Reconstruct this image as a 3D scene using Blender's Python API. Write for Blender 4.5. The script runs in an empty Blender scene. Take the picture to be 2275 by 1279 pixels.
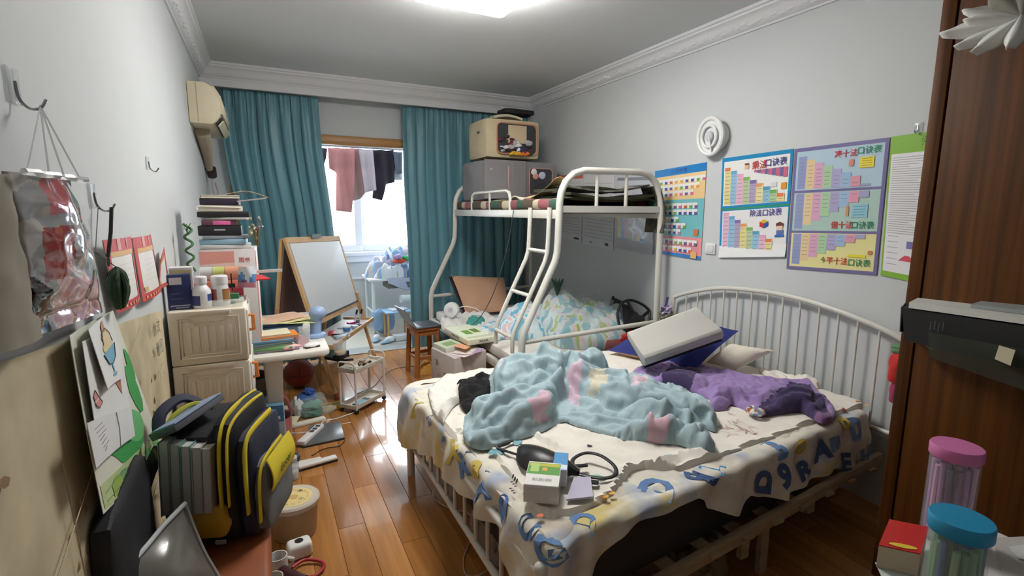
import bpy, bmesh, math, random
import numpy as np
from mathutils import Vector, Matrix, noise
PI = math.pi
SC = bpy.context.scene
COL = SC.collection
# ---------------------------------------------------------------- camera, world, exposure
FPX, IW, IH = 1113.08, 2275.0, 1279.0
AX = ((0.8962687, -0.06445566, 0.43880278), (-0.44349484, -0.13881587, 0.88546173), (0.00383977, -0.98821841, -0.15300207))
CAM = (0.0, 0.0, 1.5)
cam_d = bpy.data.cameras.new('camera')
cam_d.sensor_width = 36.0; cam_d.lens = 36.0 * FPX / IW; cam_d.clip_start = 0.02
cam_o = bpy.data.objects.new('camera', cam_d); COL.objects.link(cam_o)
cam_o.matrix_world = Matrix(((AX[0][0], -AX[0][1], -AX[0][2], CAM[0]), (AX[1][0], -AX[1][1], -AX[1][2], CAM[1]),
                             (AX[2][0], -AX[2][1], -AX[2][2], CAM[2]), (0, 0, 0, 1)))
SC.camera = cam_o
wd = bpy.data.worlds.new('sky'); SC.world = wd; wd.use_nodes = True
bg = wd.node_tree.nodes['Background']
bg.inputs[0].default_value = (0.86, 0.93, 1.0, 1); bg.inputs[1].default_value = 6.5
SC.view_settings.view_transform = 'Standard'; SC.view_settings.look = 'None'
SC.view_settings.gamma = 1.0; SC.view_settings.use_curve_mapping = False
SC.view_settings.exposure = 1.0
LAMP_STRENGTH = 22.0
por_d = bpy.data.lights.new('window_portal', 'AREA'); por_d.shape = 'RECTANGLE'; por_d.size = 2.9; por_d.size_y = 1.6
por_d.cycles.is_portal = True
por = bpy.data.objects.new('window_portal', por_d); COL.objects.link(por)
por.location = (1.2, 6.95, 1.75); por.rotation_euler = (-PI / 2, 0, 0)

# ---------------------------------------------------------------- helpers
def P(px, py, **k):
    """world point seen at a photo pixel on the plane x=, y= or z="""
    dx, dy, dz = px - IW / 2, py - IH / 2, FPX
    d = [a[0] * dx + a[1] * dy + a[2] * dz for a in AX]
    (ax, v), = k.items(); i = 'xyz'.index(ax)
    t = (v - CAM[i]) / d[i]
    return Vector((CAM[0] + t * d[0], CAM[1] + t * d[1], CAM[2] + t * d[2]))
def lin(c):
    return tuple(((x / 255) / 12.92 if x / 255 <= 0.04045 else ((x / 255 + 0.055) / 1.055) ** 2.4) for x in c[:3]) + (1.0,)
MATS = {}
def mat(name, col=(200, 200, 200), rough=0.6, metal=0.0, noise_amt=0.0, noise_scale=8.0, bump=0.0, bump_scale=60.0, trans=0.0, alpha=1.0,
        coat=0.0, sheen=0.0, vcol=False, stretch=None, col2=None, emit=0.0, sss=0.0):
    if name in MATS: return MATS[name]
    m = bpy.data.materials.new(name); m.use_nodes = True; nt = m.node_tree; b = nt.nodes['Principled BSDF']
    def nd(t, **kw):
        n = nt.nodes.new(t)
        for k_, v_ in kw.items(): setattr(n, k_, v_)
        return n
    c = lin(col)
    b.inputs['Base Color'].default_value = c
    b.inputs['Roughness'].default_value = rough; b.inputs['Metallic'].default_value = metal
    b.inputs['Transmission Weight'].default_value = trans; b.inputs['Alpha'].default_value = alpha
    b.inputs['Coat Weight'].default_value = coat; b.inputs['Sheen Weight'].default_value = sheen
    if emit: b.inputs['Emission Color'].default_value = c; b.inputs['Emission Strength'].default_value = emit
    src = None
    if vcol:
        src = nd('ShaderNodeVertexColor', layer_name='Col').outputs['Color']
    tc = nd('ShaderNodeTexCoord'); vec = tc.outputs['Object']
    if stretch:
        mp = nd('ShaderNodeMapping'); mp.inputs['Scale'].default_value = stretch
        nt.links.new(vec, mp.inputs[0]); vec = mp.outputs[0]
    if noise_amt or col2:
        n = nd('ShaderNodeTexNoise'); n.inputs['Scale'].default_value = noise_scale; n.inputs['Detail'].default_value = 5
        nt.links.new(vec, n.inputs['Vector'])
        mx = nd('ShaderNodeMix', data_type='RGBA')
        if col2:
            rp = nd('ShaderNodeValToRGB'); rp.color_ramp.elements[0].position = 0.38; rp.color_ramp.elements[1].position = 0.62
            nt.links.new(n.outputs['Fac'], rp.inputs[0]); nt.links.new(rp.outputs[0], mx.inputs[0])
            mx.inputs['A'].default_value = c; mx.inputs['B'].default_value = lin(col2)
        else:
            mx.blend_type = 'MULTIPLY'; mx.inputs[0].default_value = 1.0
            mr = nd('ShaderNodeMapRange'); mr.inputs['From Min'].default_value = 0.3; mr.inputs['From Max'].default_value = 0.7
            mr.inputs['To Min'].default_value = 1 - noise_amt; mr.inputs['To Max'].default_value = 1 + noise_amt * 0.4
            nt.links.new(n.outputs['Fac'], mr.inputs['Value']); nt.links.new(mr.outputs[0], mx.inputs['B'])
            if src: nt.links.new(src, mx.inputs['A'])
            else: mx.inputs['A'].default_value = c
        src = mx.outputs['Result']
    if src: nt.links.new(src, b.inputs['Base Color'])
    if bump:
        n2 = nd('ShaderNodeTexNoise'); n2.inputs['Scale'].default_value = bump_scale; n2.inputs['Detail'].default_value = 4
        nt.links.new(vec, n2.inputs['Vector'])
        bp = nd('ShaderNodeBump'); bp.inputs['Strength'].default_value = bump; bp.inputs['Distance'].default_value = 0.01
        nt.links.new(n2.outputs['Fac'], bp.inputs['Height']); nt.links.new(bp.outputs[0], b.inputs['Normal'])
    MATS[name] = m
    return m
def pm(col, rough=0.55, **k):
    """plain material keyed by its colour"""
    return mat('plain_%d_%d_%d_%d' % (col[0], col[1], col[2], int(rough * 100)) + ('_'.join('%s%s' % i for i in sorted(k.items())) if k else ''),
               col, rough, noise_amt=k.pop('noise_amt', 0.05), **k)
class MB:
    """collects shapes; build() makes ONE mesh object of them"""
    def __init__(s, M=None):
        s.v = []; s.f = []; s.c = []; s.col = None; s.M = M or Matrix()
    def add(s, vs, fs, col=None):
        b = len(s.v); s.v += [tuple(s.M @ Vector(v)) for v in vs]
        s.f += [tuple(b + i for i in f) for f in fs]; s.c += [col or s.col] * len(fs)
        return s
    def box(s, c, d, rz=0, col=None, R=None):
        x, y, z = d[0] / 2, d[1] / 2, d[2] / 2
        R = R or Matrix.Rotation(rz, 3, 'Z')
        vs = [Vector(c) + R @ Vector(q) for q in ((-x, -y, -z), (x, -y, -z), (x, y, -z), (-x, y, -z), (-x, -y, z), (x, -y, z), (x, y, z), (-x, y, z))]
        return s.add(vs, [(0, 3, 2, 1), (4, 5, 6, 7), (0, 1, 5, 4), (1, 2, 6, 5), (2, 3, 7, 6), (3, 0, 4, 7)], col)
    def hexa(s, v, col=None):      # eight corners, bottom ring then top ring
        return s.add(v, [(0, 3, 2, 1), (4, 5, 6, 7), (0, 1, 5, 4), (1, 2, 6, 5), (2, 3, 7, 6), (3, 0, 4, 7)], col)
    def bar(s, p, q, w, h, up=(0, 0, 1), col=None):
        p, q = Vector(p), Vector(q); d = (q - p); L = d.length; d.normalize(); u = Vector(up)
        sd = d.cross(u)
        if sd.length < 1e-4: sd = d.cross(Vector((1, 0, 0)))
        sd.normalize(); u = sd.cross(d)
        R = Matrix((sd, d, u)).transposed()
        return s.box((p + q) / 2, (w, L, h), R=R, col=col)
    def tube(s, pts, r, n=8, closed=False, col=None, flat=1.0):
        pts = [Vector(p) for p in pts]; k = len(pts); vs = []; fs = []; up = None
        for i, p in enumerate(pts):
            a = pts[(i - 1) % k] if (i > 0 or closed) else p
            b = pts[(i + 1) % k] if (i < k - 1 or closed) else p
            t = (b - a).normalized()
            if up is None: up = Vector((0, 0, 1)) if abs(t.z) < 0.9 else Vector((1, 0, 0))
            sd = t.cross(up); sd.normalize(); up = sd.cross(t)
            rr = r[i] if isinstance(r, (list, tuple)) else r
            for j in range(n):
                th = 2 * PI * j / n
                vs.append(p + sd * (rr * math.cos(th)) + up * (rr * flat * math.sin(th)))
        for i in range(k if closed else k - 1):
            for j in range(n):
                i2 = (i + 1) % k
                fs.append((i * n + j, i * n + (j + 1) % n, i2 * n + (j + 1) % n, i2 * n + j))
        if not closed: fs.append(tuple(range(n))[::-1]); fs.append(tuple((k - 1) * n + j for j in range(n)))
        return s.add(vs, fs, col)
    def cyl(s, p, q, r, r2=None, n=16, col=None):
        return s.tube([p, q], [r, r if r2 is None else r2], n, col=col)
    def lathe(s, prof, c=(0, 0, 0), n=24, col=None, cap=True):
        vs = []; fs = []; k = len(prof)
        for (r, z) in prof:
            for j in range(n):
                th = 2 * PI * j / n; vs.append((c[0] + r * math.cos(th), c[1] + r * math.sin(th), c[2] + z))
        for i in range(k - 1):
            for j in range(n): fs.append((i * n + j, i * n + (j + 1) % n, (i + 1) * n + (j + 1) % n, (i + 1) * n + j))
        if cap: fs.append(tuple(range(n))[::-1]); fs.append(tuple((k - 1) * n + j for j in range(n)))
        return s.add(vs, fs, col)
    def ball(s, c, r, n=12, col=None, sc=(1, 1, 1)):
        prof = [(math.sin(PI * i / n), -math.cos(PI * i / n)) for i in range(n + 1)]
        vs = []; fs = []; m = n * 2
        for (rr, z) in prof:
            for j in range(m): vs.append((c[0] + r * sc[0] * max(rr, 1e-3) * math.cos(2 * PI * j / m), c[1] + r * sc[1] * max(rr, 1e-3) * math.sin(2 * PI * j / m), c[2] + r * sc[2] * z))
        for i in range(n):
            for j in range(m): fs.append((i * m + j, i * m + (j + 1) % m, (i + 1) * m + (j + 1) % m, (i + 1) * m + j))
        return s.add(vs, fs, col)
    def grid(s, fn, nu, nv, closed_u=False, col=None, thick=0.0):
        pts = [[Vector(fn(i / nu, j / nv)) for j in range(nv + 1)] for i in range(nu + (0 if closed_u else 1))]
        m = nv + 1; k = len(pts); vs = [p for r in pts for p in r]; fs = []; cs = []
        for i in range(nu):
            for j in range(nv):
                a, b = i * m + j, ((i + 1) % k) * m + j
                fs.append((a, b, b + 1, a + 1)); cs.append(col((i + .5) / nu, (j + .5) / nv) if callable(col) else col)
        b0 = len(s.v); s.add(vs, fs)
        s.c[-len(fs):] = [c or s.col for c in cs]
        return s
    def quad(s, a, b, c, d, col=None):
        return s.add([a, b, c, d], [(0, 1, 2, 3)], col)
    def poly(s, pts, col=None):
        return s.add(pts, [tuple(range(len(pts)))], col)
    def prism(s, pts, h, col=None):   # planar polygon swept along vector h
        pts = [Vector(p) for p in pts]; h = Vector(h); n = len(pts)
        return s.add(pts + [p + h for p in pts], [tuple(range(n))[::-1], tuple(range(n, 2 * n))] + [(i, (i + 1) % n, n + (i + 1) % n, n + i) for i in range(n)], col)
def mesh_of(name, mb, inv=None, bevel=0.0, smooth=True, angle=35, seg=2, solid=0.0, subsurf=0):
    me = bpy.data.meshes.new(name)
    vs = mb.v if inv is None else [tuple(inv @ Vector(v)) for v in mb.v]
    me.from_pydata(vs, [], mb.f)
    if solid:      # second skin along the vertex normals, rim faces along open edges
        me.update(); n0 = len(vs); nr = [v.normal.copy() for v in me.vertices]
        cnt = {}
        for f in mb.f:
            for a_, b_ in zip(f, f[1:] + f[:1]): cnt[(a_, b_)] = 1
        rim = [e for e in cnt if (e[1], e[0]) not in cnt]
        fs2 = list(mb.f) + [tuple(n0 + i for i in f[::-1]) for f in mb.f] + [(b_, a_, n0 + a_, n0 + b_) for a_, b_ in rim]
        c2 = list(mb.c) * 2 + [mb.c[0]] * len(rim)
        vs = list(vs) + [tuple(Vector(v) - n_ * solid) for v, n_ in zip(vs, nr)]
        mb = type('S', (), dict(v=vs, f=fs2, c=c2)); bpy.data.meshes.remove(me)
        me = bpy.data.meshes.new(name); me.from_pydata(vs, [], fs2)
    if any(c is not None for c in mb.c):
        at = me.color_attributes.new('Col', 'FLOAT_COLOR', 'CORNER')
        arr = np.ones((len(me.loops), 4), dtype=np.float32)
        cache = {}
        for p in me.polygons:
            c = mb.c[p.index] or (255, 255, 255)
            if c not in cache: cache[c] = lin(c)
            arr[p.loop_start:p.loop_start + p.loop_total] = cache[c]
        at.data.foreach_set('color', arr.ravel())
    bm = bmesh.new(); bm.from_mesh(me)
    bmesh.ops.recalc_face_normals(bm, faces=bm.faces)
    if bevel:
        es = [e for e in bm.edges if len(e.link_faces) == 2 and e.calc_face_angle(0) > 0.5]
        bmesh.ops.bevel(bm, geom=es, offset=bevel, segments=seg, affect='EDGES', clamp_overlap=True, profile=0.5)
    bm.to_mesh(me); bm.free()
    if smooth:
        me.shade_smooth(); me.set_sharp_from_angle(angle=math.radians(angle))
    return me
def thing(name, label, cat, loc=(0, 0, 0), rz=0.0, group=None, R=None):
    o = bpy.data.objects.new(name, None); o.empty_display_size = 0.05; COL.objects.link(o)
    o.matrix_world = Matrix.Translation(loc) @ (R.to_4x4() if R else Matrix.Rotation(rz, 4, 'Z'))
    o['label'] = label; o['category'] = cat
    if group: o['group'] = group
    return o
def link(name, me, m, parent=None):
    o = bpy.data.objects.new(name, me); COL.objects.link(o)
    if m is not None and not me.materials: me.materials.append(m)
    if parent is not None: o.parent = parent
    return o
def MW(o):     # world matrix from the parent chain (no depsgraph needed)
    return o.matrix_basis.copy() if o.parent is None else MW(o.parent) @ o.matrix_basis
def part(t, name, mb, m, world=False, label=None, **k):
    """a part of thing t; world=True: mb holds world coordinates"""
    inv = MW(t).inverted() if world else None
    o = link(name, mesh_of(name, mb, inv, **k), m, t)
    if label: o['label'] = label
    return o
def solo(name, label, cat, mb, m, group=None, loc=None, **k):
    """a thing that is one mesh given in world coordinates; its origin goes to its base"""
    a = np.array(mb.v); base = Vector(((a[:, 0].min() + a[:, 0].max()) / 2, (a[:, 1].min() + a[:, 1].max()) / 2, a[:, 2].min()))
    o = link(name, mesh_of(name, mb, Matrix.Translation(-base), **k), m)
    o.location = base; o['label'] = label; o['category'] = cat
    if group: o['group'] = group
    return o
def struct(name, mb, m, parent=None, **k):
    o = link(name, mesh_of(name, mb, **k), m, parent)
    if parent is None: o['kind'] = 'structure'
    return o
def arc(c, r, a0, a1, n, ax=0, ay=2, ry=None):
    out = []
    for i in range(n + 1):
        a = a0 + (a1 - a0) * i / n; p = list(c); p[ax] += r * math.cos(a); p[ay] += (ry or r) * math.sin(a); out.append(tuple(p))
    return out
def smooth_path(pts, n=6):
    pts = [Vector(p) for p in pts]; out = []
    for i in range(len(pts) - 1):
        p0, p1, p2, p3 = pts[max(i - 1, 0)], pts[i], pts[i + 1], pts[min(i + 2, len(pts) - 1)]
        for j in range(n):
            t = j / n
            out.append(0.5 * ((2 * p1) + (p2 - p0) * t + (2 * p0 - 5 * p1 + 4 * p2 - p3) * t * t + (3 * p1 - p0 - 3 * p2 + p3) * t ** 3))
    out.append(pts[-1]); return out
# glyph outlines -> triangles in text space, cached
GLY = {}
def glyphs(txt, bold=0.0):
    key = (txt, bold)
    if key in GLY: return GLY[key]
    cu = bpy.data.curves.new('glyph', 'FONT'); cu.body = txt; cu.size = 1.0; cu.offset = bold; cu.resolution_u = 3
    cu.align_x = 'CENTER'; cu.align_y = 'CENTER'
    ob = bpy.data.objects.new('glyph', cu); COL.objects.link(ob)
    dg = bpy.context.evaluated_depsgraph_get(); ev = ob.evaluated_get(dg); me = ev.to_mesh()
    r = ([(v.co.x, v.co.y) for v in me.vertices], [tuple(p.vertices) for p in me.polygons])
    ev.to_mesh_clear(); bpy.data.objects.remove(ob); bpy.data.curves.remove(cu)
    GLY[key] = r; return r
def put_text(mb, txt, fn, cu, cv, size, col, bold=0.0, sx=1.0, rot=0.0):
    """fn(u, v) -> 3-D point; text centred on (cu, cv), size in v units, sx widens u"""
    vs, fs = glyphs(txt, bold); c, s_ = math.cos(rot), math.sin(rot)
    mb.add([fn(cu + (x * c - y * s_) * size * sx, cv + (x * s_ + y * c) * size) for x, y in vs], fs, col)
PRINT = mat('printed_paper', vcol=True, rough=0.55)
GLOSS = mat('printed_gloss', vcol=True, rough=0.25)
CLOTHP = mat('printed_cloth', vcol=True, rough=0.9, noise_amt=0.08, noise_scale=30)
def npoly(pts):
    return np.array([(p[0], p[1]) for p in pts], dtype=float)
def poly_dist(poly, X, Y):
    """signed distance (inside +) and nearest boundary point"""
    n = len(poly); best = np.full(X.shape, 1e9); bx = X.copy(); by = Y.copy(); ins = np.zeros(X.shape, bool)
    for i in range(n):
        x1, y1 = poly[i]; x2, y2 = poly[(i + 1) % n]; dx, dy = x2 - x1, y2 - y1
        t = np.clip(((X - x1) * dx + (Y - y1) * dy) / (dx * dx + dy * dy + 1e-12), 0, 1)
        qx, qy = x1 + t * dx, y1 + t * dy; d = np.hypot(X - qx, Y - qy); m = d < best
        best[m] = d[m]; bx[m] = qx[m]; by[m] = qy[m]
        cr = ((y1 > Y) != (y2 > Y)) & (X < dx * (Y - y1) / (dy if abs(dy) > 1e-12 else 1e-12) + x1)
        ins ^= cr
    return np.where(ins, best, -best), bx, by
def fbm(X, Y, sc, seed=0.0, oct=3):
    out = np.zeros(X.shape)
    f = np.vectorize(lambda a, b: noise.fractal(Vector((a * sc, b * sc, seed)), 1.0, 2.0, oct))
    return f(X, Y)
def cloth(outline, z0, hfun, res=0.012, edge=0.03, seed=0, wr=0.006, wsc=14.0, lines=(), colfn=None, base=0.002, hmin=0.003, radial=None, folds=(), blur=0, buckle=None, skirt=0.0):
    """crumpled cloth lying on a surface: outline in world XY, hfun(X,Y,d)->height, lines = [(pts, height, width)] folds (negative = creases);
    z0 number or function(X,Y)"""
    pts = [(p[0], p[1]) for p in outline]
    poly = npoly(smooth_path([(*p, 0) for p in pts + [pts[0]]], 5)[:-1])
    x0, y0 = poly.min(0) - res; x1, y1 = poly.max(0) + res
    xs = np.arange(x0, x1 + res, res); ys = np.arange(y0, y1 + res, res)
    X, Y = np.meshgrid(xs, ys, indexing='ij')
    d, bx, by = poly_dist(poly, X, Y)
    out = d < 0
    dd = np.clip(d, 0, None)
    prof = np.sqrt(np.clip(1 - (1 - np.clip(dd / edge, 0, 1)) ** 2, 0, 1))
    n1 = fbm(X, Y, wsc, seed + .37); n2 = fbm(X, Y, wsc * 0.45, seed + 5.1)
    Hh = hfun(X, Y, dd) * np.ones(X.shape)
    Hh = Hh + wr * (2.6 * np.abs(n1) - .6) * 1.6 + wr * 1.5 * n2
    if radial:
        kx, ky, ka, kr = radial; rad = np.hypot(X - kx, Y - ky); an = np.arctan2(Y - ky, X - kx)
        f_ = np.vectorize(lambda c, s2, r_: noise.fractal(Vector((c * 2.6, s2 * 2.6, seed + r_ * 2.2)), 1.0, 2.0, 3))
        Hh = Hh + ka * (1.8 * np.abs(f_(np.cos(an), np.sin(an), rad)) - .35) * np.clip(rad / .06, 0, 1) * np.exp(-(rad / kr) ** 2)
    wx = X + 0.03 * fbm(X, Y, 6.0, seed + 9.0, 2); wy = Y + 0.03 * fbm(X, Y, 6.0, seed + 13.0, 2)
    for (lp, lh, lw) in lines:
        lp = [(p[0], p[1]) for p in lp]; q = np.full(X.shape, 1e9)
        for a, b in zip(lp[:-1], lp[1:]):
            dx, dy = b[0] - a[0], b[1] - a[1]; t = np.clip(((wx - a[0]) * dx + (wy - a[1]) * dy) / (dx * dx + dy * dy + 1e-12), 0, 1)
            q = np.minimum(q, np.hypot(wx - a[0] - t * dx, wy - a[1] - t * dy))
        Hh = Hh + lh * np.exp(-(q / lw) ** 2)
    for (fx, fy, fr_, fdir, lam, amp) in folds:
        sx_ = -(wx - fx) * math.sin(fdir) + (wy - fy) * math.cos(fdir); tx_ = (wx - fx) * math.cos(fdir) + (wy - fy) * math.sin(fdir)
        ph_ = 2 * PI * sx_ / lam + 1.6 * fbm(X, Y, 3.0, seed + fx * 7, 2) + .8 * tx_ / lam * .3
        Hh = Hh + amp * (np.abs(np.sin(ph_ / 2)) ** .8 - .5) * np.exp(-((wx - fx) ** 2 + (wy - fy) ** 2) / fr_ ** 2)
    for _ in range(blur):
        Q = np.pad(Hh, 1, mode='edge'); Hh = (Q[:-2, 1:-1] + Q[2:, 1:-1] + Q[1:-1, :-2] + Q[1:-1, 2:] + 2 * Q[1:-1, 1:-1]) / 6
    Hh = np.maximum(Hh, hmin)
    Z0 = z0(X, Y) if callable(z0) else z0
    Z = Z0 + base + prof * Hh
    XX = np.where(out, bx, X); YY = np.where(out, by, Y); Z = np.where(out, (z0(XX, YY) if callable(z0) else z0) + 0.001 - skirt, Z)
    if buckle:      # slack cloth: longer rest lengths make it buckle into natural folds, edge held, bed below
        st_, its_, bd_ = buckle; pos = np.stack([XX, YY, Z]); pos[2] += .002 * fbm(X, Y, 25.0, seed + 3.0, 2) * (~out); fre = (~out).astype(float); fl_z = (z0(XX, YY) if callable(z0) else z0) + hmin * .6
        near = d > -1.6 * res
        sh_ = [(1, 0, 1), (0, 1, 1), (1, 1, 1), (1, -1, 1), (2, 0, bd_), (0, 2, bd_), (4, 0, bd_), (0, 4, bd_)]
        def sl(a_, b_):
            i0 = slice(0, -a_ or None); i1 = slice(a_, None)
            return ((i0, slice(0, -b_ or None)), (i1, slice(b_, None))) if b_ >= 0 else ((i0, slice(-b_, None)), (i1, slice(0, b_)))
        cons = []
        for a_, b_, w_ in sh_:
            A_s, B_s = sl(a_, b_); q_ = pos[:, B_s[0], B_s[1]] - pos[:, A_s[0], A_s[1]]
            cons.append((A_s, B_s, np.sqrt((q_ ** 2).sum(0)) * (st_ if max(a_, abs(b_)) == 1 else 1 + (st_ - 1) * .45), (near[A_s] & near[B_s]) * w_ * .17))
        for _ in range(its_):
            acc = np.zeros_like(pos)
            for A_s, B_s, L0, mk in cons:
                q_ = pos[:, B_s[0], B_s[1]] - pos[:, A_s[0], A_s[1]]; l_ = np.sqrt((q_ ** 2).sum(0)) + 1e-9
                c_ = q_ * ((l_ - L0) / l_ * .5 * mk); acc[:, A_s[0], A_s[1]] += c_; acc[:, B_s[0], B_s[1]] -= c_
            pos += acc * fre * 1.5; pos[2] -= .00012 * fre; pos[2] = np.where(fre > 0, np.maximum(pos[2], fl_z), pos[2])
        XX, YY, Z = pos
    idx = -np.ones(X.shape, int); ny = X.shape[1]; vs = []; fs = []; cs = []
    ok = ~out
    for i in range(X.shape[0] - 1):
        for j in range(ny - 1):
            if ok[i, j] or ok[i + 1, j] or ok[i, j + 1] or ok[i + 1, j + 1]:
                q = []
                for (a, b) in ((i, j), (i + 1, j), (i + 1, j + 1), (i, j + 1)):
                    if idx[a, b] < 0: idx[a, b] = len(vs); vs.append((XX[a, b], YY[a, b], Z[a, b]))
                    q.append(idx[a, b])
                fs.append(tuple(q))
                if colfn: cs.append(colfn(X[i, j] + res / 2, Y[i, j] + res / 2))
    mb = MB(); mb.v = [tuple(map(float, v)) for v in vs]; mb.f = fs; mb.c = cs if colfn else [None] * len(fs)
    return mb
def bumpf(cx, cy, rx, ry, h, rot=0.0):
    c, s_ = math.cos(rot), math.sin(rot)
    def f(X, Y):
        u = ((X - cx) * c + (Y - cy) * s_) / rx; v = (-(X - cx) * s_ + (Y - cy) * c) / ry
        return h * np.clip(1 - u * u - v * v, 0, None) ** 0.7
    return f
def lumps(base, *bs):
    def f(X, Y, d):
        z = np.ones(X.shape)
        for b in bs: z = z + np.exp(45.0 * b(X, Y)) - 1
        return base + np.log(z) / 45.0
    return f
# ---------------------------------------------------------------- the setting
XL, XR, YB, YF, ZC = -0.39, 2.76, 5.30, -1.10, 2.70
WALL = mat('painted_wall', (205, 208, 209), 0.75, noise_amt=0.03, noise_scale=1.3, bump=0.05, bump_scale=40)
CEIL = mat('painted_ceiling', (214, 216, 217), 0.8, noise_amt=0.03, noise_scale=0.8)
PLASTER = mat('cornice_plaster', (222, 222, 224), 0.7)
WOODTRIM = mat('honey_wood_trim', (176, 126, 66), 0.4, noise_amt=0.25, noise_scale=5, stretch=(1, 1, 8))
FLOORW = []
for i, c in enumerate(((178, 122, 66), (170, 114, 58), (186, 130, 74), (162, 108, 56))):
    FLOORW.append(mat('laminate_%s' % 'abcd'[i], c, 0.16, noise_amt=0.28, noise_scale=3.0, stretch=(9, 0.6, 1), coat=0.35))
SEAM = mat('floor_underlay', (70, 46, 28), 0.8)
TILE = mat('balcony_tile', (196, 190, 176), 0.4, noise_amt=0.08, noise_scale=3)
WHITEP = mat('white_plastic', (232, 232, 230), 0.4)
WINF = mat('white_window_frame', (225, 227, 230), 0.4)
GLASS = mat('window_glass', (235, 245, 250), 0.05, alpha=0.06)
def slab(x0, x1, y0, y1, z0, z1): return MB().box(((x0 + x1) / 2, (y0 + y1) / 2, (z0 + z1) / 2), (x1 - x0, y1 - y0, z1 - z0))
fl = struct('floor', slab(XL - .2, XR + .2, YF, YB + .22, -.1, -.012), SEAM)
pw, pl_ = 0.124, 0.9
plank_me = []
for k in range(4):
    me = mesh_of('plank', MB().box((0, 0, -.006), (pw - .0012, pl_ - .0012, .012)), bevel=.0012, seg=1); me.materials.append(FLOORW[k]); plank_me.append(me)
rnd = random.Random(4)
nx = int((XR - XL) / pw) + 1
for i in range(nx):
    off = (i * 0.37) % 1.0 * pl_
    for j in range(-1, 7):
        ya, yb_ = j * pl_ + off - .25, min(j * pl_ + off + .65, YB - .02)
        if yb_ - ya < .05 or yb_ < 0.6: continue
        o = link('plank', plank_me[rnd.randrange(4)], None, fl); o.location = (XL + pw * (i + .5), (ya + yb_) / 2, 0); o.scale = (1, (yb_ - ya) / pl_, 1)
struct('wall_left', slab(XL - .2, XL, YF, 7.1, -.1, ZC + .2), WALL)
struct('wall_right', slab(XR, XR + .2, YF, 7.1, -.1, ZC + .2), WALL)
struct('wall_front', slab(XL - .2, XR + .2, YF - .2, YF, -.1, ZC + .2), WALL)
struct('ceiling', slab(XL - .2, XR + .2, YF - .2, YB + .2, ZC, ZC + .2), CEIL)
OX0, OX1, OZ = -0.16, 2.10, 2.20
mb = slab(XL, OX0, YB, YB + .2, 0, ZC); mb.box(((OX1 + XR) / 2, YB + .1, ZC / 2), (XR - OX1, .2, ZC)); mb.box(((OX0 + OX1) / 2, YB + .1, (OZ + ZC) / 2), (OX1 - OX0, .2, ZC - OZ))
struct('wall_back', mb, WALL)
# cornice: profile (out from wall, down from ceiling)
prof = [(0, .115), (.012, .115), (.014, .104), (.03, .098), (.045, .08), (.055, .055), (.07, .04), (.085, .034), (.087, .022), (.1, .018), (.1, 0), (0, 0)]
def cornice(name, a, b, inward):
    a, b, n = Vector(a), Vector(b), Vector(inward); mb = MB()
    r0 = [a + n * u + Vector((0, 0, -w)) for u, w in prof]; r1 = [b + n * u + Vector((0, 0, -w)) for u, w in prof]
    k = len(prof); mb.add(r0 + r1, [(i, (i + 1) % k, k + (i + 1) % k, k + i) for i in range(k)] + [tuple(range(k)), tuple(range(k, 2 * k))])
    return struct(name, mb, PLASTER, smooth=True, angle=30)
PY = 5.07
tl = cornice('trim_1', (XL, YF, ZC), (XL, PY, ZC), (1, 0, 0))
tr = cornice('trim_2', (XR, YF, ZC), (XR, PY, ZC), (-1, 0, 0))
cornice('trim_3', (XL, PY, ZC), (XR, PY, ZC), (0, -1, 0))
# raised leaf scrolls along the cove
mb = MB()
for q, (u, w, s_) in enumerate(((-.05, 0, 1), (.0, .008, 1.25), (.05, -.004, 1), (.09, .006, .7))):
    mb.ball((u, w, 0), .028 * s_, 5, sc=(1.15, .42, .3))
leaf_me = mesh_of('leaf_scroll', mb)
leaf_me.materials.append(PLASTER)
for side, t in ((1, tl), (-1, tr)):
    for k in range(24):
        y = .25 + k * .2
        o = link('leaf_scroll', leaf_me, None, t)
        x = XL + .043 if side > 0 else XR - .043
        R = Matrix(((0, -.62 * side, .78 * side), (1, 0, 0), (0, -.78, -.62))).to_4x4()
        o.matrix_basis = Matrix.Translation((x, y, ZC - .078)) @ R
# curtain pelmet under the cornice
struct('trim_4', slab(XL, XR, PY, PY + .03, 2.525, ZC), PLASTER)
# honey wood casing of the balcony doorway
mb = MB(); mb.box(((OX0 + OX1) / 2, YB - .012, OZ - .03), (OX1 - OX0 + .16, .03, .09)); mb.box(((OX0 + OX1) / 2, YB + .1, OZ - .035), (OX1 - OX0, .22, .03))
mb.box(((OX0 + OX1) / 2, YB - .02, OZ - .055), (OX1 - OX0 + .1, .02, .012))
for x in (OX0 - .03, OX1 + .03): mb.box((x, YB - .012, OZ / 2), (.09, .03, OZ + .03))
struct('trim_5', mb, WOODTRIM, bevel=.004)
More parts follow.
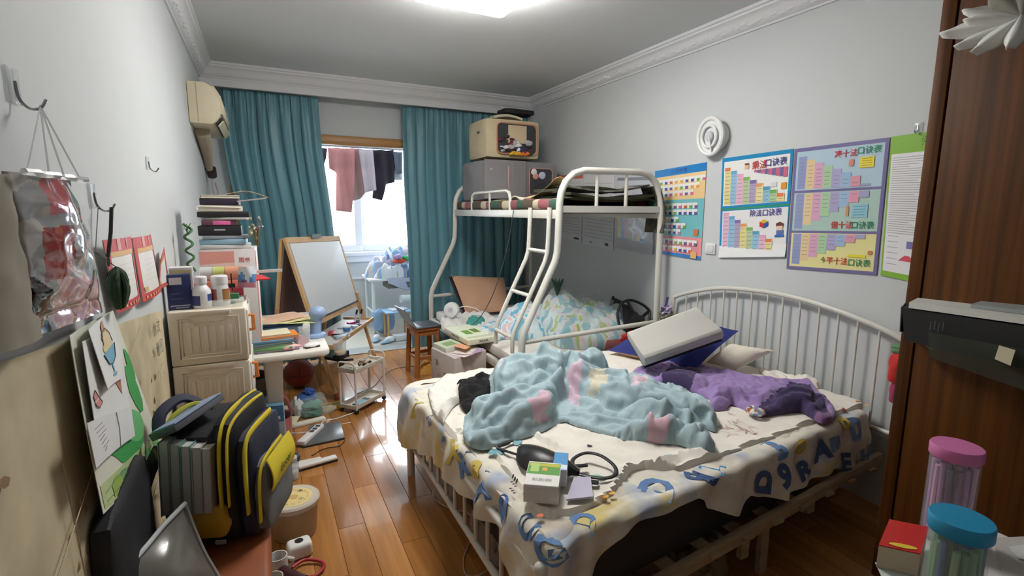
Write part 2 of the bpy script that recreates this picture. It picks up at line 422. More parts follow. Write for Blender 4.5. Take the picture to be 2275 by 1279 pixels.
# balcony
struct('floor_balcony', slab(XL - .2, XR + .2, YB + .22, 7.1, -.1, -.004), TILE)
tr_ = struct('threshold', slab(OX0 - .2, OX1 + .2, YB - .02, YB + .22, -.012, .006), mat('grey_stone_threshold', (150, 152, 148), .5, noise_amt=.1))
WY = 6.85
struct('wall_balcony', slab(XL - .2, XR + .2, WY, WY + .2, -.1, .86), WALL)
struct('ceiling_balcony', slab(XL - .2, XR + .2, YB + .2, 7.1, 2.55, 2.7), WALL)
struct('wall_balcony_head', slab(XL - .2, XR + .2, WY, WY + .2, 2.38, 2.6), WALL)
def window(n, x0, x1, y):
    w = .045; z0, z1 = .95, 2.38; mb = MB()
    mb.box(((x0 + x1) / 2, y, z0 + w), (x1 - x0, .05, 2 * w)); mb.box(((x0 + x1) / 2, y, z1 - w), (x1 - x0, .05, 2 * w))
    for x in (x0 + w, x1 - w): mb.box((x, y, (z0 + z1) / 2), (2 * w, .05, z1 - z0 - 4 * w))
    o = struct('window_%d' % n, mb, WINF, bevel=.005)
    g = MB().box(((x0 + x1) / 2, y, (z0 + z1) / 2), (x1 - x0 - 4 * w, .006, z1 - z0 - 4 * w))
    struct('pane', g, GLASS, o)
for n, (x0, x1, y) in enumerate(((-.39, .42, 6.93), (.40, 1.18, 6.88), (1.13, 1.95, 6.93), (1.93, 2.76, 6.88))): window(n + 1, x0, x1, y)
mb = slab(XL, XR, WY - .09, WY + .2, .90, .95); mb.box(((XL + XR) / 2, WY - .03, .86), (XR - XL, .06, .08)); mb.box(((XL + XR) / 2, WY - .012, .60), (XR - XL, .03, .03))
struct('window_sill', mb, WINF, bevel=.006)
# ceiling lamp
t = thing('ceiling_lamp', 'glowing square white ceiling lamp at the top of the picture', 'lamp', (1.06, 2.54, ZC))
M0 = mat('lamp_diffuser', (255, 253, 248), 0.5, emit=LAMP_STRENGTH)
part(t, 'base', MB().box((0, 0, -.012), (.52, .52, .024)), WHITEP, bevel=.01)
part(t, 'diffuser', MB().box((0, 0, -.068), (.54, .54, .09)), M0, bevel=.035, seg=4)
# ---------------------------------------------------------------- curtains
CURT = mat('teal_satin_curtain', (110, 162, 175), 0.4, sheen=0.3, noise_amt=0.06, noise_scale=5)
_nt = CURT.node_tree; _b = _nt.nodes['Principled BSDF']; _tl = _nt.nodes.new('ShaderNodeBsdfTranslucent'); _tl.inputs[0].default_value = lin((110, 176, 190))
_mx = _nt.nodes.new('ShaderNodeMixShader'); _mx.inputs[0].default_value = 0.12; _out = [n for n in _nt.nodes if n.type == 'OUTPUT_MATERIAL'][0]
_nt.links.new(_b.outputs[0], _mx.inputs[1]); _nt.links.new(_tl.outputs[0], _mx.inputs[2]); _nt.links.new(_mx.outputs[0], _out.inputs[0])
def interp(tab, z):
    for (z0, a), (z1, b) in zip(tab[:-1], tab[1:]):
        if z0 >= z >= z1: return a + (b - a) * (z0 - z) / (z0 - z1)
    return tab[-1][1] if z < tab[-1][0] else tab[0][1]
def curtain(name, label, L, R, npl, seed, ztop=2.53, zbot=.03, y0=5.19, amp=.034):
    rr = random.Random(seed); ph = [rr.uniform(0, 6.28) for _ in range(8)]
    def fn(u, v):
        z = ztop + (zbot - ztop) * v
        xl, xr = interp(L, z), interp(R, z)
        k = 1 - .55 * math.exp(-v * 12)
        w = u + .012 * math.sin(2 * PI * (2.3 * u + .5 * v) + ph[0]) + .02 * v * math.sin(2 * PI * 1.4 * u + ph[1])
        y = math.sin(2 * PI * npl * w) * .62 + .4 * math.sin(2 * PI * npl * .47 * w + ph[2] + v * 1.5) + .25 * math.sin(2 * PI * npl * 1.9 * w + ph[3]) * (1 - .6 * v)
        if v < .05: y += .5 * math.sin(2 * PI * npl * 3 * u)
        return (xl + (xr - xl) * (u + .012 * math.sin(2 * PI * npl * w + 1.2)), y0 + amp * k * y, z)
    return solo(name, label, 'curtain', MB().grid(fn, npl * 16, 26), CURT, group='teal curtains across the balcony doorway', solid=.002, angle=80)
CL = [(2.53, P(483, 197, y=5.19).x)] + [(P(x, y, y=5.19).z, P(x, y, y=5.19).x) for x, y in ((490, 290), (506, 390), (526, 470), (540, 560), (560, 700))]
CR = [(2.53, P(703, 215, y=5.19).x)] + [(P(x, y, y=5.19).z, P(x, y, y=5.19).x) for x, y in ((713, 330), (734, 470), (745, 560), (756, 715))]
curtain('curtain', 'teal satin curtain left of the balcony window, behind the wooden easel', CL, CR, 9, 1)
DL = [(2.53, P(890, 235, y=5.19).x)] + [(P(x, y, y=5.19).z, P(x, y, y=5.19).x) for x, y in ((896, 400), (906, 560), (912, 700))]
curtain('curtain', 'teal satin curtain right of the balcony window, behind the bunk bed', DL, [(2.53, 2.74), (0, 2.72)], 13, 5)
# ---------------------------------------------------------------- the big bed
def proj(p):
    d = [p[i] - CAM[i] for i in range(3)]
    c = [sum(AX[r][k] * d[r] for r in range(3)) for k in range(3)]
    return c[0] / c[2] * FPX + IW / 2, c[1] / c[2] * FPX + IH / 2
def inpoly(x, y, poly):
    r = False; n = len(poly)
    for i in range(n):
        x1, y1 = poly[i]; x2, y2 = poly[(i + 1) % n]
        if (y1 > y) != (y2 > y) and x < (x2 - x1) * (y - y1) / (y2 - y1) + x1: r = not r
    return r
def PZ(pts, z):
    return [Vector((min(max(q.x, .68), 2.665), min(max(q.y, 1.16), 2.725), q.z)) for q in (P(x, y, z=z) for x, y in pts)]
def bil(a, b, c, d, u, v): return (a * (1 - u) + b * u) * (1 - v) + (d * (1 - u) + c * u) * v
def pillow(mb, cs, T, n=14, pw_=4, colf=None, pinch=.04):
    """inflated cushion between four corners a,b,c,d (world or local)"""
    a, b, c, d = [Vector(q) for q in cs]; nrm = ((b - a).cross(d - a)).normalized()
    for sgn in (1, -1):
        def fn(u, v):
            U, V = 2 * u - 1, 2 * v - 1
            e = max(0.0, (1 - abs(U) ** pw_) * (1 - abs(V) ** pw_)) ** .55
            uu = .5 + (U * (1 - pinch * (1 - V * V))) / 2; vv = .5 + (V * (1 - pinch * (1 - U * U))) / 2
            wob = 1 + .12 * noise.noise(Vector((u * 4, v * 4, sgn * 3 + a.x)))
            return bil(a, b, c, d, uu, vv) + nrm * (sgn * T / 2 * e * wob)
        mb.grid(fn, n, n, col=colf(sgn) if colf else None)
    return mb
WMET = mat('cream_white_enamel', (216, 213, 204), 0.35, noise_amt=.05, noise_scale=6)
GREYWOOD = mat('raw_timber', (168, 146, 116), 0.75, noise_amt=.25, noise_scale=6, stretch=(1, 8, 8))
bed = thing('double_bed', 'white metal double bed with arched spindle headboard and low footboard', 'bed', (1.68, 1.98, 0))
def wp(name, mb, m, **k): return part(bed, name, mb, m, world=True, **k)
FX = .675
for y in (2.655, 1.16):
    wp('post', MB().cyl((FX, y, 0), (FX, y, .45), .021), WMET)
    wp('post_cap', MB().ball((FX, y, .452), .023, 6), WMET)
wp('foot_rail', MB().cyl((FX, 1.16, .2), (FX, 2.655, .2), .015), WMET)
wp('foot_rail', MB().cyl((FX, 1.16, .43), (FX, 2.655, .43), .015), WMET)
y = 2.5
while y > 1.2:
    wp('spindle', MB().cyl((FX, y, .2), (FX, y, .43), .0085, n=10), WMET); y -= .118
HX = 2.71
hp = smooth_path([P(px, py, x=HX) for px, py in ((1498, 660), (1530, 650), (1600, 640), (1700, 648), (1800, 670), (1900, 705), (1990, 745))] + [(HX, 1.2, .86)], 5)
hp = [Vector((HX, 2.76, 0)), Vector((HX, 2.76, .8))] + [Vector((HX, 2.755, .855))] + hp + [Vector((HX, 1.165, .8)), Vector((HX, 1.16, 0))]
wp('headboard_arch', MB().tube(hp, .014, 10), WMET)
wp('head_rail', MB().cyl((HX, 1.16, .42), (HX, 2.76, .42), .012), WMET)
for px in (1524, 1549, 1578, 1607, 1636, 1669, 1705, 1739, 1778, 1822, 1866, 1911, 1962):
    yy = P(px, 680, x=HX).y
    zt = min(hp, key=lambda q: abs(q.y - yy) + (0 if q.z > .81 else 9)).z
    wp('spindle', MB().cyl((HX, yy, .42), (HX, yy, zt), .0065, n=8), WMET)
bA, bB = Vector((.70, 1.118, .235)), Vector((2.70, 1.29, .285))
wp('side_beam', MB().bar(bA, bB, .028, .052), GREYWOOD, bevel=.003, label='bare timber side beam')
wp('side_beam', MB().bar((.70, 2.66, .25), (2.70, 2.70, .27), .03, .06), GREYWOOD)
for k in range(10):
    q = bA.lerp(bB, .06 + k * .098)
    wp('slat', MB().bar((q.x, q.y - .03, .257), (q.x - .02, 2.68, .257), .055, .014), GREYWOOD)
for px, py, zb in ((1690, 1265, 0), (1815, 1110, .17), (1645, 1225, .13)):
    x = P(px, py, y=1.24).x; q = bA.lerp(bB, (x - bA.x) / (bB.x - bA.x))
    wp('beam_leg', MB().box((q.x, q.y + .03, (q.z + zb) / 2 - .01), (.045, .022, q.z - zb)), GREYWOOD)
wp('beam_leg', MB().box((1.6, 2.6, .12), (.05, .03, .24)), GREYWOOD)
# mattress
MA, MBn, MC, MD = Vector((.715, 1.165, 0)), Vector((2.645, 1.355, 0)), Vector((2.665, 2.735, 0)), Vector((.685, 2.675, 0))
ZM0, ZM = .266, .515
mt = thing('mattress', 'thick dark-sided mattress with cream edge on the white metal bed', 'mattress', (1.68, 1.98, ZM0))
rg = lambda z, e=0: [Vector((p.x + e * sx, p.y + e * sy, z)) for p, sx, sy in ((MA, -1, -1), (MBn, 1, -1), (MC, 1, 1), (MD, -1, 1))]
part(mt, 'core', MB().hexa(rg(ZM0) + rg(.475)), mat('dark_mattress_fabric', (48, 42, 40), .85, noise_amt=.1, bump=.1, bump_scale=200), world=True, bevel=.02)
CREAM = mat('cream_cotton', (222, 208, 176), .9, noise_amt=.08, noise_scale=12, bump=.12, bump_scale=40)
part(mt, 'mattress_pad', MB().hexa(rg(.455, .006) + rg(ZM, .004)), CREAM, world=True, bevel=.02, seg=3)
# bedspread with letter print: crumpled top plus a drape over the foot and the near side
SHEET = mat('watercolour_bedspread', (228, 222, 208), .9, noise_amt=.1, noise_scale=7, bump=.15, bump_scale=25)
def tint(m, col, scale, lo, hi, amt, w):      # printed watercolour clouds over the cloth
    nt = m.node_tree; b = nt.nodes['Principled BSDF']; src = b.inputs['Base Color'].links[0].from_socket
    tc = nt.nodes.new('ShaderNodeTexCoord'); mp = nt.nodes.new('ShaderNodeMapping'); mp.inputs['Location'].default_value = (w, w * 2, -w); n = nt.nodes.new('ShaderNodeTexNoise'); n.inputs['Scale'].default_value = scale; n.inputs['Detail'].default_value = 3
    mr = nt.nodes.new('ShaderNodeMapRange'); mr.inputs['From Min'].default_value = lo; mr.inputs['From Max'].default_value = hi; mr.inputs['To Max'].default_value = amt
    mx = nt.nodes.new('ShaderNodeMix'); mx.data_type = 'RGBA'; mx.inputs['B'].default_value = lin(col)
    nt.links.new(tc.outputs['Object'], mp.inputs[0]); nt.links.new(mp.outputs[0], n.inputs['Vector']); nt.links.new(n.outputs['Fac'], mr.inputs['Value']); nt.links.new(mr.outputs[0], mx.inputs[0]); nt.links.new(src, mx.inputs['A']); nt.links.new(mx.outputs['Result'], b.inputs['Base Color'])
tint(SHEET, (150, 168, 200), 6.0, .52, .66, .75, 3.0); tint(SHEET, (214, 192, 104), 4.5, .57, .68, .8, 11.0); tint(SHEET, (176, 158, 136), 5.0, .56, .70, .6, 23.0)
sp = thing('bedspread', 'off-white bedspread printed with blue letters, draped over the bed edge', 'bedspread', (1.68, 1.98, ZM))
top = cloth([(MD.x - .02, MD.y - .02), (1.3, 2.70), (2.0, 2.71), (2.64, 2.72), (2.64, 2.0), (2.63, 1.42), (2.0, 1.30), (1.4, 1.25), (1.3, 1.25), (.9, 1.21), (.70, 1.17), (.69, 1.7), (.675, 2.2)], ZM,
            lambda X, Y, d: .012 + 0 * X, res=.02, edge=.03, seed=3, wr=.004, wsc=9)
peri = [(MD.x + .3, MD.y + .005, .55), (MD.x, MD.y, 1.0), (.688, 2.2, .62), (.70, 1.8, .5), (.712, 1.5, .42), (MA.x, MA.y, 1.0), (.80, 1.173, .66), (.87, 1.179, .36), (.95, 1.186, .15), (1.05, 1.195, .06), (1.33, 1.222, .06), (1.42, 1.232, .34), (1.55, 1.245, .5), (1.65, 1.255, .36),
        (1.8, 1.27, .56), (1.95, 1.285, .68), (2.15, 1.305, .62), (2.3, 1.32, .60), (2.45, 1.335, .72), (2.6, 1.35, .5)]
pp = smooth_path([(x, y, 0) for x, y, _ in peri], 8)
pl = [peri[i][2] + (peri[i + 1][2] - peri[i][2]) * j / 8 for i in range(len(peri) - 1) for j in range(8)] + [peri[-1][2]]
_cl = [0.0]
for _a, _b in zip(pp[:-1], pp[1:]): _cl.append(_cl[-1] + (_b - _a).length)
NP = 320; _pp2 = []; _pl2 = []; _j = 0
for _i in range(NP + 1):
    _s = _cl[-1] * _i / NP
    while _j < len(pp) - 2 and _cl[_j + 1] < _s: _j += 1
    _f = (_s - _cl[_j]) / max(1e-9, _cl[_j + 1] - _cl[_j]); _pp2.append(pp[_j].lerp(pp[_j + 1], _f)); _pl2.append(pl[_j] * (1 - _f) + pl[_j + 1] * _f)
pp, pl, PLEN = _pp2, _pl2, _cl[-1]

def drape_at(u, v, off=0.0):
    s = min(max(u, 0), 1) * NP; i = min(int(s), NP - 1); f = s - i
    p = pp[i].lerp(pp[i + 1], f); L = (pl[i] * (1 - f) + pl[i + 1] * f) * .30
    a = pp[max(i - 5, 0)]; b = pp[min(i + 6, NP)]; t = (b - a).normalized(); n = Vector((t.y, -t.x, 0))
    if n.dot(p - Vector((1.68, 1.98, 0))) < 0: n = -n
    q = v * (L + .10)
    wv = .016 * math.sin(u * 55 + 2 * math.sin(u * 17)) + .011 * math.sin(u * 131 + v * 3) + .012 * noise.noise(Vector((u * 30, v * 3, 2)))
    if q < .06: o, z = -.06 + q, ZM + .016
    elif q < .10: a_ = (q - .06) / .04 * PI / 2; o, z = .026 * math.sin(a_), ZM + .016 - .026 * (1 - math.cos(a_))
    else: o, z = .026, ZM - .010 - (q - .10)
    k = min(1, max(0, (q - .06) / .12)); o += k * (wv + .012 + .05 * max(0, (q - .1)))
    return p + n * (o + off) + Vector((0, 0, z + off * .4 + (.006 * noise.noise(Vector((u * 40, v * 4, 7))))))
tw = mesh_of('spread', top)
part(sp, 'top_cloth', top, SHEET, world=True)
part(sp, 'draped_edge', MB().grid(lambda u, v: drape_at(u, v), 380, 24), SHEET, world=True, angle=90)
BL1, BL2, YE = (104, 138, 186), (72, 96, 142), (212, 188, 96)
_gr = [(u / 160, v / 12, proj(drape_at(u / 160, v / 12))) for u in range(161) for v in range(2, 13)]
def dr_letter(ch, px, py, s, col, rot=0.0, bold=.05):
    u, v, _ = min(_gr, key=lambda g: (g[2][0] - px) ** 2 + (g[2][1] - py) ** 2)
    i = int(u * NP); L_ = pl[min(i, NP)] * .30 + .10; mb = MB()
    put_text(mb, ch, lambda a, b: drape_at(u + a / PLEN, v - b / L_, .006), 0, 0, s, col, bold=bold, rot=rot)
    part(sp, 'printed_letter', mb, CLOTHP, world=True)
for ch, px, py, s, c, r in (('D', 1903, 954, .13, BL1, -.1), ('E', 1879, 1034, .12, BL2, .1), ('U', 1907, 1017, .10, BL1, 0), ('A', 1936, 1007, .10, BL1, 0), ('A', 1818, 997, .13, BL2, .2), ('m', 1852, 979, .11, BL1, .1), ('B', 1730, 1000, .13, BL1, .2), ('D', 1699, 1072, .14, BL2, 1.5), ('9', 1747, 1062, .13, BL2, .1), ('R', 1785, 1051, .12, BL2, .3),
                            ('L', 1586, 1038, .12, (60, 140, 200), .6), ('d', 1565, 1058, .12, BL2, .7), ('q', 1525, 1051, .11, BL2, .8), ('D', 1459, 1075, .15, BL1, .5), ('D', 1290, 1150, .11, BL1, .5), ('G', 1225, 1225, .12, BL1, .2), ('C', 1165, 1170, .11, BL1, 1.6), ('D', 1125, 1130, .10, (80, 120, 190), 1.2), ('K', 1035, 1032, .13, BL1, .6), ('A', 1072, 1080, .14, BL1, .4), ('L', 982, 962, .11, BL1, .5), ('X', 1010, 1000, .13, YE, .4), ('a', 1062, 1030, .13, YE, .4), ('y', 927, 897, .13, YE, .2), ('o', 1775, 986, .13, YE, 0), ('o', 1872, 940, .12, YE, 0), ('z', 955, 930, .10, (150, 160, 180), .6)):
    dr_letter(ch, px, py, s, c, r)
# white sheet with small animal print lying on top
white_out = PZ([(960, 862), (1000, 838), (1120, 805), (1330, 765), (1450, 752), (1560, 790), (1700, 815), (1880, 862), (1950, 893), (1850, 925), (1690, 985), (1560, 1030), (1500, 1045), (1430, 1040), (1400, 1050), (1375, 1085), (1320, 1125), (1215, 1152), (1150, 1085), (1082, 1000), (1020, 960), (1000, 985), (950, 945), (960, 900)], .53)
ws = cloth(white_out, ZM + .024, lambda X, Y, d: .008 + .006 * np.clip(fbm(X, Y, 3.0, 2.0), 0, 1), res=.014, edge=.012, seed=11, wr=.004, wsc=8, buckle=(1.012, 80, .5), skirt=.014,
           lines=[([P(1380, 1085, z=.53), P(1400, 1050, z=.53), P(1560, 1015, z=.53)], .022, .02), ([P(1190, 965, z=.53), P(1240, 1000, z=.53)], .02, .012), ([P(1250, 960, z=.53), P(1450, 1000, z=.53)], .012, .015)])
sh = thing('printed_sheet', 'white cotton sheet with tiny dinosaur print spread over the bed', 'sheet', (1.5, 1.9, ZM + .012))
part(sh, 'cloth', ws, mat('white_cotton', (236, 230, 219), .9, noise_amt=.06, noise_scale=10, bump=.1, bump_scale=45), world=True)
from mathutils.bvhtree import BVHTree
def drop_on(mb_list):
    vs = []; fs = []
    for m in mb_list: b = len(vs); vs += [Vector(v) for v in m.v]; fs += [tuple(b + i for i in f) for f in m.f]
    return BVHTree.FromPolygons(vs, fs)
TR_SH = drop_on([ws])
def on_sheet(x, y, off=.003, tree=None, zd=ZM + .03):
    h = (tree or TR_SH).ray_cast(Vector((x, y, 3)), Vector((0, 0, -1)))
    return Vector((x, y, (h[0].z if h[0] else zd) + off))
mb = None
def decal(mb, px, py, pts, s, col, tree=None, zz=.54, rot=0.0):
    mb = MB(); c = P(px, py, z=zz); ca, sa = math.cos(rot), math.sin(rot)
    pts = [(x * ca - y * sa, x * sa + y * ca) for x, y in pts]
    o = on_sheet(c.x, c.y, .004, tree); n = len(pts)
    vs = [o] + [on_sheet(c.x + x * s, c.y + y * s, .004, tree) for x, y in pts]
    mb.add(vs, [(0, i + 1, (i + 1) % n + 1) for i in range(n)], col); part(sh, 'printed_motif', mb, CLOTHP, world=True)
circ = [(math.cos(a * PI / 8), .75 * math.sin(a * PI / 8)) for a in range(16)]
dino = [(1, 0), (.8, .4), (.3, .55), (-.2, .5), (-.6, .7), (-1, .3), (-1.1, -.1), (-.6, -.3), (-.3, -.6), (.4, -.6), (.7, -.3)]
decal(mb, 1105, 1008, dino, .035, (120, 170, 186)); decal(mb, 1150, 985, dino, .03, (130, 178, 188), rot=1)
decal(mb, 1480, 1018, dino, .03, (120, 170, 178)); decal(mb, 1330, 1062, dino, .025, (150, 190, 180), rot=2)
for px, py, c in ((1200, 1150, (236, 130, 90)), (1345, 1107, (236, 170, 70)), (1360, 1100, (236, 180, 90)), (1020, 925, (230, 120, 80)), (1905, 895, (226, 160, 90)), (1925, 903, (236, 180, 90)), (1875, 912, (210, 120, 90)), (1310, 995, (60, 60, 80)), (1600, 950, (160, 190, 180))): decal(mb, px, py, circ, .012, c)
for k in range(9): decal(mb, 1140 - k * 1 + (k % 3) * 5, 1060 + k * 5, circ, .005, (40, 44, 48))
for k in range(26):
    rx = random.Random(k); decal(mb, 1600 + rx.uniform(0, 80), 915 + rx.uniform(0, 55), [(1, .1), (-1, .1), (-1, -.1), (1, -.1)], .018, (208, 170, 166), rot=rx.uniform(0, 3))
# loose strip of white cloth at the far foot corner
st = cloth(PZ([(950, 868), (1010, 848), (1055, 850), (1050, 880), (1010, 905), (970, 945), (945, 950), (960, 915)], .54), ZM + .032, lambda X, Y, d: .012 + 0 * X, res=.01, edge=.012, seed=5, wr=.006, wsc=12,
           lines=[(PZ([(1030, 855), (950, 940)], .54), .02, .012)])
solo('white_towel', 'crumpled white cloth strip on the far foot corner of the bed', 'cloth', st, mat('white_towelling', (232, 228, 220), .95, bump=.2, bump_scale=80))
# duvet
ZD = ZM + .03
def L(*pts): return PZ(pts, .58)
dv_out = PZ([(1088, 868), (1100, 838), (1118, 815), (1160, 800), (1210, 795), (1270, 795), (1318, 802), (1345, 818), (1400, 838), (1482, 845), (1530, 875), (1560, 905), (1588, 942), (1588, 960), (1560, 950), (1572, 975), (1588, 1003), (1570, 1012), (1530, 997), (1500, 988), (1420, 985), (1350, 968), (1280, 947), (1250, 938), (1200, 962), (1130, 985), (1075, 1000), (1040, 990), (1030, 968), (1033, 935), (1052, 915), (1070, 895)], .545)
def wpt(px, py, z=.6): q = P(px, py, z=z); return q.x, q.y
def dirpx(p, q): a, b = wpt(*p), wpt(*q); return math.atan2(b[1] - a[1], b[0] - a[0])
A_ = wpt(1215, 812, .68); B_ = wpt(1385, 862, .62); C_ = wpt(1495, 900, .6); D_ = wpt(1150, 905, .6); E_ = wpt(1300, 800, .66)
dv_h = lumps(.035, bumpf(*A_, .36, .21, .17, -.35), bumpf(*B_, .26, .20, .10, -.4), bumpf(*C_, .26, .16, .08, -.5), bumpf(*D_, .25, .17, .095, .2), bumpf(*E_, .14, .12, .15), bumpf(*wpt(1400, 965), .40, .10, .06, -.28), bumpf(*wpt(1540, 985), .14, .09, .05))
K = (1252, 835)
dv_lines = [(L(K, (1205, 795), (1150, 780)), .03, .022), (L(K, (1235, 790), (1215, 770)), .03, .02), (L(K, (1265, 800), (1275, 775)), .034, .02), (L(K, (1290, 815), (1320, 800)), .03, .018),
            (L(K, (1220, 790)), -.03, .012), (L(K, (1250, 790)), -.03, .012), (L(K, (1282, 800)), -.028, .011), (L(K, (1180, 800), (1130, 800)), -.02, .016),
            (L((1255, 840), (1258, 880), (1250, 940)), -.075, .02), (L((1180, 850), (1235, 845), (1250, 860)), .04, .018), (L((1170, 862), (1230, 868)), -.04, .012), (L((1225, 880), (1160, 900), (1060, 950)), .03, .02),
            (L((1235, 895), (1150, 930), (1060, 965)), -.03, .013), (L((1240, 910), (1160, 948), (1050, 980)), .03, .02), (L((1120, 850), (1090, 890), (1060, 920)), .03, .022), (L((1110, 880), (1150, 895), (1190, 880)), -.03, .014),
            (L((1275, 870), (1350, 905), (1450, 915), (1560, 930)), -.07, .018), (L((1280, 850), (1340, 890), (1440, 900)), .02, .02), (L((1320, 905), (1430, 925), (1545, 935)), .025, .018), (L((1400, 860), (1398, 895)), -.04, .012), (L((1445, 960), (1450, 940), (1480, 930)), .03, .016),
            (L((1480, 985), (1500, 950), (1530, 935)), .028, .014), (L((1500, 990), (1520, 960), (1550, 950)), -.025, .010), (L((1520, 995), (1545, 970), (1565, 962)), .024, .012), (L((1270, 905), (1400, 950), (1480, 965)), .018, .025), (L((1300, 935), (1420, 965)), -.016, .012), (L((1330, 830), (1380, 840), (1400, 870)), .03, .03)]
DB = (168, 190, 197)
dv_col = [([(1175, 895), (1215, 880), (1225, 900), (1190, 915), (1172, 912)], (212, 180, 194)), ([(1440, 925), (1490, 915), (1480, 945), (1445, 955)], (214, 178, 190)), ([(1262, 838), (1295, 832), (1285, 865), (1268, 868)], (214, 184, 200)),
          ([(1255, 915), (1280, 915), (1285, 945), (1258, 945)], (214, 206, 188)), ([(1310, 838), (1345, 832), (1350, 860), (1315, 865)], (212, 206, 186)), ([(1400, 850), (1440, 842), (1435, 862), (1405, 868)], (222, 196, 208)), ([(1095, 815), (1125, 795), (1140, 800), (1110, 840)], (200, 200, 208)), ([(1240, 745), (1280, 740), (1285, 756), (1250, 760)], (214, 200, 206))]
def dv_cf(x, y):
    a, b = proj((x, y, .64)); a += 9 * noise.noise(Vector((x * 40, y * 40, 1))); b += 9 * noise.noise(Vector((x * 40, y * 40, 5)))
    for pg, c in dv_col:
        if inpoly(a, b, pg): return c
    return DB
dv = cloth(dv_out, ZD, dv_h, res=.0085, edge=.055, seed=21, wr=.0065, wsc=8.0, lines=dv_lines, colfn=dv_cf, hmin=.03, blur=2, buckle=(1.09, 160, .5), radial=(*wpt(1255, 838, .64), .05, .34),
           folds=((*wpt(1140, 930), .22, dirpx((1240, 900), (1060, 965)), .058, .046), (*wpt(1420, 960), .30, dirpx((1290, 930), (1540, 985)), .07, .036), (*wpt(1440, 890), .25, dirpx((1300, 870), (1540, 915)), .08, .034), (*wpt(1180, 800, .68), .22, dirpx((1130, 780), (1260, 800)), .07, .032), (*wpt(1530, 975), .14, dirpx((1490, 985), (1545, 935)), .048, .038)))
solo('duvet', 'rumpled pale blue duvet with faded pink patches heaped on the big bed', 'duvet', dv, mat('blue_cotton_duvet', vcol=True, rough=.92, noise_amt=.05, noise_scale=25, bump=.12, bump_scale=60, sheen=.1), angle=180)
bk = cloth(PZ([(1015, 852), (1045, 838), (1078, 832), (1097, 840), (1090, 868), (1062, 898), (1040, 912), (1025, 895), (1022, 870)], .57), ZM + .034, lumps(.03, bumpf(*wpt(1060, 860), .16, .12, .05)), res=.009, edge=.03, seed=31, wr=.008, wsc=12, buckle=(1.12, 100, .4))
solo('black_garment', 'crumpled black garment tucked beside the pale blue duvet', 'clothing', bk, mat('black_jersey', (30, 28, 30), .95, bump=.2, bump_scale=60))
# purple blanket
pu_out = PZ([(1395, 838), (1420, 822), (1462, 815), (1500, 808), (1560, 818), (1640, 838), (1755, 850), (1790, 852), (1830, 890), (1856, 925), (1825, 937), (1780, 912), (1740, 915), (1690, 922), (1660, 912), (1625, 895), (1610, 907), (1582, 905), (1575, 885), (1530, 868), (1500, 860), (1440, 848)], .555)
DP, LP, MP = (66, 52, 92), (156, 130, 184), (128, 94, 134)
def pu_cf(x, y):
    a, b = proj((x, y, .60))
    if inpoly(a, b, [(1490, 800), (1560, 812), (1530, 865), (1470, 835)]): return DP
    if inpoly(a, b, [(1755, 840), (1800, 850), (1845, 905), (1770, 912), (1690, 925), (1685, 890), (1720, 875)]): return DP
    if inpoly(a, b, [(1770, 912), (1845, 905), (1870, 945), (1820, 950)]): return MP
    return LP
pu = cloth(pu_out, ZM + .03, lumps(.045, bumpf(*wpt(1520, 838), .14, .12, .05), bumpf(*wpt(1780, 885), .16, .10, .045), bumpf(*wpt(1620, 870), .20, .06, .03)), res=.007, edge=.035, seed=41, wr=.005, wsc=8, buckle=(1.05, 120, .5),
           lines=[(PZ([(1550, 862), (1690, 880), (1760, 860)], .6), .03, .022), (PZ([(1600, 895), (1640, 885), (1670, 905)], .6), .025, .014), (PZ([(1575, 878), (1640, 878)], .6), -.02, .010), (PZ([(1690, 905), (1780, 900), (1830, 880)], .6), -.02, .012), (PZ([(1735, 885), (1800, 878)], .6), .02, .012)], colfn=pu_cf)
solo('patchwork_blanket', 'lilac blanket with dark purple blocks beside the headboard pillows', 'blanket', pu, mat('lilac_jersey', vcol=True, rough=.95, bump=.1, bump_scale=70, sheen=.2), angle=180)
sc_ = cloth(PZ([(1690, 822), (1705, 812), (1740, 818), (1790, 808), (1840, 812), (1865, 838), (1880, 862), (1830, 858), (1800, 862), (1770, 850), (1720, 840)], .56), ZM + .03, lumps(.025, bumpf(*wpt(1820, 830), .14, .1, .045)), res=.010, edge=.03, seed=51, wr=.007, wsc=11, buckle=(1.1, 100, .4),
            lines=[(PZ([(1700, 820), (1770, 835), (1840, 850)], .56), .02, .012), (PZ([(1760, 815), (1830, 830)], .56), .02, .012)])
solo('white_muslin', 'scrunched white muslin cloth at the foot of the headboard', 'cloth', sc_, mat('white_muslin', (236, 230, 220), .95, bump=.15, bump_scale=60))
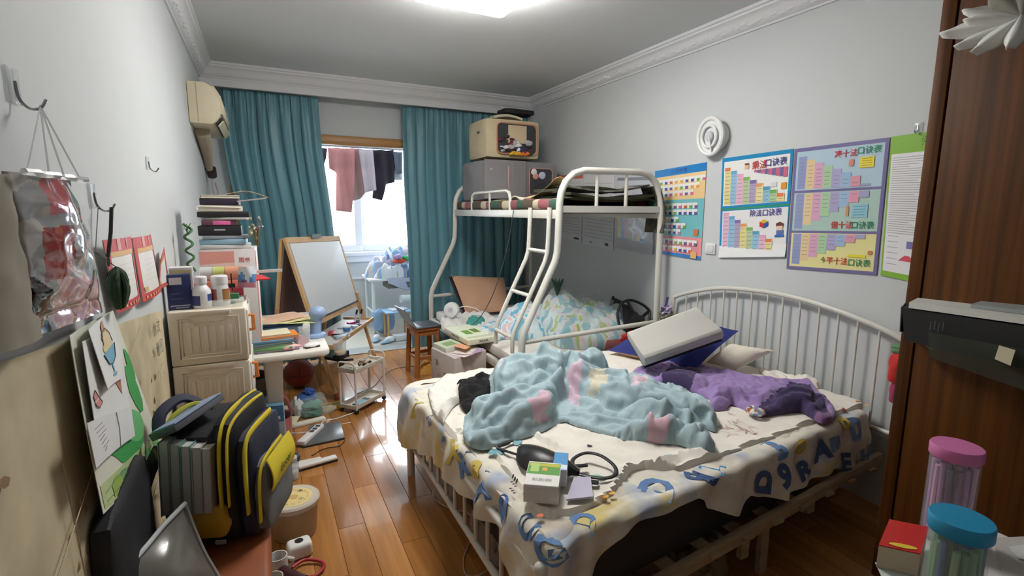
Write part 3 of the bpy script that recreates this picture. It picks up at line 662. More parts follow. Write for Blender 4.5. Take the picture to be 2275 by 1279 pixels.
# pillows
def Pz(px, py, z): return P(px, py, z=z)
FOAM = mat('grey_knit_cover', (196, 193, 187), .9, noise_amt=.03, bump=.15, bump_scale=220)
t = thing('memory_foam_pillow', 'grey contour memory foam pillow propped on the navy pillow', 'pillow', (2.25, 2.25, .6))
a, b, c, d = Pz(1433, 808, .65), Pz(1607, 747, .79), Pz(1545, 684, .93), Pz(1393, 740, .78)
nrm = ((b - a).cross(d - a)).normalized()
if nrm.z < 0: nrm = -nrm
mb = MB(); prf = [(0, .03), (.12, .042), (.25, .036), (.5, .024), (.75, .022), (1, .016)]
def foam(u, v):
    h = interp([(1 - q[0], q[1]) for q in prf], 1 - v)
    th = u
    return h
for (k0, k1) in ((0, 1),):
    rings = []
    NU = 20
    for iu in range(NU + 1):
        u = iu / NU; ring = []
        vv = [0, .01, .05, .12, .25, .4, .55, .7, .85, .95, .99, 1]
        for v in vv: ring.append(bil(a, b, c, d, u, v) + nrm * (interp([(1 - q[0], q[1]) for q in prf], 1 - v) * (1 - .5 * max(0, abs(v - .5) * 2 - .9) / .1) ))
        for v in vv[::-1]: ring.append(bil(a, b, c, d, u, v) - nrm * (.036 * (1 - .5 * max(0, abs(v - .5) * 2 - .9) / .1)))
        rings.append(ring)
    m_ = len(rings[0])
    mb.add([p for r in rings for p in r], [(i * m_ + j, (i + 1) * m_ + j, (i + 1) * m_ + (j + 1) % m_, i * m_ + (j + 1) % m_) for i in range(NU) for j in range(m_)] + [tuple(range(m_)), tuple(NU * m_ + j for j in range(m_))])
part(t, 'cover', mb, FOAM, world=True, bevel=.008)
mb = MB(); mb.hexa([q - nrm * .043 for q in (a, b, c, d)] + [q - nrm * .037 for q in (a, b, c, d)])
part(t, 'dark_underside', mb, mat('charcoal_knit', (40, 40, 50), .9), world=True, label='charcoal underside')
NAVY = mat('navy_cotton', (44, 54, 122), .85, noise_amt=.1)
t = thing('navy_pillow', 'navy blue pillow with peach underside lying under the foam pillow', 'pillow', (2.2, 2.3, .54))
mb = MB(); pillow(mb, [Pz(1350, 778, .57), Pz(1545, 822, .57), Pz(1641, 735, .765), Pz(1470, 715, .70)], .13, colf=lambda s: (44, 54, 122) if s > 0 else (206, 166, 128))
part(t, 'cover', mb, CLOTHP, world=True)
t = thing('white_pillow', 'flat off-white pillow leaning against the headboard spindles', 'pillow', (2.6, 2.1, .54))
mb = MB(); pillow(mb, [Pz(1568, 805, .56), Pz(1632, 822, .56), Pz(1724, 778, .70), Pz(1622, 762, .70)], .09)
part(t, 'cover', mb, mat('ivory_pillowcase', (230, 222, 206), .9, bump=.1, bump_scale=40), world=True)
# things lying on the bed
BLK = mat('black_faux_leather', (22, 22, 24), .38, bump=.08, bump_scale=150)
t = thing('crescent_bag', 'small black crescent shoulder bag on the white printed sheet', 'bag', P(1200, 1040, z=.545))
def zt(px, py, z): return P(px, py, z=z)
o0, o1 = P(1163, 992, z=.57), P(1280, 1042, z=.57)
ax = (o1 - o0); Lb = ax.length; ax.normalize(); sd = Vector((0, 0, 1)).cross(ax)
mb = MB()
def bagfn(sg):
    def fn(u, v):
        h = math.sin(PI * min(max(u, .02), .98)) ** .6; w = (-.5 * .21 * h) * v + .03 * h * 0
        th = .035 * math.sin(PI * min(max(v, 0), 1)) ** .6 * h
        p = o0 + ax * (Lb * 1.12 * (u - .05)) + sd * (w * 1.15)
        z = .562 + (1 - v) * .03 * h
        return Vector((p.x, p.y, z + sg * th))
    return fn
for sg in (1, -.6): mb.grid(bagfn(sg), 20, 10)
part(t, 'body', mb, BLK, world=True)
mb = MB().tube([bagfn(1)(u / 12, .02) + Vector((0, 0, .004)) for u in range(13)], .003, 6)
part(t, 'zip', mb, mat('brass_zip', (150, 140, 120), .35, metal=.8), world=True)
ring_c = P(1318, 1038, z=.56)
rp = smooth_path([P(1280, 1048, z=.57), P(1272, 1022, z=.575), P(1300, 1006, z=.58), P(1335, 1012, z=.58), P(1365, 1035, z=.57), P(1366, 1055, z=.562), P(1335, 1062, z=.56), P(1280, 1052, z=.56)], 5)
part(t, 'strap', MB().tube(rp, .008, 8, flat=.5), BLK, world=True)
part(t, 'strap', MB().tube(smooth_path([P(1158, 1012, z=.57), P(1120, 1000, z=.555), P(1105, 990, z=.56), P(1140, 978, z=.56)], 5), .007, 8, flat=.5), BLK, world=True)
part(t, 'strap_tail', MB().bar(P(1275, 1035, z=.565), P(1305, 1033, z=.565), .014, .006), BLK, world=True)
part(t, 'strap_tail', MB().bar(P(1285, 1066, z=.558), P(1330, 1072, z=.558), .022, .005), BLK, world=True)
part(t, 'ring', MB().tube(arc(P(1278, 1040, z=.57), .012, 0, 2 * PI, 10, 0, 1)[:-1], .0025, 6, closed=True), mat('steel', (190, 190, 190), .25, metal=1), world=True)
def card_box(name, label, cat, cs, h, cols, prints=None, m=None, group=None, bevel=.0015):
    """cardboard box on a footprint of four world points (a,b front edge, c,d back edge), height h; cols=(side, top)"""
    a, b, c, d = [Vector(q) for q in cs]; up = Vector((0, 0, h))
    t = thing(name, label, cat, (a + b + c + d) / 4, group=group)
    cb = part(t, 'carton', MB().hexa([a, b, c, d, a + up, b + up, c + up, d + up]), pm(cols[0], .5) if m is None else m, world=True, bevel=bevel)
    mb = MB(); e = .0008
    if cols[1] != cols[0] or prints:
        fns = {'top': lambda u, v: bil(a, b, c, d, u, v) + up + Vector((0, 0, e)),
               'front': lambda u, v: a.lerp(b, u) + up * v + ((b - a).cross(up)).normalized() * e,
               'right': lambda u, v: b.lerp(c, u) + up * v + ((c - b).cross(up)).normalized() * e,
               'left': lambda u, v: d.lerp(a, u) + up * v + ((a - d).cross(up)).normalized() * e}
        def q4(f, u0, v0, u1, v1, col): fn = fns[f]; mb.quad(fn(u0, v0), fn(u1, v0), fn(u1, v1), fn(u0, v1), col)
        if cols[1] != cols[0]: q4('top', .01, .01, .99, .99, cols[1])
        for it in prints or ():
            e += .0002
            if it[0] == 't':
                _, f, txt, u, v, s, col, sx = it; put_text(mb, txt, fns[f], u, v, s, col, bold=.008, sx=sx)
            else: q4(*it)
        part(cb, 'print', mb, PRINT, world=True)
    return t
def rect(c, w, dp, rz, z):
    ca, sa = math.cos(rz), math.sin(rz)
    return [Vector((c[0] + x * ca - y * sa, c[1] + x * sa + y * ca, z)) for x, y in ((-w / 2, -dp / 2), (w / 2, -dp / 2), (w / 2, dp / 2), (-w / 2, dp / 2))]
GR = (98, 160, 70)
card_box('tissue_carton', 'white tissue carton with green cartoon band lying on the bed', 'box', rect((.80, 1.37), .115, .155, -.62, ZM + .042), .062, ((232, 226, 222), (236, 234, 230)),
         [('top', .02, .45, .98, .95, GR), ('top', .05, .8, .95, .93, (196, 190, 70)), ('top', .1, .55, .35, .9, (180, 210, 120)), ('top', .45, .6, .6, .75, (236, 180, 90)), ('front', .1, .15, .75, .85, (224, 216, 208)), ('t', 'top', '幼儿园小朋友', .5, .22, .12, (120, 130, 120), .8), ('right', .15, .2, .4, .8, (200, 190, 176))])
card_box('blue_carton', 'small bright blue carton half behind the tissue carton on the bed', 'box', rect((.90, 1.42), .05, .13, -.62, ZM + .042), .06, ((226, 226, 230), (84, 158, 214)), [('top', .0, .05, 1, .3, (230, 240, 246))])
t = solo('lilac_notepad', 'pale lilac notepad lying beside the tissue carton', 'notepad', MB().hexa([P(x, y, z=ZM + .042) for x, y in ((1258, 1112), (1318, 1106), (1312, 1062), (1275, 1062))] + [P(x, y, z=ZM + .042) + Vector((0, 0, .006)) for x, y in ((1258, 1112), (1318, 1106), (1312, 1062), (1275, 1062))]), pm((196, 190, 214)))
mb = MB().tube(arc(P(1678, 912, z=ZM + .058), .026, 0, 2 * PI, 14, 0, 1)[:-1], .016, 8, closed=True)
for i, v in enumerate(mb.v): mb.v[i] = tuple(Vector(v) + noise.noise_vector(Vector(v) * 40) * .006)
mb.c = [((214, 206, 200), (170, 100, 60), (120, 150, 190), (230, 226, 220))[(i // 5) % 4] for i in range(len(mb.f))]
solo('hair_scrunchie', 'small patterned scrunchie resting on the purple blanket edge', 'scrunchie', mb, CLOTHP)
# ---------------------------------------------------------------- bunk bed
BN, BF = 2.86, 4.86
bunk = thing('bunk_bed', 'white tubular metal bunk bed with slanted ladder below the wall posters', 'bunk bed', (2.07, 3.86, 0))
def bp_(name, mb, m=WMET, **k): return part(bunk, name, mb, m, world=True, **k)
def bx_(z): return 1.49 if z <= .66 else (1.755 if z >= 1.2 else 1.49 + (z - .66) / .54 * .265)
def flare(y, ztop=1.55, dx=0.0):
    zs = [0, .55, .64, .70, .78, 1.08, 1.16, 1.22, 1.3, ztop]
    xs = [1.49, 1.49, 1.492, 1.505, 1.545, 1.695, 1.735, 1.752, 1.757, 1.765]
    return [Vector((x + dx, y, z)) for x, z in zip(xs, zs)]
def end_frame(y):
    p = flare(y) + [Vector((1.775, y, 1.62)), Vector((1.81, y, 1.69)), Vector((1.87, y, 1.742)), Vector((1.95, y, 1.765)), Vector((2.42, y, 1.772)), Vector((2.51, y, 1.755)), Vector((2.58, y, 1.70)), Vector((2.625, y, 1.61)), Vector((2.64, y, 1.5)), Vector((2.645, y, 0))]
    bp_('end_hoop', MB().tube(p, .0235, 12))
    bp_('cross_bar', MB().box((2.20, y, 1.51), (.87, .025, .045)))
    bp_('cross_bar', MB().cyl((1.49, y, .635), (2.645, y, .665), .017))
    bp_('cross_bar', MB().box((2.07, y, .38), (1.15, .025, .045)))
    for x in (2.06, 2.31): bp_('hoop_bar', MB().cyl((x, y, 1.51), (x, y, 1.77), .0125))
end_frame(BN); end_frame(BF)
bp_('side_rail', MB().box((1.765, 3.86, 1.475), (.03, 1.98, .06)), bevel=.004)
bp_('side_rail', MB().box((2.64, 3.86, 1.475), (.03, 1.98, .06)), bevel=.004)
bp_('side_rail', MB().box((1.49, 3.86, .38), (.03, 1.98, .06)), bevel=.004)
bp_('upper_deck', MB().box((2.2, 3.86, 1.485), (.84, 1.94, .014)), mat('deck_board', (150, 138, 120), .8, noise_amt=.15))
bp_('lower_deck', MB().box((2.07, 3.86, .395), (1.12, 1.94, .014)), MATS['deck_board'])
ga, gb = 4.43, 3.62
gp = [(1.775, ga, 1.45), (1.775, ga, 1.60), (1.775, ga - .02, 1.635), (1.775, ga - .07, 1.655), (1.775, gb + .07, 1.655), (1.775, gb + .02, 1.64), (1.775, gb, 1.60), (1.775, gb, 1.45)]
bp_('guard_rail', MB().tube(gp, .0125, 10)); bp_('guard_bar', MB().cyl((1.775, 4.02, 1.45), (1.775, 4.02, 1.655), .010))
for y in (3.20, 2.93): bp_('ladder_rail', MB().tube(flare(y, 1.52, -.035)[1:], .0145, 10))
for z in (1.222, .93, .655): bp_('rung', MB().cyl((bx_(z) - .035, 2.93, z), (bx_(z) - .035, 3.20, z), .0135, n=10))
bp_('lower_mattress', MB().box((2.07, 3.86, .445), (1.10, 1.90, .085)), mat('white_quilted_mattress', (220, 214, 206), .9, bump=.2, bump_scale=14), bevel=.02)
# patchwork quilt-mattress on the upper bunk
QC = ((62, 92, 74), (150, 88, 96), (196, 184, 156), (86, 74, 60))
def q_cf(u, v): return QC[(int(u * 16) + int(v * 5) * 2) % 4]
t = thing('upper_mattress', 'thin patchwork mattress in green, maroon and cream on the upper bunk', 'mattress', (2.2, 3.86, 1.495))
mb = MB()
def um(u, v):
    y = 2.90 + u * 1.92; a = 2 * PI * v; cx, rx, rz = 2.2, .432, .045
    c, s_ = math.cos(a), math.sin(a)
    x = cx + rx * math.copysign(abs(c) ** .25, c); z = 1.545 + rz * math.copysign(abs(s_) ** .5, s_) + .006 * noise.noise(Vector((x * 9, y * 9, 0)))
    return (x - .012 * math.sin(u * 60), y, z)
mb.grid(um, 64, 40, col=q_cf)
part(t, 'ticking', mb, CLOTHP, world=True)
# olive folded mat and sheets at the near end
OL = mat('olive_mat', (66, 64, 46), .9, noise_amt=.3, noise_scale=20)
mb = MB()
for k, (z, x0, x1, y0, y1, sag) in enumerate(((1.60, 1.84, 2.60, 2.92, 3.35, .012), (1.625, 1.88, 2.62, 2.90, 3.30, .02), (1.648, 1.80, 2.40, 2.96, 3.28, -.015))):
    def fn(u, v, z=z, x0=x0, x1=x1, y0=y0, y1=y1, sag=sag): return (x0 + (x1 - x0) * u, y0 + (y1 - y0) * v, z - sag * math.sin(PI * u) * 1.6 + .006 * noise.noise(Vector((u * 5, v * 5, z * 50))))
    mb.grid(fn, 20, 12)
solo('folded_mat', 'olive green mat folded in layers at the near end of the upper bunk', 'mat', mb, OL, solid=.018, angle=60)
mb = MB().grid(lambda u, v: (1.86 + .70 * u, 2.905 + .3 * v, 1.672 - .035 * math.sin(PI * u) + .02 * u * u), 16, 6)
solo('striped_throw', 'dark striped throw with white edge over the olive folded mat', 'throw', mb, mat('grey_white_throw', (176, 176, 168), .9, col2=(70, 68, 60), noise_scale=9), solid=.012)
mb = MB().grid(lambda u, v: Vector((2.60 + .03 * u + .06 * math.sin(PI * u) * .6, 2.84 - .03 * u + .2 * v, 1.68 - .34 * u)), 14, 8)
solo('hanging_mat', 'dark camouflage mat corner hanging down beside the wall-side bunk post', 'mat', mb, mat('camouflage_cloth', (60, 58, 50), .95, col2=(96, 90, 76), noise_scale=18), solid=.01)
mb = MB().grid(lambda u, v: Vector((1.80 + .10 * v, 3.42 - .42 * u, 1.59 + .12 * u * u + .02 * math.sin(v * 3))), 12, 8)
solo('kraft_paper', 'curled tan kraft paper sheet on the front edge of the upper bunk', 'paper', mb, pm((206, 180, 128), .7), solid=.002)
mb = MB().grid(lambda u, v: Vector((1.785 + .02 * u + .06 * v, 3.62 - .18 * u, 1.60 + .015 * math.sin(u * 6) * (1 - v))), 10, 6)
solo('white_rag', 'small white rag by the tan paper on the upper bunk edge', 'rag', mb, pm((214, 206, 192), .9), solid=.008)
# storage bags
def soft_box(x0, x1, y0, y1, z0, z1, bulge=.03, n=10, seed=0, pinch=.06):
    mb = MB(); cx, cy, cz = (x0 + x1) / 2, (y0 + y1) / 2, (z0 + z1) / 2; hx, hy, hz = (x1 - x0) / 2, (y1 - y0) / 2, (z1 - z0) / 2
    for ax in range(3):
        for sg in (-1, 1):
            def fn(u, v, ax=ax, sg=sg):
                q = [0, 0, 0]; q[ax] = sg; o = [i for i in range(3) if i != ax]; q[o[0]] = 2 * u - 1; q[o[1]] = 2 * v - 1
                w = noise.noise(Vector((q[0] * 1.7 + seed, q[1] * 1.7, q[2] * 1.7))) * bulge
                e = [abs(x) ** 6 for x in q]
                k = 1 - pinch * (sum(e) - max(e))
                p = [cx + hx * q[0] * k, cy + hy * q[1] * k, cz + hz * q[2] * k]
                p[ax] += sg * (bulge * .7 * (1 - q[o[0]] ** 2) * (1 - q[o[1]] ** 2)) + w * (1 - q[o[0]] ** 4) * (1 - q[o[1]] ** 4)
                if p[2] < z0: p[2] = z0
                return p
            mb.grid(fn, n, n)
    # weld seams
    key = {}; vm = []
    nv = []
    for v in mb.v:
        k = (round(v[0], 4), round(v[1], 4), round(v[2], 4))
        if k not in key: key[k] = len(nv); nv.append(v)
        vm.append(key[k])
    mb.v = nv; mb.f = [tuple(vm[i] for i in f) for f in mb.f]
    return mb
def rrect(cx, cz, w, h, r, n=4):
    out = []
    for sx, sz, a0 in ((1, 1, 0), (-1, 1, PI / 2), (-1, -1, PI), (1, -1, 3 * PI / 2)):
        for k in range(n + 1):
            a = a0 + PI / 2 * k / n; out.append((cx + sx * (w / 2 - r) + r * math.cos(a), cz + sz * (h / 2 - r) + r * math.sin(a)))
    return out
GREYB = mat('grey_oxford_cloth', (134, 130, 132), .85, noise_amt=.08, bump=.15, bump_scale=120)
BEIGEB = mat('beige_oxford_cloth', (206, 190, 156), .85, noise_amt=.06, bump=.12, bump_scale=120)
DARKM = mat('dark_window_mesh', (58, 60, 64), .7)
t = thing('storage_bag', 'soft grey zipped storage bag standing on the upper bunk', 'storage bag', (2.22, 4.54, 1.59))
part(t, 'body', soft_box(1.815, 2.63, 4.30, 4.80, 1.592, 1.955, .018, seed=2, pinch=.02), GREYB, world=True)
part(t, 'flap', MB().grid(lambda u, v: (1.83 + .42 * u, 4.30 - .03 - .05 * math.sin(PI * u) * v, 1.955 - .35 * v), 10, 8), GREYB, world=True, solid=.012)
part(t, 'flap_piping', MB().tube([(2.06, 4.235, 1.9), (2.05, 4.222, 1.78), (2.06, 4.225, 1.66)], .005, 6), pm((206, 150, 150)), world=True)
wn_ = part(t, 'window', MB().prism([(x, 4.272, z) for x, z in rrect(2.42, 1.77, .24, .24, .03)], (0, .012, 0)), DARKM, world=True)
part(wn_, 'window_piping', MB().tube([(x, 4.268, z) for x, z in rrect(2.42, 1.77, .25, .25, .03)], .004, 6, closed=True), pm((206, 146, 140)), world=True)
mb = MB()
for k, (x, z, r, c) in enumerate(((2.34, 1.86, .03, (226, 222, 220)), (2.36, 1.82, .03, (216, 150, 130)), (2.43, 1.83, .035, (190, 194, 210)), (2.41, 1.74, .05, (50, 52, 54)), (2.46, 1.70, .04, (60, 62, 64)))): mb.ball((x, 4.262, z), r, 6, col=c, sc=(1.1, .25, 1))
part(wn_, 'clothes_in_window', mb, CLOTHP, world=True)
part(t, 'strap', MB().tube([(2.12, 4.262, 1.95), (2.115, 4.24, 1.80), (2.10, 4.245, 1.62)], .012, 6, flat=.3), pm((150, 146, 148)), world=True)
part(t, 'logo_patch', MB().box((1.93, 4.255, 1.87), (.09, .006, .02)), pm((170, 178, 190)), world=True)
t = thing('storage_bag', 'beige storage bag with open orange-edged window stacked on the grey one', 'storage bag', (2.16, 4.55, 1.985))
part(t, 'body', soft_box(1.88, 2.44, 4.34, 4.78, 1.985, 2.335, .014, seed=7, pinch=.025), BEIGEB, world=True)
wn_ = part(t, 'window', MB().prism([(x, 4.325, z) for x, z in rrect(2.19, 2.16, .40, .255, .04)], (0, .012, 0)), DARKM, world=True)
part(wn_, 'window_piping', MB().tube([(x, 4.318, z) for x, z in rrect(2.19, 2.16, .42, .275, .045)], .006, 6, closed=True), pm((204, 146, 116)), world=True)
part(wn_, 'inner_panel', MB().box((2.19, 4.318, 2.20), (.19, .008, .16)), pm((204, 184, 152), .9), world=True)
part(t, 'handle_stud', MB().box((1.872, 4.5, 2.22), (.012, .05, .02)), pm((110, 104, 96)), world=True)
mb = MB(); rr = random.Random(3)
for k in range(34):
    x = rr.uniform(2.0, 2.33); z = 2.035 + rr.random() ** 1.4 * .13 * (1.1 - abs(x - 2.1))
    mb.ball((x, 4.308, z), rr.uniform(.014, .032), 5, col=rr.choice(((222, 222, 228), (104, 42, 60), (58, 62, 92), (226, 226, 230), (120, 48, 66), (180, 176, 176), (60, 58, 60))), sc=(1.4, .5, rr.uniform(.5, 1)))
for k in range(8): mb.ball((2.12 + k * .024, 4.300, 2.02 + .01 * (k % 2)), .02, 5, col=((232, 180, 40) if k < 4 else (232, 126, 40)), sc=(1.3, .6, .6))
for i, v in enumerate(mb.v): mb.v[i] = tuple(Vector(v) + noise.noise_vector(Vector(v) * 30) * .007)
part(wn_, 'clothes_in_window', mb, CLOTHP, world=True, label='maroon, white and orange clothes spilling out')
mb = MB().grid(lambda u, v: (1.98 + .30 * u, 4.38 + .2 * v, 2.36 + .025 * math.sin(PI * u) + .01 * math.sin(v * 5)), 10, 8)
solo('folded_cover', 'cream folded cover lying on the beige storage bag near the ceiling', 'cover', mb, pm((206, 198, 176), .9), solid=.02)
mb = soft_box(2.08, 2.40, 4.36, 4.56, 2.395, 2.44, .012, 8, 4)
solo('black_pouch', 'flat black pouch on top of the stacked storage bags', 'pouch', mb, pm((28, 26, 28), .7))
# ---------------------------------------------------------------- lower bunk clutter
TAN = mat('tan_cushion_cloth', (192, 150, 122), .85, noise_amt=.06)
mb = MB(); pillow(mb, [P(1036, 700, y=4.42), P(1132, 690, y=4.32), P(1120, 616, y=4.66), P(1003, 612, y=4.72)], .09, pinch=.02)
t = thing('floor_cushion', 'large tan square cushion leaning at the far end of the lower bunk', 'cushion', (1.9, 4.5, .49)); part(t, 'cover', mb, TAN, world=True)
part(t, 'dark_back', MB().hexa([q + Vector((-.01, .05, -.015)) for q in (P(1036, 700, y=4.42), P(1132, 690, y=4.32), P(1120, 616, y=4.66), P(1003, 612, y=4.72))] + [q + Vector((-.01, .06, -.015)) for q in (P(1036, 700, y=4.42), P(1132, 690, y=4.32), P(1120, 616, y=4.66), P(1003, 612, y=4.72))]), pm((36, 34, 40)), world=True)
ZL = .49
def floral(seed, cols):
    def cf(x, y):
        n = noise.noise(Vector((x * 15, y * 15, seed))); m = noise.noise(Vector((x * 20, y * 20, seed + 4)))
        return cols[0] if n > .12 else (cols[1] if m > .1 else (cols[2] if n < -.28 else cols[3]))
    return cf
BQ = ((120, 186, 210), (222, 232, 236), (222, 188, 192), (206, 222, 226))
def heap_px(pts, z): return [P(x, y, z=z) for x, y in pts]
qm = mat('floral_quilt_cotton', vcol=True, rough=.9, noise_amt=.05, noise_scale=30, bump=.1, bump_scale=60)
c1 = cloth(heap_px([(1055, 738), (1085, 722), (1110, 700), (1160, 688), (1215, 690), (1240, 715), (1240, 740), (1180, 752), (1130, 745), (1090, 750)], .52), ZL, lumps(.06, bumpf(2.05, 3.75, .25, .35, .16), bumpf(1.85, 3.5, .2, .25, .10)), res=.016, edge=.06, seed=61, wr=.012, wsc=7, buckle=(1.1, 100, .4), colfn=floral(1, BQ))
solo('floral_quilt', 'blue and white floral quilt bunched up behind the bunk ladder', 'quilt', c1, qm, angle=180)
bq = thing('quilt_bag', 'clear plastic bag stuffed with a pastel floral quilt on the lower bunk', 'quilt bag', (2.3, 3.35, ZL))
out = [(1.93, 3.08), (2.12, 2.93), (2.40, 2.92), (2.52, 3.05), (2.56, 3.35), (2.52, 3.65), (2.3, 3.72), (2.05, 3.6), (1.95, 3.35)]
hb = lumps(.10, bumpf(2.28, 3.30, .40, .40, .19), bumpf(2.15, 3.45, .26, .28, .22))
inner = cloth(out, ZL, hb, res=.018, edge=.09, seed=71, wr=.015, wsc=6, buckle=(1.1, 100, .4), colfn=floral(2, ((140, 192, 206), (228, 212, 212), (176, 196, 110), (212, 226, 226))))
part(bq, 'quilt', inner, qm, world=True, angle=180)
film = cloth([(2.28 + (x - 2.28) * 1.06, 3.32 + (y - 3.32) * 1.06) for x, y in out], ZL, lambda X, Y, d: hb(X, Y, d) + .025, res=.025, edge=.09, seed=77, wr=.02, wsc=9)
PFILM = mat('clear_film', (225, 238, 238), .12, alpha=.22, bump=.5, bump_scale=18)
part(bq, 'film', film, PFILM, world=True, angle=180)
mb = MB()
for k in range(9):
    a = k * .7; mb.tube([(2.08, 3.38, .83), (2.08 + .02 * math.cos(a), 3.38 + .02 * math.sin(a), .90), (2.08 + .05 * math.cos(a), 3.38 + .05 * math.sin(a), .965)], [.008, .01, .002], 5)
part(bq, 'knotted_tie', mb, pm((36, 70, 54), .7), world=True, label='dark green knotted tie')
bc = cloth([(2.36, 2.93), (2.60, 2.93), (2.62, 3.2), (2.6, 3.5), (2.5, 3.3), (2.42, 3.1)], ZL, lumps(.12, bumpf(2.53, 3.15, .2, .3, .16)), res=.018, edge=.06, seed=81, wr=.02, wsc=8)
solo('black_clothes', 'heap of black clothes against the wall on the lower bunk', 'clothing', bc, pm((30, 28, 34), .95))
rc = cloth([(2.2, 2.90), (2.45, 2.89), (2.5, 2.97), (2.3, 3.0)], ZL, lambda X, Y, d: .10 + 0 * X, res=.015, edge=.04, seed=83, wr=.015, wsc=9)
solo('red_cloth', 'bright red cloth showing under the black clothes on the bunk', 'cloth', rc, pm((196, 44, 44), .9))
# black toy steering wheel
w0 = P(1412, 698, y=2.98)
t = thing('toy_steering_wheel', 'black toy steering wheel with flat-topped rim on the lower bunk', 'toy', (w0.x, w0.y, w0.z - .13))
Rw = Matrix.Rotation(math.radians(-25), 3, 'X') @ Matrix.Rotation(math.radians(18), 3, 'Y')
rim = [(-.15, -.12), (-.165, -.03), (-.13, .06), (-.05, .105), (.05, .10), (.12, .07), (.135, .04), (.13, .0), (.12, -.07), (.08, -.14), (-.05, -.16)]
part(t, 'rim', MB().tube([w0 + Rw @ Vector((x, 0, z)) for x, _, z in smooth_path([(a, 0, b) for a, b in rim + [rim[0]]], 4)[:-1]], .011, 8, closed=True), pm((26, 26, 28), .5), world=True)
part(t, 'hub', MB().hexa([w0 + Rw @ Vector(q) for q in ((-.11, -.02, -.12), (.10, -.02, -.12), (.10, .03, -.12), (-.11, .03, -.12), (-.03, -.02, -.005), (.07, -.02, .0), (.07, .03, .0), (-.03, .03, -.005))]), pm((26, 26, 28), .5), world=True, bevel=.008)
for (x, z), (x2, z2) in (((-.08, .09), (.0, -.01)), ((.12, .05), (.05, -.02))): part(t, 'spoke', MB().bar(w0 + Rw @ Vector((x, 0, z)), w0 + Rw @ Vector((x2, 0, z2)), .018, .018), pm((26, 26, 28), .5), world=True)
# white clip fan
f0 = P(1003, 688, y=4.25)
t = thing('clip_fan', 'small white clip-on fan standing on the lower bunk edge', 'fan', (f0.x, f0.y, ZL))
dirf = Vector((-.55, -.8, .1)).normalized()
part(t, 'cage', MB().cyl(f0 - dirf * .03, f0 + dirf * .03, .072, .066, 24), WHITEP, world=True, bevel=.01)
part(t, 'hub', MB().cyl(f0 + dirf * .03, f0 + dirf * .036, .022, n=16), pm((200, 200, 204)), world=True)
part(t, 'stand', MB().tube([f0 - Vector((0, 0, .06)), (f0.x + .02, f0.y + .02, ZL + .02), (f0.x + .02, f0.y + .02, ZL)], .014, 8), WHITEP, world=True)
part(t, 'base', MB().cyl((f0.x + .02, f0.y + .02, ZL), (f0.x + .02, f0.y + .02, ZL + .015), .05, .045), WHITEP, world=True)
part(t, 'motor', MB().ball(f0 - dirf * .04 + Vector((.02, 0, -.01)), .035, 8), WHITEP, world=True)
part(t, 'power_lead', MB().tube(smooth_path([f0 + Vector((.05, 0, .01)), f0 + Vector((.12, -.05, .03)), f0 + Vector((.22, -.1, 0)), f0 + Vector((.26, -.12, -.08))], 5), .004, 6), WHITEP, world=True)
c2 = cloth(heap_px([(978, 712), (1000, 700), (1060, 702), (1110, 708), (1112, 722), (1060, 735), (1010, 738), (985, 730)], .5), ZL, lambda X, Y, d: .03 + .02 * fbm(X, Y, 6, 3.), res=.015, edge=.02, seed=91, wr=.012, wsc=12)
solo('crumpled_tissue', 'crumpled white cloth along the front edge of the lower bunk', 'cloth', c2, pm((226, 222, 218), .9))
c3 = cloth(heap_px([(1035, 716), (1060, 704), (1078, 712), (1065, 724), (1045, 726)], .53), ZL + .035, lambda X, Y, d: .03 + 0 * X, res=.01, edge=.02, seed=93, wr=.008, wsc=16)
solo('teal_cloth', 'small teal green cloth beside the white fan on the bunk', 'cloth', c3, pm((70, 150, 140), .9))
# carton, game boxes and stool in front of the bunk
ZCT = .46
a, b, d = P(1010, 797, z=ZCT), P(1105, 770, z=ZCT), P(958, 772, z=ZCT); b = a + (b - a) * .72; c = b + d - a
z0 = lambda q: Vector((q.x, q.y, 0))
card_box('carton', 'plain grey cardboard carton on the floor at the bunk foot', 'box', [z0(a), z0(b), z0(c), z0(d)], ZCT, ((196, 186, 180), (204, 196, 190)), [('left', .2, .75, .3, .85, (150, 140, 134)), ('left', .55, .65, .68, .69, (150, 140, 134)), ('left', .72, .65, .82, .69, (150, 140, 134)), ('left', .3, .5, .34, .62, (150, 140, 134))])
def on_carton(u, v, z): q = a + (b - a) * u + (d - a) * v; return Vector((q.x, q.y, z))
card_box('jigsaw_box', 'slim white puzzle box with green print lying on the grey carton', 'box', [on_carton(.05, .42, ZCT + .002), on_carton(.6, .42, ZCT + .002), on_carton(.6, .97, ZCT + .002), on_carton(.05, .97, ZCT + .002)], .035, ((216, 220, 206), (196, 206, 170)), [('top', .2, .2, .8, .7, (130, 160, 110))])
for k, (u, v, c_, lb) in enumerate(((.45, .14, (226, 206, 216), 'pale pink leaflet lowest on the grey carton front'), (.60, .17, (190, 160, 196), 'mauve leaflet in the middle of the grey carton front'), (.52, .24, (224, 216, 200), 'cream leaflet uppermost on the grey carton front'))):
    q = on_carton(u, v, ZCT + .003 + k * .003); solo('leaflet', lb, 'leaflet', MB().box((q.x, q.y, q.z), (.2, .14, .002), rz=.5 + k * .2), pm(c_, .5))
gz = ZCT + .042
ga_, gb_, gd_ = P(1040, 768, z=gz), P(1108, 757, z=gz), P(987, 738, z=gz); gc_ = gb_ + gd_ - ga_
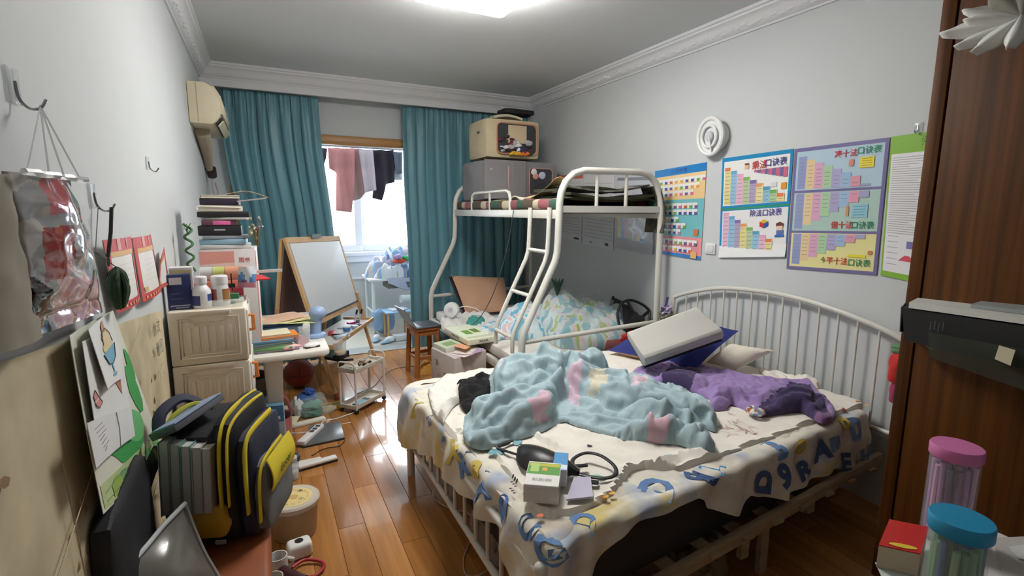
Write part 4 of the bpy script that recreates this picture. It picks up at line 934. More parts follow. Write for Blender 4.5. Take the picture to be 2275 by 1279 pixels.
card_box('board_game_box', 'pale green board game box with apple print on the carton stack', 'box', [ga_, gb_, gc_, gd_], .04, ((222, 222, 198), (226, 232, 206)), [('top', .25, .35, .48, .62, (112, 160, 70)), ('top', .55, .4, .78, .66, (122, 140, 60)), ('top', .08, .08, .92, .2, (200, 206, 176)), ('t', 'left', '跳棋', .5, .5, .5, (90, 90, 80), .35), ('t', 'front', '跳棋', .5, .5, .5, (90, 90, 80), .3)])
mb = MB().hexa([P(x, y, z=ZCT + .036) for x, y in ((1006, 768), (1034, 776), (1046, 770), (1020, 762))] + [P(x, y, z=ZCT + .039) for x, y in ((1006, 768), (1034, 776), (1046, 770), (1020, 762))])
solo('orange_card', 'small orange card sticking out below the board game box', 'card', mb, pm((226, 160, 120)))
STOOLW = mat('varnished_pine', (170, 106, 56), .4, noise_amt=.2, noise_scale=7, stretch=(1, 1, 5), coat=.2)
t = thing('wooden_stool', 'varnished wooden stool carrying the open laptop beside the teal curtain', 'stool', (1.275, 4.42, 0), .12)
part(t, 'seat', MB().box((0, 0, .435), (.25, .25, .03)), STOOLW, bevel=.005)
for sx in (-1, 1):
    for sy in (-1, 1): part(t, 'leg', MB().bar((sx * .115, sy * .115, 0), (sx * .098, sy * .098, .42), .034, .034), STOOLW)
for sx in (-1, 1):
    part(t, 'stretcher', MB().box((sx * .108, 0, .17), (.018, .2, .028)), STOOLW); part(t, 'stretcher', MB().box((0, sx * .108, .17), (.2, .018, .028)), STOOLW)
    part(t, 'apron', MB().box((sx * .1, 0, .395), (.018, .19, .045)), STOOLW); part(t, 'apron', MB().box((0, sx * .1, .395), (.19, .018, .045)), STOOLW)
LAPG = mat('grey_aluminium', (120, 128, 140), .4, metal=.3)
t = thing('laptop', 'open grey laptop with tilted-back screen on the wooden stool', 'laptop', (1.275, 4.40, .451), .12)
lb_ = part(t, 'base', MB().box((.0, 0, .008), (.25, .24, .014)), LAPG, bevel=.003)
part(lb_, 'keyboard', MB().box((.02, 0, .016), (.16, .2, .003)), pm((50, 54, 60), .5))
Rl = Matrix.Rotation(math.radians(-32), 3, 'Y')
ls_ = part(t, 'screen', MB().box(Vector((-.12, 0, .012)) + Rl @ Vector((0, 0, .105)), (.008, .24, .21), R=Rl), LAPG)
part(ls_, 'display', MB().box(Vector((-.1155, 0, .012)) + Rl @ Vector((0, 0, .105)), (.002, .22, .19), R=Rl), pm((60, 78, 92), .15))
solo('paper_bag', 'crumpled mustard paper bag under the wooden stool', 'bag', cloth([(1.20, 4.33), (1.36, 4.30), (1.42, 4.38), (1.40, 4.52), (1.25, 4.5)], .001, lumps(.04, bumpf(1.32, 4.4, .1, .1, .05)), res=.012, edge=.03, seed=95, wr=.012, wsc=16), pm((196, 140, 60), .6))
t = thing('remote_handset', 'white handset with grey keys on the floor by the stool', 'remote', P(945, 820, z=0), .35)
part(t, 'body', MB().box((0, 0, .009), (.15, .075, .018)), WHITEP, bevel=.005); part(t, 'screen', MB().box((.045, 0, .0185), (.045, .055, .001)), pm((150, 160, 160)))
# ---------------------------------------------------------------- right wall
WX = XR - .003
class Wall:
    def __init__(s, cs, x=WX): s.c = [P(px, py, x=x) for px, py in cs]
    def __call__(s, u, v, off=0.0): q = bil(*s.c, u, v); return Vector((q.x - off, q.y, q.z))
def poster(name, label, cs, items, base, cut=None, curl=0.0):
    """cs: photo corners TL,TR,BR,BL; items: (u0,v0,u1,v1,col) or ('t',txt,u,v,size,col,sx); v runs down"""
    w = Wall(cs); t = thing(name, label, 'poster', w(.5, 1))
    mb = MB().grid(lambda u, v: w(u, v, .002 + curl * max(0, v - .85) ** 2 * 30 * (.6 + .4 * math.sin(u * 3))), 12, 16)
    sh_ = part(t, 'sheet', mb, pm(base, .4), world=True, solid=.0012, angle=80)
    mb = MB(); lay = .0036
    for k, it in enumerate(items):
        lay = .0036 + .00003 * k
        if it[0] == 't': put_text(mb, it[1], lambda u, v: w(u, -v, lay + .0002), it[2], -it[3], it[4], it[5], bold=it[7] if len(it) > 7 else .012, sx=it[6])
        elif it[0] == 'p': mb.poly([w(u, v, lay) for u, v in it[1]], it[2])
        else: u0, v0, u1, v1, c = it; mb.quad(w(u0, v0, lay), w(u1, v0, lay), w(u1, v1, lay), w(u0, v1, lay), c)
    part(sh_, 'print', mb, GLOSS, world=True)
    return t
RB = [(232, 130, 90), (110, 168, 214), (232, 170, 200), (130, 186, 100), (130, 112, 170), (236, 160, 110), (90, 160, 200), (120, 180, 90), (236, 130, 90)]
SOFT = [(232, 220, 150), (150, 196, 226), (232, 186, 210), (188, 206, 166), (180, 166, 200), (236, 222, 160), (150, 200, 222), (180, 210, 160), (236, 222, 160)]
it = [(0, 0, 1, 1, (36, 140, 196)), (.035, .04, .965, .478, (240, 240, 238)), (.0, .5, 1, .52, (60, 150, 110)), (.035, .53, .99, .985, (238, 236, 236))]
for k in range(9):
    u0 = .05 + k * .098; v0 = .1 + k * .037
    it += [(u0, v0, u0 + .098, .47, SOFT[k]), (u0, v0, u0 + .085, v0 + .034, RB[k])]
    for r in range(9 - k): it.append((u0 + .012, v0 + .05 + r * .037, u0 + .08, v0 + .055 + r * .037, (150, 140, 130)))
    u1 = .05 + k * .095; v1 = .545 + k * .04
    if k < 8:
        it += [(u1, v1, u1 + .095, .96, [SOFT[2], SOFT[1], SOFT[4], SOFT[0], SOFT[3], SOFT[6], SOFT[2], SOFT[5]][k]), (u1, v1, u1 + .085, v1 + .032, [RB[2], RB[1], RB[4], RB[5], RB[3], RB[6], RB[2], RB[0]][k])]
        for r in range(9 - k): it.append((u1 + .012, v1 + .05 + r * .04, u1 + .08, v1 + .055 + r * .04, (150, 140, 140)))
for k in range(9): it.append((.5 + k * .05, .155 , .55 + k * .05, .175 + k * .009, ((206, 110, 140), (120, 110, 160))[k % 2]))
it += [('t', '乘法', .57, .115, .085, (206, 70, 70), 1.25), ('t', '口诀表', .79, .105, .08, (74, 76, 140), 1.25), ('t', '除法口诀表', .69, .575, .075, (96, 90, 160), 1.2),
       (.36, .09, .42, .135, (226, 190, 150)), (.36, .08, .42, .097, (120, 70, 50)), (.88, .30, .95, .36, (232, 160, 60)), (.74, .29, .82, .33, (226, 226, 228)),
       ('p', [(.62, .655), (.68, .635), (.74, .655), (.68, .675)], (232, 190, 60)), ('p', [(.62, .655), (.68, .675), (.68, .72), (.62, .70)], (206, 60, 60)), ('p', [(.68, .675), (.74, .655), (.74, .70), (.68, .72)], (50, 90, 170)),
       ('p', [(.85, .68), (.9, .665), (.95, .685), (.95, .71), (.85, .71)], (110, 70, 50)), (.86, .705, .94, .745, (236, 206, 180)), (.86, .745, .95, .80, (100, 120, 180)), (.84, .79, .96, .81, (60, 110, 190))]
poster('times_table_poster', 'bright blue-bordered times table poster in the middle of the right wall', [(1606, 352), (1764, 330), (1746, 570), (1598, 572)], it, (238, 238, 238), curl=.02)
PB = (150, 146, 196)
it = [(0, 0, 1, 1, (120, 112, 160)), (.035, .03, .965, .345, (182, 206, 222)), (.035, .365, .965, .675, (178, 206, 196)), (.035, .695, .965, .975, (234, 226, 160))]
S6 = [(150, 160, 206), (232, 206, 160), (222, 170, 200), (176, 210, 170), (176, 170, 210), (160, 190, 222), (226, 160, 180), (170, 170, 206)]
for k in range(8):
    u0 = .06 + k * .1
    it += [(u0, .07 + k * .031 + (.03 if k == 7 else 0), u0 + .1, .335, S6[k]), (u0, .37, u0 + .1, .66 - k * .034, S6[k]), (u0, .70, u0 + .1, .955 - k * .032, S6[k])]
    for r in range(7 - k):
        it.append((u0 + .02, .12 + k * .031 + r * .03, u0 + .08, .124 + k * .031 + r * .03, (150, 140, 150))); it.append((u0 + .02, .39 + r * .032, u0 + .08, .394 + r * .032, (140, 150, 150))); it.append((u0 + .02, .72 + r * .03, u0 + .08, .724 + r * .03, (150, 146, 130)))
it += [('t', '凑十法', .59, .085, .062, (206, 60, 70), 1.3), ('t', '口诀表', .82, .075, .062, (60, 150, 110), 1.3), ('t', '借十法', .61, .632, .062, (206, 60, 60), 1.25), ('t', '口诀表', .82, .632, .062, (60, 140, 110), 1.25), ('t', '平十法', .59, .915, .062, (206, 60, 50), 1.25), ('t', '口诀表', .82, .92, .062, (60, 140, 90), 1.25),
       (.74, .12, .88, .2, (240, 220, 70)), (.63, .13, .68, .18, (220, 140, 130)), (.7, .47, .86, .57, (150, 200, 214)), (.64, .48, .67, .56, (226, 150, 110)), (.7, .855, .88, .875, (240, 226, 60)), (.9, .82, .94, .85, (220, 130, 80)), ('t', '今', .44, .91, .05, (70, 80, 70), 1.2)]
for r in range(4): it += [(.76, .13 + r * .017, .86, .135 + r * .017, (170, 150, 60)), (.72, .485 + r * .021, .84, .49 + r * .021, (90, 150, 180))]
poster('number_bond_poster', 'lavender-bordered number poster with three stacked panels by the wardrobe', [(1767, 331), (1978, 305), (1948, 611), (1748, 596)], it, (150, 146, 180))
it = [(0, 0, 1, 1, (140, 190, 70)), (.03, .125, 1, .96, (238, 238, 240)), ('t', '小学数学', .62, .055, .075, (40, 70, 40), .7, .0)]
rr = random.Random(6)
for r in range(34): v = .15 + r * .016; it.append((.06, v, .06 + rr.uniform(.3, .85), v + .004, (176, 170, 172)))
it += [(.40, .73, .56, .78, (130, 130, 190)), ('p', [(.28, .87), (.38, .83), (.46, .83), (.56, .87)], (222, 90, 110)), (.5, .9, .9, .95, (90, 180, 222))]
for r in range(6): it.append((.08, .70 + r * .04, .26, .704 + r * .04, (176, 170, 172)))
poster('formula_poster', 'green-headed white poster half hidden behind the brown wardrobe', [(1981, 304), (2120, 284), (2095, 640), (1957, 611)], it, (150, 196, 90))
PY_ = [(62, 92, 170), (222, 110, 160), (236, 170, 80), (110, 180, 90), (220, 96, 60), (70, 80, 160), (110, 100, 160), (100, 180, 90)]
it = [(0, 0, 1, .085, (34, 128, 200)), (0, .085, 1, .36, (240, 206, 150)), (0, .36, 1, .77, (120, 192, 200)), (0, .77, 1, .96, (232, 150, 160)), (0, .96, 1, 1, (60, 130, 200)), ('t', '汉语拼音', .5, .045, .05, (30, 70, 140), 1.6)]
rr = random.Random(9)
for (v, n, u00) in ((.12, 9, .06), (.19, 8, .06), (.26, 7, .06), (.40, 8, .05), (.47, 8, .05), (.55, 4, .1), (.62, 5, .15), (.69, 4, .15), (.80, 8, .08), (.88, 7, .08)):
    for k in range(n):
        u0 = u00 + k * .105; it += [(u0, v, u0 + .1, v + .028, (240, 238, 234)), (u0 + .008, v + .028, u0 + .055, v + .058, (236, 234, 228)), (u0 + .045, v + .028, u0 + .1, v + .058, rr.choice(PY_))]
it += [(.84, .68, .93, .75, (210, 120, 80)), (.8, .92, .92, .99, (236, 190, 110))]
poster('pinyin_poster', 'tall multicoloured alphabet poster right beside the upper bunk hoop', [(1456, 380), (1571, 360), (1557, 578), (1458, 562)], it, (226, 220, 210))
def lines(n, c=(176, 176, 182), u1=.94): return [(.06, .12 + k * .8 / n, u1, .12 + k * .8 / n + .006, c) for k in range(n)]
def grd(n, m): return [(.06 + k * .88 / m, .1, .06 + k * .88 / m + .006, .9, (186, 186, 192)) for k in range(m + 1)]
poster('reading_poster', 'white lined poster with red header corner behind the storage bags', [(1237, 390), (1296, 387), (1292, 538), (1240, 528)], [(0, 0, 1, .06, (206, 110, 90))] + lines(18) + [(.7, .94, .9, .97, (90, 90, 90))], (214, 214, 216))
poster('writing_poster', 'white grid poster with small caption under the upper bunk', [(1298, 387), (1366, 387), (1363, 556), (1294, 541)], grd(0, 14) + lines(16) + [('t', 'abc', .3, .945, .05, (70, 70, 76), 1.2), (.75, .92, .85, .96, (80, 80, 84))], (214, 214, 216))
it = [(.06, .06, .9, .1, (110, 110, 120))]
for k in range(8): it += [(.06 + k * .1, .5 + k * .055, .155 + k * .1, .95, SOFT[k]), (.06 + k * .1, .5 + k * .055, .14 + k * .1, .53 + k * .055, RB[k])]
t = poster('laminated_poster', 'shiny laminated bar chart poster hanging loose under the upper bunk', [(1368, 385), (1456, 381), (1452, 566), (1368, 548)], [('p', [(0.03, .02), (.97, .02), (.97, .98), (.03, .98)], (196, 198, 206)), ('t', '口诀表', .5, .5, .08, (90, 90, 100), 1.5)] + it, (190, 194, 204), curl=.05)
part(t, 'lamination', MB().grid(lambda u, v: Wall([(1368, 385), (1456, 381), (1452, 566), (1368, 548)])(u, v, .012 + .012 * noise.noise(Vector((u * 4, v * 4, 2)))), 14, 18), mat('lamination_film', (235, 240, 245), .05, alpha=.18), world=True, angle=180)
# round white wall fan
fc = P(1578, 303, x=XR - .07)
t = thing('wall_fan', 'round white wall-mounted fan above the times table poster', 'fan', (XR, fc.y, fc.z))
dn = Vector((-1, -.12, -.05)).normalized()
part(t, 'base', MB().cyl(fc + Vector((.068, -.02, 0)), fc + Vector((.03, -.015, 0)), .085, .07, 28), WHITEP, world=True, bevel=.004)
ry = Vector((0, 1, 0)).cross(dn).normalized(); rx = dn.cross(ry)
part(t, 'rim', MB().tube([fc + (rx * math.cos(a * PI / 18) * .80 + ry * math.sin(a * PI / 18)) * .115 for a in range(36)], .014, 8, closed=True), WHITEP, world=True)
part(t, 'face', MB().poly([fc + (rx * math.cos(a * PI / 18) * .8 + ry * math.sin(a * PI / 18)) * .112 for a in range(36)]), pm((226, 228, 230), .5), world=True)
part(t, 'inner_ring', MB().tube([fc + dn * .012 + (rx * math.cos(a * PI / 16) * .8 + ry * math.sin(a * PI / 16)) * .068 for a in range(32)], .009, 8, closed=True), WHITEP, world=True)
part(t, 'hub', MB().ball(fc + dn * .008, .035, 8, sc=(.4, .8, 1)), pm((200, 202, 206), .5), world=True)
part(t, 'arm', MB().bar(fc + dn * .014 + ry * .01, fc + dn * .014 - ry * .1 - rx * .02, .022, .006), WHITEP, world=True)
mb = MB().box((XR - .006, P(1580, 552, x=XR).y, P(1580, 552, x=XR).z), (.012, .085, .075)); mb2 = P(1580, 552, x=XR)
t = thing('light_switch', 'white light switch plate left of the times table poster', 'switch', (XR, mb2.y, mb2.z)); part(t, 'plate', mb, WHITEP, world=True, bevel=.003)
part(t, 'rocker', MB().box((XR - .014, mb2.y, mb2.z), (.006, .06, .05)), pm((222, 222, 222), .4), world=True, bevel=.002)
# ---------------------------------------------------------------- left wall
class LWall:
    def __init__(s, cs, x=XL): s.c = [P(px, py, x=x) for px, py in cs]
    def __call__(s, u, v, off=0.0): q = bil(*s.c, u, v); return Vector((q.x + off, q.y, q.z))
def sheet(name, label, cat, cs, base, items=(), off=.003, curl=None, nu=12, nv=16, m=None):
    """paper on the left wall; items like poster(); curl(u,v) lifts it off the wall"""
    w0_ = LWall(cs, XL + off); w = lambda u, v, o=0.0: w0_(u, v, o - off); cf = curl or (lambda u, v: 0.0)
    t = thing(name, label, cat, w(.5, 1, off))
    pp_ = part(t, 'paper', MB().grid(lambda u, v: w(u, v, off + cf(u, v)), nu, nv), m or pm(base, .7), world=True, solid=.0012, angle=80)
    mb = MB()
    for k, it in enumerate(items):
        e = off + .0022 + .00015 * k
        if it[0] == 't': put_text(mb, it[1], lambda u, v: w(u, -v, e + .0004 + cf(u, -v)), it[2], -it[3], it[4], it[5], bold=.01, sx=it[6], rot=it[7] if len(it) > 7 else 0)
        elif it[0] == 'p':
            pts = it[1]; cu = sum(p[0] for p in pts) / len(pts); cv = sum(p[1] for p in pts) / len(pts); n = len(pts)
            vs = [w(cu, cv, e + cf(cu, cv))]
            R_ = 3
            for r in range(1, R_ + 1): vs += [w(cu + (a - cu) * r / R_, cv + (b - cv) * r / R_, e + cf(cu + (a - cu) * r / R_, cv + (b - cv) * r / R_)) for a, b in pts]
            fs = [(0, 1 + i, 1 + (i + 1) % n) for i in range(n)]
            for r in range(R_ - 1): fs += [(1 + r * n + i, 1 + (r + 1) * n + i, 1 + (r + 1) * n + (i + 1) % n, 1 + r * n + (i + 1) % n) for i in range(n)]
            mb.add(vs, fs, it[2])
        elif it[0] == 'l': mb.tube([w(a, b, e + cf(a, b)) for a, b in it[1]], it[3], 4, col=it[2])
        else: u0, v0, u1, v1, c = it; mb.grid(lambda a, b: w(u0 + (u1 - u0) * a, v0 + (v1 - v0) * b, e + cf(u0 + (u1 - u0) * a, v0 + (v1 - v0) * b)), 6, 6, col=c)
    if items: part(pp_, 'print', mb, PRINT, world=True)
    return t
MAPM = mat('aged_map_paper', (206, 192, 160), .8, noise_amt=.34, noise_scale=5.0, bump=.15, bump_scale=12)
rr = random.Random(12); it = []
for k in range(110):
    u, v = rr.uniform(.2, .98), rr.uniform(.15, .95); s_ = rr.uniform(.004, .014)
    it.append(('p', [(u + s_ * rr.uniform(.4, 1) * math.cos(a), v + 1.4 * s_ * rr.uniform(.4, 1) * math.sin(a)) for a in (0, 1, 2, 3, 4, 5)], rr.choice(((150, 138, 112), (176, 160, 130), (150, 120, 92)))))
it += [('p', [(.55, .12), (.60, .10), (.62, .15), (.585, .2), (.555, .18)], (182, 168, 96)), ('p', [(.62, .13), (.655, .12), (.66, .22), (.63, .25)], (192, 178, 112)), ('t', '小', .885, .06, .055, (70, 74, 76), .5), ('t', '故', .925, .055, .06, (70, 74, 76), .5), ('t', '地', .90, .14, .055, (90, 110, 110), .5), ('t', '图', .935, .135, .06, (90, 110, 110), .5)]
for a, b in (((.3, .45), (.80, .02)), ((.3, .75), (.98, .45)), ((.45, .2), (.5, .98))): it.append(('l', [a, b], (176, 162, 132), .0014))
wm = LWall([(0, 0)] * 4)
def rectL(y0, y1, zt0, zt1, z0):
    w = LWall([(0, 0)] * 4); w.c = [Vector((XL, y0, zt0)), Vector((XL, y1, zt1)), Vector((XL, y1, z0)), Vector((XL, y0, z0))]; return w
t = thing('paper_map', 'large yellowed paper map covering the lower left wall', 'map', (XL, 1.4, .12))
w = rectL(.2, 2.40, 1.36, 1.098, .12)
part(t, 'paper', MB().grid(lambda u, v: w(u, v, .003 + .006 * abs(noise.noise(Vector((u * 9, v * 5, 1))))), 40, 24), MAPM, world=True, solid=.001, angle=80)
mb = MB()
for k, q in enumerate(it):
    if q is None: continue
    e = .0115 + .00004 * k
    if q[0] == 't': put_text(mb, q[1], lambda u, v: w(u, -v, e), q[2], -q[3], q[4], q[5], sx=q[6])
    elif q[0] == 'p': mb.poly([w(u, v, e) for u, v in q[1]], q[2])
    else: mb.tube([w(u, v, e) for u, v in q[1]], q[3], 4, col=q[2])
part(t, 'print', mb, PRINT, world=True)
RED, GOLD = (200, 66, 74), (222, 180, 120)
def cert(k, cs, label, curl=None):
    its = [(0, 0, 1, .2, (208, 92, 96)), (0, .88, 1, 1, RED), (0, 0, .1, 1, (206, 84, 84)), (.9, 0, 1, 1, (206, 84, 84)), (.1, .17, .9, .24, GOLD), (.3, .0, .4, .16, (226, 170, 160)), (.6, .0, .66, .14, (226, 150, 150)), (.12, .78, .24, .86, GOLD)]
    for r in range(5): its.append((.25, .36 + r * .08, .75, .365 + r * .08, (200, 196, 190)))
    for r in range(7): its.append((.12 + r * .12, .92, .17 + r * .12, .96, (230, 190, 120)))
    sheet('award_certificate', label, 'certificate', cs, (230, 228, 222), its, off=.018, curl=curl, m=pm((230, 228, 222), .45))
cert(0, [(226, 533), (288, 525), (310, 668), (258, 697)], 'red-bordered award certificate directly behind the dark green tassel', lambda u, v: .010 * math.sin(PI * u))
cert(1, [(291, 528), (333, 520), (357, 645), (316, 672)], 'red-bordered award certificate in the middle of the three on the wall', lambda u, v: .010 * math.sin(PI * u))
cert(2, [(341, 575), (363, 548), (375, 634), (351, 642)], 'small curled award certificate nearest the storage bins', lambda u, v: .02 * (1 - v) * (1 - u))
# drawings pinned one over another
GN, GN2, GN3 = (64, 160, 84), (110, 190, 120), (196, 216, 190)
blob = lambda cu, cv, r, n=12, s=1.0: [(cu + r * math.cos(2 * PI * k / n) * (1 + .12 * math.sin(3 * k)), cv + s * r * math.sin(2 * PI * k / n)) for k in range(n)]
sheet('green_painting', 'green watercolour painting hanging below the white drawings', 'painting', [(124, 748), (250, 690), (362, 1010), (192, 1150)], (222, 222, 206),
      [('p', [(.02, .84), (.98, .80), (.99, .99), (.02, .98)], (190, 206, 150)), ('p', blob(.5, .72, .26, 14, .5), GN), ('p', blob(.66, .66, .16, 12, .7), GN2), ('p', blob(.86, .45, .09, 10, 1.8), GN), ('p', blob(.94, .3, .05, 10, 2), GN), ('p', blob(.3, .9, .05), (120, 170, 110)), ('p', blob(.72, .90, .05), GN), ('p', blob(.9, .84, .05), GN2), ('p', blob(.5, .92, .04), GN2), ('p', blob(.2, .93, .07), (160, 190, 90)),
       ('l', [(.05, .9), (.3, .86), (.6, .9), (.95, .82)], (70, 110, 70), .0008), ('l', [(.05, .95), (.4, .92), (.95, .88)], (70, 110, 70), .0008)], off=.015, curl=lambda u, v: .02 * (1 - u) ** 2 + .008 * v * v, m=pm((222, 222, 206), .6))
sheet('sundae_drawing', 'white paper with a drawn ice cream sundae in a blue glass', 'drawing', [(168, 735), (246, 693), (274, 838), (214, 868)], (232, 232, 230),
      [('p', [(.33, .50), (.86, .42), (.80, .62), (.66, .70), (.48, .68)], (120, 180, 206)), ('p', [(.60, .68), (.66, .68), (.68, .84), (.62, .84)], (110, 170, 200)), ('p', [(.55, .86), (.76, .84), (.7, .9), (.58, .9)], (110, 170, 200)), ('p', blob(.52, .42, .15, 10, .6), (226, 206, 150)), ('p', blob(.68, .38, .14, 10, .6), (230, 210, 170)), ('p', blob(.58, .26, .16, 10, .7), (226, 206, 166)), ('p', [(.48, .1), (.6, .02), (.62, .2), (.5, .18)], (206, 150, 120)),
       ('l', [(.33, .50), (.48, .68), (.66, .70), (.80, .62), (.86, .42)], (50, 60, 70), .0009), ('l', [(.4, .36), (.46, .2), (.6, .14), (.74, .24), (.8, .38)], (50, 50, 50), .0008)], off=.030, curl=lambda u, v: .02 * (1 - u) ** 2)
sheet('cone_drawing', 'white paper with a drawn ice cream cone and pink sock', 'drawing', [(146, 762), (262, 730), (288, 905), (175, 942)], (228, 228, 226),
      [('p', [(.66, .56), (.86, .5), (.84, .8)], (176, 120, 96)), ('p', blob(.12, .70, .07, 10, .8), (214, 130, 130)), ('p', blob(.2, .80, .09, 10, .5), (222, 140, 140)), ('l', [(.05, .7), (.12, .62), (.18, .7), (.28, .8), (.18, .86), (.08, .82), (.05, .7)], (60, 50, 56), .0009)], off=.022, curl=lambda u, v: .025 * (1 - u) ** 2)
sheet('pencil_note', 'white note with pencil scribbles below the cone drawing', 'drawing', [(160, 945), (290, 902), (299, 968), (182, 1046)], (226, 226, 226),
      [('l', [(.12 + .02 * k, .2 + .1 * k), (.3 + .03 * (k % 3), .12 + .1 * k)], (90, 90, 94), .0007) for k in range(7)] + [('l', [(.62, .02), (.64, .5), (.60, .98)], (150, 150, 150), .001)], off=.034, curl=lambda u, v: .022 * (1 - u) ** 2)
STEEL = MATS['steel']
def hook(label, p, side=1, s=1.0):
    t = thing('adhesive_hook', label, 'hook', p, group='clear adhesive wall hooks')
    part(t, 'pad', MB().box((side * .002, 0, .012 * s), (.004, .05 * s, .062 * s)), mat('clear_hook_pad', (225, 232, 232), .1, alpha=.35), bevel=.0015)
    part(t, 'wire', MB().tube(smooth_path([(side * .005, 0, .02 * s), (side * .008, 0, -.01 * s), (side * .02, 0, -.026 * s), (side * .036 * s, 0, -.024 * s), (side * .046 * s, 0, -.008 * s)], 4), .0028, 6), STEEL)
H1, H2, H3 = P(28, 205, x=XL + .002), P(205, 445, x=XL + .002), P(327, 368, x=XL + .002)
hook('clear adhesive hook holding the shiny plastic bag', H1); hook('clear adhesive hook holding the dark wrist strap', H2); hook('empty clear hook on the bare left wall', H3, s=.8)
hook('small clear hook above the green-headed poster', P(2040, 287, x=XR - .002), -1, .7)
# holographic plastic tote
t = thing('plastic_tote', 'shiny see-through plastic tote hanging on the left wall', 'bag', (XL + .05, 1.25, 1.26))
HOLO = mat('holographic_vinyl', vcol=True, rough=.12, noise_amt=.15, noise_scale=14, bump=.5, bump_scale=7, coat=1.0)
px_reg = [([(55, 395), (118, 392), (122, 460), (70, 470)], (190, 90, 96)), ([(62, 498), (110, 490), (122, 600), (85, 620)], (150, 44, 44)), ([(100, 380), (165, 400), (165, 500), (120, 480)], (150, 156, 150)), ([(140, 510), (165, 515), (200, 610), (160, 600)], (206, 224, 226)), ([(95, 610), (215, 610), (235, 690), (130, 735)], (206, 160, 170)), ([(70, 600), (95, 640), (125, 745), (90, 745)], (28, 26, 30))]  # the bluish-white region is glare painted into the vinyl colour
def tote_col(u, v):
    x, y = bil(Vector((18, 380, 0)), Vector((155, 398, 0)), Vector((238, 692, 0)), Vector((98, 745, 0)), u, v)[:2]
    for pg, c in px_reg:
        if inpoly(x, y, pg): return c
    return (186, 182, 180) if noise.noise(Vector((x * .03, y * .012, 3))) > 0 else (150, 150, 152)
w = LWall([(18, 380), (155, 398), (238, 692), (98, 745)], XL + .05)
for sg, nm in ((1, 'front_panel'), (0, 'back_panel')):
    part(t, nm, MB().grid(lambda u, v: w(u, v, sg * .035 * math.sin(PI * u) ** .5 * math.sin(PI * min(1, v + .12)) ** .5 - .008 + .006 * noise.noise(Vector((u * 6, v * 9, sg)))), 66, 90, col=tote_col), HOLO, world=True, angle=180)
hk = H1 + Vector((.036, 0, -.02))
for u in (.02, .35, .62, .95): part(t, 'cord', MB().tube([hk, w(u, 0, .02)], .0016, 6), mat('clear_cord', (225, 228, 228), .15, alpha=.5), world=True)
mb = MB().tube([w(k / 10, .0, .018 + .01 * math.sin(k * 2)) for k in range(11)], .006, 6)
part(t, 'rim', mb, mat('clear_vinyl_rim', (214, 222, 222), .08, alpha=.6), world=True)
mb = MB().grid(lambda u, v: LWall([(-120, 392), (30, 380), (98, 742), (-60, 800)], XL + .03)(u, v, .02 * math.sin(PI * u) + .006 * noise.noise(Vector((u * 5, v * 6, 8)))), 14, 20)
solo('cloth_tote', 'dim grey-beige cloth bag at the far left edge of the picture', 'bag', mb, mat('grey_beige_canvas', (150, 142, 128), .9, noise_amt=.15), angle=180)
# wrist strap and green tassel
s0 = H2 + Vector((.038, 0, -.018))
t = thing('wrist_strap', 'dark braided wrist strap dangling from a wall hook', 'strap', P(245, 592, x=XL + .03))
e0 = P(240, 570, x=XL + .03)
part(t, 'braid', MB().tube([s0, s0.lerp(e0, .5) + Vector((.002, 0, 0)), e0], .0045, 8), pm((52, 46, 54), .7), world=True)
part(t, 'loop', MB().tube([e0 + Vector((0, .008 * math.sin(a), -.012 + .012 * math.cos(a))) for a in [k * PI / 6 for k in range(12)]], .0016, 6, closed=True), pm((50, 46, 52)), world=True)
t = thing('green_tassel', 'dark green net tassel hanging in front of the certificates', 'tassel', P(260, 675, x=XL + .05))
g0 = P(262, 632, x=XL + .055); rr = random.Random(5); mb = MB()
for k in range(110):
    a = rr.uniform(0, 2 * PI); r = rr.uniform(.01, .038)
    top_ = g0 + Vector((0, .004 * math.cos(a), .045)); mid = g0 + Vector((r * .6 * math.cos(a), r * math.sin(a), rr.uniform(-.01, .02))); bot = g0 + Vector((r * .3 * math.cos(a), r * .4 * math.sin(a) - .004, -.05 - rr.uniform(0, .012)))
    mb.tube(smooth_path([top_, mid, bot], 4), [.002] + [.005] * 7 + [.002], 4, flat=.5)
part(t, 'net_leaves', mb, mat('dark_green_net', (44, 74, 40), .7, noise_amt=.3, noise_scale=40), world=True)
part(t, 'cord', MB().tube([H2 + Vector((.01, 0, -.02)), P(212, 560, x=XL + .04), g0 + Vector((0, 0, .045))], .0012, 5), pm((90, 100, 90)), world=True)
# air conditioner
t = thing('air_conditioner', 'yellowed cream wall air conditioner beside the left curtain', 'air conditioner', (XL, 4.45, 2.06))
CRM = mat('yellowed_plastic', (218, 206, 178), .45, noise_amt=.06)
ya, yb2 = 4.05, 4.85
prf2 = [(-.388, 2.335), (-.29, 2.338), (-.245, 2.315), (-.215, 2.27), (-.20, 2.21), (-.203, 2.15), (-.225, 2.10), (-.26, 2.068), (-.388, 2.07)]
part(t, 'casing', MB().prism([(x, ya, z) for x, z in prf2], (0, yb2 - ya, 0)), CRM, world=True, bevel=.006)
part(t, 'front_grille', MB().prism([(x, ya + .03, z) for x, z in ((-.25, 2.325), (-.235, 2.325), (-.198, 2.26), (-.185, 2.19), (-.192, 2.14), (-.21, 2.14), (-.205, 2.2), (-.22, 2.27))], (0, yb2 - ya - .06, 0)), CRM, world=True, bevel=.004)
part(t, 'air_outlet', MB().prism([(x, ya + .05, z) for x, z in ((-.205, 2.125), (-.195, 2.115), (-.235, 2.07), (-.245, 2.08))], (0, yb2 - ya - .1, 0)), pm((50, 46, 40)), world=True)
